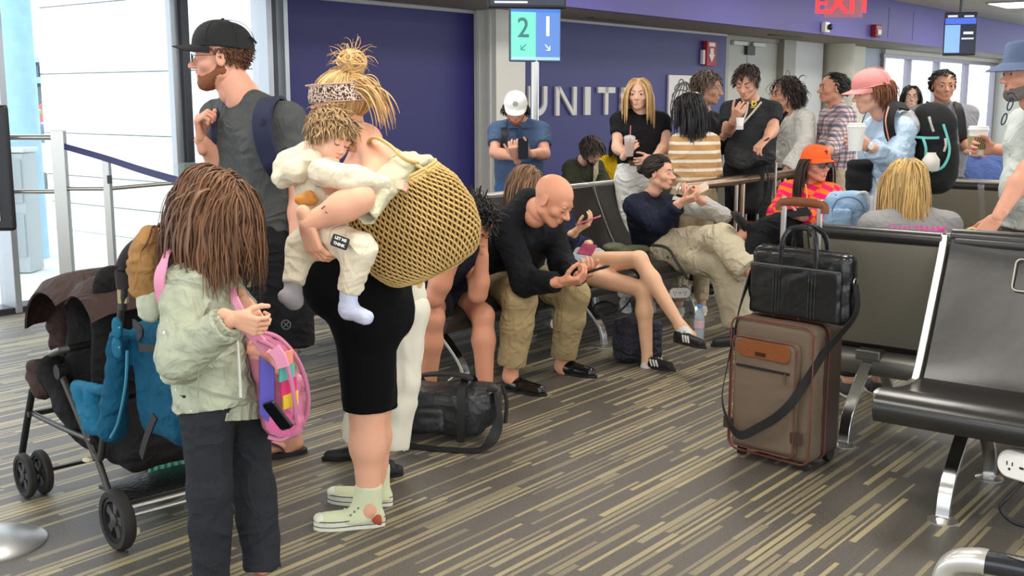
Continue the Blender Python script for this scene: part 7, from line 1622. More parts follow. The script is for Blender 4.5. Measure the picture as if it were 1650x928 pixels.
# ------------------------------------------------------------------ mother with the basket
h = Human('blonde woman in a short black dress and bandana carrying the baby', 'person', P(600, 872, 3.92) * A(1, 1, 0), (232, 172, 142), vox=.006)
h.sc = 1.0
h.joints(neck=(590, 226, 4.02), shL=(612, 262, 3.80), shR=(585, 255, 4.20), hipL=(590, 520, 3.92), hipR=(588, 520, 4.10), knL=(592, 664, 3.90), knR=(604, 662, 4.08), anL=(594, 822, 3.90), anR=(608, 795, 4.12), elL=(578, 322, 3.50), wrL=(494, 360, 3.50), elR=(520, 330, 4.15), wrR=(505, 380, 4.0))
h.head(547, 172, 3.98, (-.93, .22, -.22), kind='f', vox=.0035, size=1.03)
h.J['hb'] = T(h.H, [(0, -.028, -.085)])[0]; h.torso(1.0, ch=1.0); s = h.b; s.ell(P(556, 440, 3.96), (.155, .15, .17)); s.ell(P(612, 500, 4.0), (.115, .13, .12)); s.ell(P(618, 275, 3.98), (.10, .12, .09))
h.arm('L', 1.12); h.arm('R', .95)
h.leg('L', 1.05, foot=(0, 0, -.02)); h.leg('R', 1.02, foot=(0, 0, -.02)); s.cap(h.J['knL'], lerp(h.J['knL'], h.J['anL'], .35), .056, .062)
h.hand('L', (.25, .05, -.95), palm=(.6, .75, .1), curl=.45, thumb=.4, size=1.0, vox=.0028); h.finish(); h.face(brow=(140, 110, 80))
BD_ = mat('dress_black', (12, 12, 14), .9, spec=.15)
s = S(.006, .04); s.ell(P(556, 440, 3.96), (.170, .165, .185)); s.ell(P(613, 500, 4.0), (.128, .145, .135)); s.cap(P(600, 345, 3.87), P(592, 510, 3.91), .118, .125); s.cap(P(585, 335, 3.98), P(590, 420, 4.0), .125, .13, fa=.0); s.cap(P(606, 330, 4.05), P(606, 440, 4.05), .12, .13, fa=0.0)
for sd in 'LR': a_, k_ = h.J['hip' + sd], h.J['kn' + sd]; s.cap(a_, lerp(a_, k_, .98), .116, .088, fb=0.0)
s.cap((h.J['hipL'] + h.J['hipR']) / 2, lerp(h.J['hipL'] + h.J['hipR'], h.J['knL'] + h.J['knR'], .95) / 2, .11, .085, fb=0.0)
V, F = s.build(); obj('dress', (folds(V, F, .004, 9), F), BD_, h.root, sharp=0)
CVS = mat('canvas_cream', (214, 218, 180), .8, bump=.2, bscale=300); RUB = mat('rubber_white', (228, 226, 206), .5)
for an_, hp, tp in ((h.J['anL'], PZ(624, 874, 0), PZ(500, 884, 0)), (h.J['anR'], PZ(634, 836, 0), PZ(516, 830, 0))):
    fd = unit(tp - hp); hl_ = A(an_[0], an_[1], 0) - fd * .060; o, M = shoe(h, hl_, hl_ + fd * .27, CVS, RUB, sole_h=.042, high=.085, lace=RUB, w=1.0, label='pale canvas high top with platform sole')
    b = MB(); out = []
    for a in np.linspace(0, 2 * math.pi, 40, endpoint=False):
        y = .130 - .1325 * math.cos(a); wd = np.interp(y / .27, [0, .15, .4, .72, .9, 1.0], [.031, .037, .035, .046, .037, .013]); ss = math.sin(a); out.append((math.copysign(abs(ss) ** .45, ss) * wd + .004 * y / .27, y, .0385))
    b.tube(T(M, out), .0017, 5, closed=True); b.tube(T(M, [(x_, y_, .018) for x_, y_, z_ in out]), .0014, 5, closed=True); obj('sole_line', b, mat('line_black', (26, 24, 40), .5), o)
    s = S(.004, .01); s.ell(T(M, [(.004, .235, .042)])[0], (.032, .026, .020), M); s.half(T(M, [(0, 0, .03)])[0], (0, 0, -1), k=0); V, F = s.build(); obj('toe_cap', (V, F), RUB, o, sharp=0)
    for k in range(5):
        b = MB(); b.lathe([(.002, 0), (.0042, 0), (.0042, .0015), (.002, .0015)], 10, frame(T(M, [(-.0335 + .004 * k * 0, .072 + k * .014, .108 - k * .012)])[0], (0, 0, 1), -M[:3, 0])); obj('eyelet', b, mat('eyelet_grey', (110, 110, 108), .3, .8), o)
s = S(.0035, .006); q = P(607, 838, 3.845); s.ell(q, (.020, .008, .014)); s.ell(q + A(.006, 0, .012), (.013, .008, .010)); s.ell(q + A(.010, 0, -.012), (.010, .008, .008)); V, F = s.build()
obj('shoe_patch', (V, F), mat('patch_brown', (170, 74, 40), .6, var=.5, vscale=90), h.root, sharp=0)
# hair: swept up into a bun, with loose strands
h.hair(H_HNY, n=520, style='bun', drop=(.0, -.070, .125), length=(.09, .15), r=.006, lift=-.001, spread=-.05, floor_=-.075, seed=3)
bun = T(h.H, [(.0, -.082, .135)])[0]
s = S(.005, .015); s.ell(bun, (.048, .045, .042)); V, F = s.build(); parts_ = [(folds(V, F, .008, 30), F)]; V_, F_ = joinq(parts_); bn = obj('hair_bun', (V_, F_), H_HNY, h.root, sharp=0)
rng = np.random.default_rng(7); b = MB()
for k in range(46):
    ax0 = unit(rng.normal(size=3)); ax1 = unit(np.cross(ax0, rng.normal(size=3))); a0 = rng.uniform(0, 6.28); sp_ = rng.uniform(1.8, 3.6)
    b.tube([bun + A(1.04, 1.0, .95) * .048 * (ax0 * math.cos(a0 + t) + ax1 * math.sin(a0 + t)) for t in np.linspace(0, sp_, 10)], .0048 * np.interp(np.linspace(0, 1, 10), [0, .2, .8, 1], [.3, 1, 1, .2]), 5)
obj('bun_coil', b, H_HNY, bn)
b = MB()
for k in range(90):
    d = unit(rng.normal(size=3) + A(0, 0, .7)); p0 = bun + d * .040; c_ = [p0]
    L = rng.uniform(.03, .08)
    for i in range(5): d = unit(d + rng.normal(size=3) * .25 + A(0, 0, -.10 * i)); c_.append(c_[-1] + d * L / 5)
    b.tube(c_, .0011 * A(1, 1, .9, .7, .5, .3), 3)
obj('flyaway_hair', b, H_HNY, bn)
b = MB()
for k in range(60):
    p0 = T(h.H, [(-.03 - .05 * rng.random() if k % 2 else .02, -.085 - .025 * rng.random(), .085 - .06 * rng.random())])[0]; d = unit(A(.9, -.1, .3) + rng.normal(size=3) * .2); c_ = [p0]
    L = rng.uniform(.10, .20)
    for i in range(8): d = unit(d + A(0.02, 0, -.42) + rng.normal(size=3) * .10); c_.append(c_[-1] + d * L / 8)
    b.tube(crv(c_, 2), .0034 * rng.uniform(.5, 1.1) * np.interp(np.linspace(0, 1, 17), [0, .2, .7, 1], [.6, 1, .7, .15]), 4)
obj('loose_strands', b, H_HNY, bn)
m = bpy.data.materials.new('bandana_print'); m.use_nodes = True; _mats['bandana_print'] = m; t = NT(m); co = t.n('ShaderNodeTexCoord').outputs['Object']; vo = t.n('ShaderNodeTexVoronoi', Scale=62.0); vo.feature = 'DISTANCE_TO_EDGE'; nz = t.n('ShaderNodeTexNoise', Scale=60.0); t.l(co, nz.inputs['Vector']); mx = t.n('ShaderNodeVectorMath', _operation='SCALE'); mx.inputs['Scale'].default_value = .05; t.l(nz.outputs['Color'], mx.inputs[0]); ad = t.n('ShaderNodeVectorMath', _operation='ADD'); t.l(co, ad.inputs[0]); t.l(mx.outputs[0], ad.inputs[1]); t.l(ad.outputs[0], vo.inputs['Vector'])
t.l(t.mix(t.mth('LESS_THAN', vo.outputs['Distance'], .10), lin((62, 36, 30)), lin((214, 190, 172))), t.b.inputs['Base Color']); t.b.inputs['Roughness'].default_value = .8
G = []
for a in np.linspace(0, 2 * math.pi, 60, endpoint=True):
    row = []
    for t_ in np.linspace(-1, 1, 7):
        w_ = .030 - .008 * math.cos(a - math.pi / 2) * -1 * 0; z = .046 + t_ * .029 + .020 * math.sin(a); rr_ = math.sqrt(max(.3, 1 - ((z - .030) / .125) ** 2)); row.append((math.cos(a) * .093 * rr_, -.014 + math.sin(a) * .1135 * rr_, z + .004 * math.sin(a * 5 + t_ * 2)))
    G.append(row)
b = MB(); b.grid(T(h.H, np.array(G).reshape(-1, 3)).reshape(60, 7, 3), thick=.005); bd = obj('bandana', b, m, h.root, sharp=60)
b = MB()
for t_ in (-1.02, 1.02): b.tube(T(h.H, [(math.cos(a) * .0935 * (.985), -.014 + math.sin(a) * .114 * .985 - .0, .046 + t_ * .029 + .020 * math.sin(a)) for a in np.linspace(0, 2 * math.pi, 50, endpoint=False)]), .0030, 5, closed=True)
obj('bandana_edge', b, mat('bandana_beige', (186, 152, 132), .8), bd)
# tattoo on the forearm
b = MB(); fa = lerp(h.J['elL'], h.J['wrL'], .55); 
for k in range(7): q = fa + A(-.02 + .012 * k, -.0405 + .0006 * k, .016 - .010 * abs(math.sin(k * 1.3))); b.tube([q, q + A(.012, 0, .010 * math.cos(k * 2))], .0022, 5)
obj('forearm_tattoo', b, mat('ink', (92, 84, 88), .7), h.root)

# ---- the straw basket bag
base_c = P(704, 434, 3.80); top_c = P(634, 296, 3.76); ax3 = unit(top_c - base_c); HB = np.linalg.norm(top_c - base_c)
side3 = unit(np.cross(ax3, A(0, -1, 0))); dep3 = np.cross(side3, ax3)
side3 = side3 if side3[0] > 0 else -side3
bk = thing('straw_basket', 'large woven straw basket bag hanging from the shoulder of the mother', 'bag', base_c)
def bprof(t):
    rx = np.interp(t, [0, .03, .10, .25, .5, .8, 1.0], [.110, .150, .172, .200, .212, .196, .160]); ry = np.interp(t, [0, .05, .15, .5, 1], [.055, .075, .090, .100, .075]); return rx, ry
def BPt(t, a, o=0.0):
    rx, ry = bprof(min(max(t, 0), 1)); n_ = 2.6
    ca, sa = math.cos(a), math.sin(a); x = math.copysign(abs(ca) ** (2 / n_), ca) * (rx + o); y = math.copysign(abs(sa) ** (2 / n_), sa) * (ry + o)
    return base_c + ax3 * (HB * t) + side3 * x + dep3 * y
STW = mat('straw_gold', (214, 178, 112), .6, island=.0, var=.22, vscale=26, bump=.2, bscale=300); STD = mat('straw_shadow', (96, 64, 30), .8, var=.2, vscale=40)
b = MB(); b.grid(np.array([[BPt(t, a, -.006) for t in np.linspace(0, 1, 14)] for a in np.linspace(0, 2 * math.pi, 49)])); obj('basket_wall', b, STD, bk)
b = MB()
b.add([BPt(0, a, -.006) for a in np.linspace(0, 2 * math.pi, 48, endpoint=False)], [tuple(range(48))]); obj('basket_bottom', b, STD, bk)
# arc length parametrisation
aa = np.linspace(0, 2 * math.pi, 721); pp = np.array([BPt(.4, a) for a in aa]); sl = np.r_[0, np.cumsum(np.linalg.norm(np.diff(pp, axis=0), axis=1))]; sl /= sl[-1]
NP_, NR = 50, 21; uu = np.linspace(0, 1, NP_ * 8, endpoint=False); au = np.interp(uu, sl, aa)
for rI in range(NR):
    t0 = (rI + .5) / NR * 1.0; ph = (rI % 2) * math.pi; pts = []
    for u_, a in zip(uu, au):
        w_ = 2 * math.pi * NP_ * u_ + ph; t = t0 + .60 / NR * math.sin(w_) + .10 / NR * math.sin(2 * w_)
        pts.append(BPt(t, a, .0035 * math.cos(w_) + .002) + (BPt(t, a + .004) - BPt(t, a)) * 0)
    b = MB(); b.tube(np.array(pts), .0040, 5, closed=True); obj('straw_braid', b, STW, bk, sharp=0)
b = MB()
for k in range(3): b.tube([BPt(1.0 + .012 * (k - 1), a, .002) + ax3 * .006 * (k - 1) for a in np.linspace(0, 2 * math.pi, 60, endpoint=False)], .006, 6, closed=True)
obj('basket_rim', b, STW, bk)
b = MB()
for k in range(5):
    f_ = .9 - k * .18; c0 = base_c; b.tube([c0 + (BPt(0, a) - c0) * f_ - ax3 * .004 for a in np.linspace(0, 2 * math.pi, 40, endpoint=False)], .006, 5, closed=True)
obj('bottom_coil', b, STW, bk)
for sg in (-1, 1):
    p0 = P(606, 222, 3.74 + .02 * sg); b = MB(); b.tube(crv([BPt(.98, 1.2 if sg > 0 else -1.2) + side3 * .06, P(655, 258, 3.70 + .03 * sg), P(628, 234, 3.70 + .02 * sg), p0, P(594, 228, 3.86 + .04 * sg), P(588, 250, 4.10 + .05 * sg), BPt(.98, 1.9 if sg > 0 else -1.9) - side3 * .06], 8), .0062, 7); obj('basket_handle', b, mat('handle_straw', (204, 168, 104), .5), bk)
# cream garment hanging over the basket rim
CG = cloth('cream_garment', (206, 200, 168), bscale=20, bump=.3)
r = thing('draped_jacket', 'cream jacket stuffed in the straw basket with one sleeve hanging out', 'clothing', P(620, 300, 3.9))
s = S(.006, .02); s.cap(P(645, 274, 3.72), P(618, 300, 3.62), .050, .048); s.cap(P(618, 300, 3.62), P(590, 352, 3.50), .048, .034, fb=0.0); s.cap(P(650, 268, 3.74), P(690, 262, 3.78), .040, .03); s.cap(P(640, 262, 3.76), P(665, 256, 3.80), .035, .03)
dS = unit(P(590, 352, 3.50) - P(618, 300, 3.62)); s.cap(P(590, 352, 3.50) - dS * .05, P(590, 352, 3.50) + dS * .02, .020, .026, sub=True, k=.004); V, F = s.build(); obj('sleeve', (folds(V, F, .012, 18, 5), F), CG, r, sharp=0)

# ------------------------------------------------------------------ baby
h = Human('sleeping baby in a cream hoodie held on the woman\'s arm', 'baby', P(530, 400, 3.7), (236, 180, 154), vox=.005, name='baby')
h.sc = .42
h.head(531, 219, 3.66, (.72, -.52, -.40), up=(.30, .05, .95), kind='b', eyes='down', vox=.003, size=.76)
h.joints(neck=(515, 258, 3.70), shR=(518, 278, 3.56), shL=(512, 272, 3.80), hipR=(522, 376, 3.58), hipL=(512, 372, 3.76), knR=(580, 402, 3.50), anR=(562, 472, 3.50), knL=(486, 398, 3.66), anL=(472, 458, 3.62), elR=(572, 290, 3.52), wrR=(632, 298, 3.60), elL=(540, 270, 3.85), wrL=(575, 262, 3.9))
h.b.k = .015; h.b.cap(h.J['neck'], h.J['hb'], .036, .036); h.b.cap(lerp(h.J['shR'], h.J['shL'], .5), lerp(h.J['hipR'], h.J['hipL'], .5), .07, .075); h.arm('R', 1.1); h.leg('R'); h.leg('L')
h.hand('R', (.9, .1, -.1), palm=(0, .8, -.5), curl=.5, size=.95, vox=.003); h.finish(); h.face(brow=(170, 130, 100), lip=(206, 112, 108))
HOO = cloth('hoodie_cream', (226, 214, 188), bscale=80, bump=.15); s = S(.005, .03)
s.cap(P(508, 275, 3.68), P(520, 350, 3.68), .072, .085, fb=.05); s.cap(h.J['shR'], h.J['elR'], .046, .042); s.cap(h.J['elR'], lerp(h.J['elR'], h.J['wrR'], .85), .042, .030, fb=0.0); s.cap(P(530, 262, 3.64), P(500, 262, 3.72), .035, .05)
h.part('hoodie', s, HOO, .007, 22)
s = S(.005, .025); s.path([P(498, 250, 3.74), P(468, 268, 3.72), P(450, 286, 3.68)], [.050, .052, .030]); s.path([P(506, 254, 3.62), P(478, 276, 3.62), P(455, 292, 3.64)], [.034, .040, .028]); h.part('hood', s, HOO, .006, 16, 3)
s = S(.005, .025); s.cap(P(522, 350, 3.66), P(520, 380, 3.66), .084, .085); s.cap(h.J['hipR'], h.J['knR'], .062, .052); s.cap(h.J['knR'], lerp(h.J['knR'], h.J['anR'], 1.0), .052, .040, fb=0.0); s.cap(h.J['hipL'], h.J['knL'], .060, .050); s.cap(h.J['knL'], h.J['anL'], .050, .037, fb=0.0)
h.part('trousers', s, HOO, .006, 22, 9)
for sd, toe, m_, nm in (('R', (598, 515, 3.44), mat('sock_pale_blue', (196, 202, 224), .85, bump=.2, bscale=200), 'pale blue sock'), ('L', (455, 476, 3.58), mat('sock_grey', (150, 146, 148), .85, bump=.2, bscale=200), 'grey sock')):
    s = S(.004, .02); a_ = h.J['an' + sd]; tp = P(*toe); hl_ = a_ + UP * -.055 + (a_ - tp) * A(1, 1, 0) * .05; s.cap(a_, hl_, .030, .028); s.cap(hl_, lerp(hl_, tp, .8), .028, .024); V, F = s.build(); obj('sock', (folds(V, F, .003, 40), F), m_, h.root, sharp=0, label=nm)
Ml = frame(P(548, 390, 3.43), (0.35, .1, 1), (-.15, -1, .1)); b = MB(); b.prism(rrect(.056, .038, .006), 0, .003, Ml); lb = obj('waist_label', b, mat('label_black', (26, 26, 30), .6), h.root); 
text('LET ME', .0125, Ml @ np.array(Matrix.Translation((0, .009, .0035))), SN_W, 'label_lettering', lb, .0004, bold=.0005); text('THINK', .0125, Ml @ np.array(Matrix.Translation((0, -.008, .0035))), SN_W, 'label_lettering', lb, .0004, bold=.0005)
s = S(.004, .008); q = P(493, 322, 3.575); s.ell(q, (.040, .010, .022)); s.ell(q + A(.012, -.002, .018), (.016, .010, .014)); V, F = s.build(); obj('printed_patch', (V, F), mat('print_orange', (206, 140, 66), .7, var=.5, vscale=60), h.root, sharp=0)
b = MB(); b.tube(crv([P(506, 292, 3.60), P(512, 300, 3.575), P(520, 296, 3.57)], 4), .005, 6); obj('print_blue', b, mat('print_sky', (120, 170, 196), .7), h.root)
h.hair(H_BABY, n=520, length=(.045, .075), style='forward', grav=.25, r=.006, wave=.005, lift=.004, spread=.35, seed=6, hairline=-.004)

# ---- child in white trousers behind the mother
h = Human('child in white printed trousers standing behind the mother, mostly hidden by her basket', 'person', P(620, 765, 4.55) * A(1, 1, 0), (222, 166, 136), vox=.007)
auto(h, 4.55, (645, 385), (-1, -.2, 0), .72, tl=.50); h.head(640, 345, 4.55, (-1, -.1, -.1), kind='f', vox=.006, size=.9)
h.joints(hipL=(655, 500, 4.48), hipR=(640, 500, 4.62), knL=(648, 610, 4.46), knR=(600, 605, 4.66), anL=(630, 722, 4.46), anR=(573, 712, 4.68), elL=(655, 440, 4.42), elR=(640, 440, 4.7), wrL=(645, 490, 4.42), wrR=(640, 480, 4.7))
h.torso(.95); h.arm('L'); h.arm('R'); h.leg('L'); h.leg('R'); h.finish(); h.face()
m = bpy.data.materials.new('white_printed'); m.use_nodes = True; _mats['white_printed'] = m; t = NT(m); co = t.n('ShaderNodeTexCoord').outputs['Object']; nz = t.n('ShaderNodeTexVoronoi', Scale=9.0); t.l(co, nz.inputs['Vector']); ms = t.mth('LESS_THAN', nz.outputs['Distance'], .26)
cr = t.n('ShaderNodeValToRGB'); t.l(t.n('ShaderNodeTexNoise', Scale=22.0).outputs[0], cr.inputs[0]); cr.color_ramp.elements[0].color = lin((226, 170, 84)); cr.color_ramp.elements[0].position = .45; cr.color_ramp.elements[1].color = lin((120, 178, 206)); cr.color_ramp.elements[1].position = .58
t.l(t.mix(ms, lin((232, 226, 208)), cr.outputs[0]), t.b.inputs['Base Color']); t.b.inputs['Roughness'].default_value = .85
h.top(m, .5, 1.0, ease=.02, name='shirt'); h.pants(m, 1.98, 1.0, ease=.026, wide=1.3, waist=.04, amp=.012, scale=12)
h.hair(H_BRN, n=200, length=(.05, .08), style='forward')
for sd, tp in (('L', (600, 772, 4.45)), ('R', (530, 752, 4.6))):
    hl_ = h.J['an' + sd] * A(1, 1, 0) + A(.05, 0, 0); o, M = shoe(h, hl_, hl_ + unit(A(-1, -.15, 0)) * .20, mat('sandal_black', (26, 27, 30), .6), BLK, L=.205, low=.02, label='closed toe black sandal')
    b = MB(); b.strap(T(M, crv([(-.036, .055, .05), (0, .07, .092), (.036, .055, .05)], 4)), .022, .004, (0, 1, .5)); obj('sandal_strap', b, mat('sandal_grey', (70, 72, 78), .6), o)

# ------------------------------------------------------------------ stroller
R0 = A(-1.37, 3.69, 0); SF = unit(A(-.697, .717, 0)); SX_ = unit(A(.717, .697, 0))
def SP(px, py, s_=0.0):
    r_ = ray(px, py); c_ = A(0, 0, CAMZ); o_ = R0 + SX_ * s_; return c_ + r_ * (np.dot(o_ - c_, SX_) / np.dot(r_, SX_))
def ST(f, s_, z): return R0 + SF * f + SX_ * s_ + UP * z
st = thing('stroller', 'black double stroller with brown canopies at the left', 'stroller', ST(.35, .25, 0))
TUB = mat('frame_graphite', (66, 64, 60), .4, .5); CAN = cloth('canopy_brown', (62, 46, 42), bscale=30, rough=.7); SBL = cloth('seat_black', (26, 24, 24)); TEALF = cloth('teal_fabric', (14, 76, 104), bscale=60, bump=.2, var=.08); TEALL = cloth('teal_light', (26, 98, 128), bscale=60, bump=.2)
def tubeS(nm, pts, r=.013, m_=TUB, par=None, flat=False):
    b = MB(); b.tube(crv(pts, 5), r, 10); return obj(nm, b, m_, par or st)
def wheel(c_, rad, wd, nsp=5, nm='wheel'):
    M = np.eye(4); M[:3, 0] = SF; M[:3, 1] = UP; M[:3, 2] = -SX_; M[:3, 3] = c_
    b = MB(); b.lathe([(rad * .76, -wd * .5), (rad * .93, -wd * .52), (rad, -wd * .3), (rad * 1.0, wd * .3), (rad * .93, wd * .52), (rad * .76, wd * .5), (rad * .74, 0), (rad * .76, -wd * .5)], 40, M); w_ = obj(nm, b, mat('tyre_black', (36, 33, 31), .7), st)
    b = MB(); b.lathe([(rad * .62, -wd * .2), (rad * .76, -wd * .35), (rad * .77, wd * .35), (rad * .62, wd * .40), (rad * .60, 0), (rad * .62, -wd * .2)], 40, M); obj('rim', b, BLK, w_)
    for k in range(nsp):
        a = k * 2 * math.pi / nsp + .5; b = MB(); b.prism([(rad * .12, -rad * .10), (rad * .66, -rad * .16), (rad * .66, rad * .16), (rad * .12, rad * .10)], -wd * .12, wd * .28, M @ np.array(Matrix.Rotation(a, 4, 'Z'))); obj('spoke', b, mat('hub_grey', (52, 52, 52), .4), w_, bevel=.002)
    b = MB(); b.lathe([(0, -wd * .4), (rad * .20, -wd * .4), (rad * .22, wd * .38), (rad * .14, wd * .46), (0, wd * .46)], 24, M); obj('hub', b, mat('hub_grey', (52, 52, 52), .4), w_); return w_
wheel(ST(0, 0, .108), .108, .042); wheel(ST(0, .50, .108), .108, .042)
for f_, s_ in ((.75, -.03), (.75, .035), (.75, .46), (.75, .525)): wheel(ST(f_ + .0, s_, .088), .088, .030)
# near side frame
jn = SP(150, 745); ar_ = SP(92, 603); hT = SP(190, 392)
axleR = ST(0, .02, .108)
for s_ in (0.02, .48):
    o_ = SX_ * (s_ - .0)
    q = lambda px, py: SP(px, py, 0) + o_
    tubeS('frame_tube', [q(178, 830), q(150, 745), q(145, 735)], .012)
    tubeS('frame_tube', [q(88, 598), q(118, 670), q(147, 742)], .013)
    tubeS('frame_tube', [q(153, 742), q(168, 640), q(180, 555), q(188, 480)], .012)
    tubeS('frame_tube', [q(45, 668), q(90, 690), q(140, 712)], .011)
    tubeS('front_leg', [q(44, 630), q(34, 690), q(26, 745), q(27, 770)], .014, BLK)
    tubeS('handle_tube', [q(189, 500), q(191, 470), q(192, 440)], .012, TUB)
    b = MB(); b.box(q(189, 478), (.032, .024, .05)); obj('handle_joint', b, mat('joint_beige', (176, 160, 120), .5), st, bevel=.004)
    b = MB(); b.lathe([(0, -.018), (.026, -.018), (.028, .018), (0, .018)], 18, (lambda M_: M_)(np.array([[SF[0], 0, -SX_[0], q(90, 600)[0]], [SF[1], 0, -SX_[1], q(90, 600)[1]], [0, 1, 0, q(90, 600)[2]], [0, 0, 0, 1.0]]))); obj('pivot_joint', b, BLK, st)
    b = MB(); b.box(q(33, 767) , (.05, .05, .05)); obj('wheel_fork', b, BLK, st, bevel=.012)
    b = MB(); b.box(q(205, 858) if s_ < .1 else ST(.03, s_ - .06, .10), (.045, .025, .022)); obj('brake_pedal', b, mat('pedal_cream', (206, 196, 170), .5), st, bevel=.005)
    b = MB(); b.sphere(q(133, 743), (.022, .012, .010)); obj('latch', b, mat('pedal_cream', (206, 196, 170), .5), st)
hq = lambda px, py, s_: SP(px, py, 0) + SX_ * s_
tubeS('push_handle', [hq(191, 465, .02), hq(190, 430, .02), hq(196, 400, .05), hq(206, 388, .12), hq(206, 388, .38), hq(196, 400, .45), hq(190, 430, .48), hq(191, 465, .48)], .026, mat('grip_foam', (40, 34, 34), .8))
tubeS('cross_bar', [ST(.02, .05, .13), ST(.02, .45, .13)], .010, STEEL)
tubeS('cross_bar', [hq(45, 668, 0), hq(45, 668, .5)], .011); tubeS('axle', [ST(0, 0, .108), ST(0, .5, .108)], .008, STEEL); tubeS('axle', [ST(.75, -.04, .088), ST(.75, .54, .088)], .007, BLK)
b = MB(); b.grid(np.array([[ST(.02 + .24 * i, .05 + .40 * j, .145 + .012 * math.sin(i * 3)) for j in np.linspace(0, 1, 6)] for i in np.linspace(0, 1, 6)]), thick=.018); pf = obj('standing_board', b, mat('board_black', (32, 31, 32), .35, bump=.6, bscale=60), st, bevel=.004)
# under-basket
s = S(.008, .04); s.box(ST(.36, .25, .34), (.20, .20, .10), frame((0, 0, 0), SF), .06); s.box(ST(.12, .25, .36), (.20, .12, .12), frame((0, 0, 0), SF), .06); V, F = s.build(); obj('storage_basket', (folds(V, F, .018, 8), F), SBL, st, sharp=0)
# seats
s = S(.008, .03); s.cap(hq(100, 690, .06), hq(60, 600, .06), .05, .06); s.cap(hq(100, 690, .42), hq(60, 600, .42), .05, .06); s.cap(hq(96, 690, .25), hq(70, 580, .25), .10, .10); s.cap(ST(.55, .25, .42), ST(.62, .25, .70), .16, .13, fl=(SF, 1.8)); V, F = s.build(); obj('front_seat', (folds(V, F, .014, 10), F), SBL, st, sharp=0)
s = S(.008, .03); s.cap(ST(.25, .12, .50), ST(.20, .12, .90), .08, .07, fl=(SF, 1.6)); s.cap(ST(.25, .38, .50), ST(.20, .38, .90), .08, .07, fl=(SF, 1.6)); s.cap(ST(.25, .25, .50), ST(.20, .25, .90), .10, .10, fl=(SF, 2.0)); V, F = s.build(); obj('rear_seat', (folds(V, F, .010, 10), F), SBL, st, sharp=0)
def canopy(f0, z0, a0, a1, rx, rz, s0=-.02, s1=.52, m_=CAN, nm='canopy'):
    G = []
    for a in np.linspace(a0, a1, 12):
        row = []
        for j in np.linspace(0, 1, 11):
            sg = 2 * j - 1; arch = (1 - abs(sg) ** 3) ** .5 if abs(sg) < 1 else 0
            rr_ = .72 + .28 * arch; row.append(ST(f0 + rx * math.cos(a) * rr_, s0 + (s1 - s0) * j, z0 + rz * math.sin(a) * rr_ - .006 * abs(math.sin(a * 6)) * arch))
        G.append(row)
    b = MB(); b.grid(np.array(G), thick=.008); return obj(nm, b, m_, st, sharp=60)
canopy(.52, .66, .10, 2.2, .27, .25, 0, .50); canopy(.28, .66, .9, 2.5, .22, .27, .02, .50, SBL if 0 else CAN)
s = S(.008, .03); s.cap(ST(.74, .25, .50), ST(.76, .25, .64), .15, .15, fl=(SF, 3.0)); s.cap(hq(48, 600, .03), hq(58, 630, .03), .05, .045); V, F = s.build(); obj('front_apron', (folds(V, F, .020, 9, 3), F), CAN, st, sharp=0)
tubeS('bumper_bar', [hq(75, 572, .02), hq(108, 562, .0), hq(60, 566, .3)], .014, TUB)
# teal blanket bag hung on the side
tb = thing('teal_bag', 'large teal fabric bag strapped to the side of the stroller', 'bag', SP(235, 700, -.05))
s = S(.007, .03); s.box(SP(238, 620, -.03) + SX_ * .07, (.055, .155, .19), frame((0, 0, 0), SX_) @ np.array([[0, 1, 0, 0], [1, 0, 0, 0], [0, 0, 1, 0], [0, 0, 0, 1.0]]) if 0 else np.column_stack([SX_, SF, UP]) if 0 else np.block([[np.column_stack([SX_, SF, UP]), np.zeros((3, 1))], [np.zeros((1, 3)), np.ones((1, 1))]]), .05)
s.cap(SP(192, 545, -.05), SP(182, 690, -.05), .035, .05); V, F = s.build(); obj('bag_body', (folds(V, F, .012, 9, 2), F), TEALF, tb, sharp=0)
s = S(.006, .02); s.cap(SP(125, 625, -.02), SP(150, 685, -.03), .026, .04); s.cap(SP(125, 622, -.02), SP(165, 628, -.03), .022, .022); s.cap(SP(150, 640, -.02), SP(160, 690, -.03), .035, .03); V, F = s.build(); obj('side_flap', (folds(V, F, .008, 14, 5), F), TEALL, tb, sharp=0)
for py in (528, 560):
    s = S(.004, .01); s.ell(SP(189, py, -.10), (.012, .032, .036), np.column_stack([SX_, SF, UP])); V, F = s.build(); fl_ = obj('bag_tab', (V, F), TEALL, tb, sharp=0); b = MB(); b.sphere(SP(193, py, -.117), .004); obj('snap', b, mat('snap_grey', (140, 150, 156), .3, .8), fl_)
b = MB(); b.tube(crv([SP(205, 565, -.10), SP(202, 620, -.10), SP(190, 680, -.10), SP(178, 705, -.09)], 8), .005, 6); obj('bag_piping', b, mat('piping_teal', (60, 130, 158), .6), tb)
b = MB(); b.sweep(crv([SP(215, 520, -.09), SP(228, 532, -.10), SP(222, 545, -.09)], 5), [(-.012, -.003), (.012, -.003), (.012, .003), (-.012, .003)], -SX_); b.sweep(crv([SP(225, 560, -.09), SP(262, 562, -.09)], 5), [(-.012, -.003), (.012, -.003), (.012, .003), (-.012, .003)], -SX_); obj('bag_strap', b, WEB, tb)
b = MB(); b.sweep(crv([SP(250, 670, -.10), SP(238, 700, -.11), SP(228, 735, -.09)], 6), [(-.014, -.003), (.014, -.003), (.014, .003), (-.014, .003)], -SX_); obj('lower_strap', b, WEB, tb)
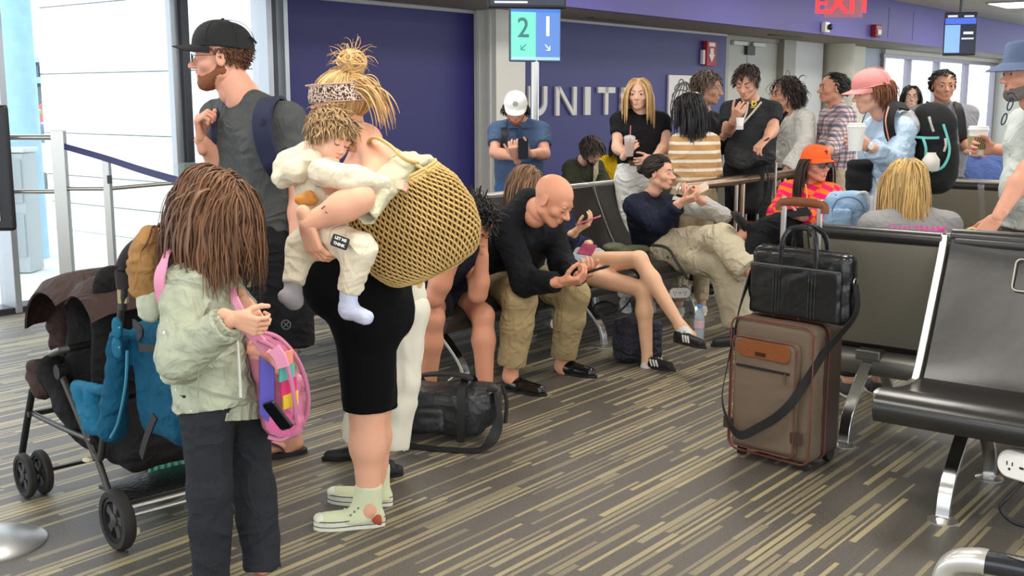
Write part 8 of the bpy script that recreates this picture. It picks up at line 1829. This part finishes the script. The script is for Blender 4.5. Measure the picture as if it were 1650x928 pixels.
# mint ribbed case behind the stroller
gc = PZ(292, 768, 0.0); r = thing('mint_suitcase', 'mint green ribbed suitcase standing behind the stroller', 'suitcase', gc + A(0, .2, 0))
cc_ = P(296, 735, 4.15); b = MB(); b.box((cc_[0], 4.25, .27), (.30, .20, .46)); obj('case_shell', b, mat('mint', (112, 190, 158), .4), r, bevel=.03)
for k in range(11): b = MB(); b.box((cc_[0] - .13 + k * .026, 4.145, .27), (.012, .012, .40)); obj('rib', b, mat('mint', (112, 190, 158), .4), r, bevel=.004)
for sx in (-1, 1):
    for yy in (4.19, 4.31): b = MB(); b.lathe([(0, -.012), (.024, -.012), (.024, .012), (0, .012)], 16, np.array([[1, 0, 0, cc_[0] + sx * .11], [0, 0, 1, yy], [0, -1, 0, .024], [0, 0, 0, 1.0]])); obj('wheel', b, BLK, r)

# ------------------------------------------------------------------ other bags around the queue
r = thing('black_backpack', 'black backpack on a luggage frame behind the hand rail', 'backpack', P(1195, 330, 8.3))
s = S(.01, .04); s.box(P(1202, 298, 8.3), (.13, .10, .22), None, .08); s.ell(P(1198, 262, 8.3), (.10, .09, .07)); V, F = s.build(); obj('bag_body', (folds(V, F, .014, 9), F), BKP, r, sharp=0)
b = MB(); b.tube(crv([P(1195, 258, 8.18), P(1210, 248, 8.16), P(1228, 250, 8.18), P(1236, 268, 8.2)], 6), .010, 6); obj('top_handle', b, mat('handle_slate', (70, 76, 90), .6), r)
b = MB(); b.tube(crv([P(1232, 262, 8.15), P(1238, 300, 8.12), P(1220, 345, 8.14)], 6), .008, 6); obj('shoulder_strap', b, WEB, r)
q = P(1184, 268, 8.17); b = MB()
for k in range(3): a = k * math.pi / 3; b.tube([q + .02 * A(math.cos(a), 0, math.sin(a)), q - .02 * A(math.cos(a), 0, math.sin(a))], .003, 5)
obj('white_star', b, SN_W, r)
r = thing('black_trolley', 'black suitcase with raised silver handle below the black backpack', 'suitcase', P(1210, 400, 8.45) * A(1, 1, 0))
s = S(.01, .0); q = P(1208, 350, 8.45); s.box(A(q[0], 8.5, .34), (.19, .12, .29), None, .04); V, F = s.build(); obj('case_body', (V, F), BKP, r, sharp=0)
for px in (1203, 1222, 1249):
    q = P(px, 300, 8.36); b = MB(); b.tube([(q[0], 8.36, .3), (q[0], 8.36, P(px, 262, 8.36)[2])], .010, 8); obj('handle_tube', b, SPINE, r)
r = thing('red_bag', 'dark red bag low down behind the hand rail', 'bag', P(1215, 365, 8.0)); s = S(.01, .03); s.box(P(1216, 380, 8.1), (.12, .09, .10), None, .05); V, F = s.build(); obj('bag_body', (folds(V, F, .02, 8), F), cloth('wine_red', (96, 22, 36)), r, sharp=0)
r = thing('dark_duffel', 'dark grey bag held by the tall man in the black polo', 'bag', P(1210, 250, 8.2)); s = S(.01, .03); s.box(P(1212, 252, 8.2), (.17, .10, .06), frame((0, 0, 0), (.2, 1, .1)), .05); s.ell(P(1190, 262, 8.15), (.10, .08, .07)); V, F = s.build(); obj('bag_body', (folds(V, F, .02, 8, 4), F), mat('bag_grey', (30, 31, 33), .7, bump=.1, wrinkle=.6), r, sharp=0)
r = thing('crossbody_bag', 'black bag hanging beside the woman in the pink cap', 'bag', P(1385, 300, 6.2)); s = S(.008, .03); s.box(P(1384, 285, 6.2), (.07, .05, .10), None, .04); V, F = s.build(); obj('bag_body', (folds(V, F, .014, 9), F), BKP, r, sharp=0)
r = thing('blue_backpack', 'light blue backpack standing on the seat left of the blonde woman', 'backpack', P(1370, 370, 5.6)); LB = cloth('backpack_sky', (146, 176, 206), bscale=40, rough=.7)
s = S(.007, .03); s.box(P(1362, 350, 5.62), (.105, .07, .135), None, .06); s.ell(P(1375, 330, 5.6), (.08, .06, .06)); V, F = s.build(); obj('bag_body', (folds(V, F, .008, 10), F), LB, r, sharp=0)
s = S(.006, .02); s.box(P(1352, 362, 5.52), (.06, .02, .08), None, .02); V, F = s.build(); obj('front_pocket', (folds(V, F, .005, 12), F), LB, r, sharp=0)
b = MB(); b.tube(crv([P(1340, 340, 5.50), P(1350, 322, 5.48), P(1372, 318, 5.48), P(1390, 330, 5.50), P(1394, 358, 5.50)], 6), .004, 6); obj('zip', b, mat('zip_slate', (96, 120, 150), .5), r)
b = MB(); b.tube(crv([P(1384, 330, 5.56), P(1380, 314, 5.56), P(1396, 311, 5.56), P(1400, 330, 5.56)], 6), .008, 7); obj('top_handle', b, mat('handle_pale', (196, 200, 206), .6), r)
b = MB(); b.tube(crv([P(1340, 345, 5.60), P(1346, 318, 5.58), P(1354, 316, 5.6)], 6), .012, 7); obj('shoulder_strap', b, mat('strap_denim', (60, 84, 128), .7), r)
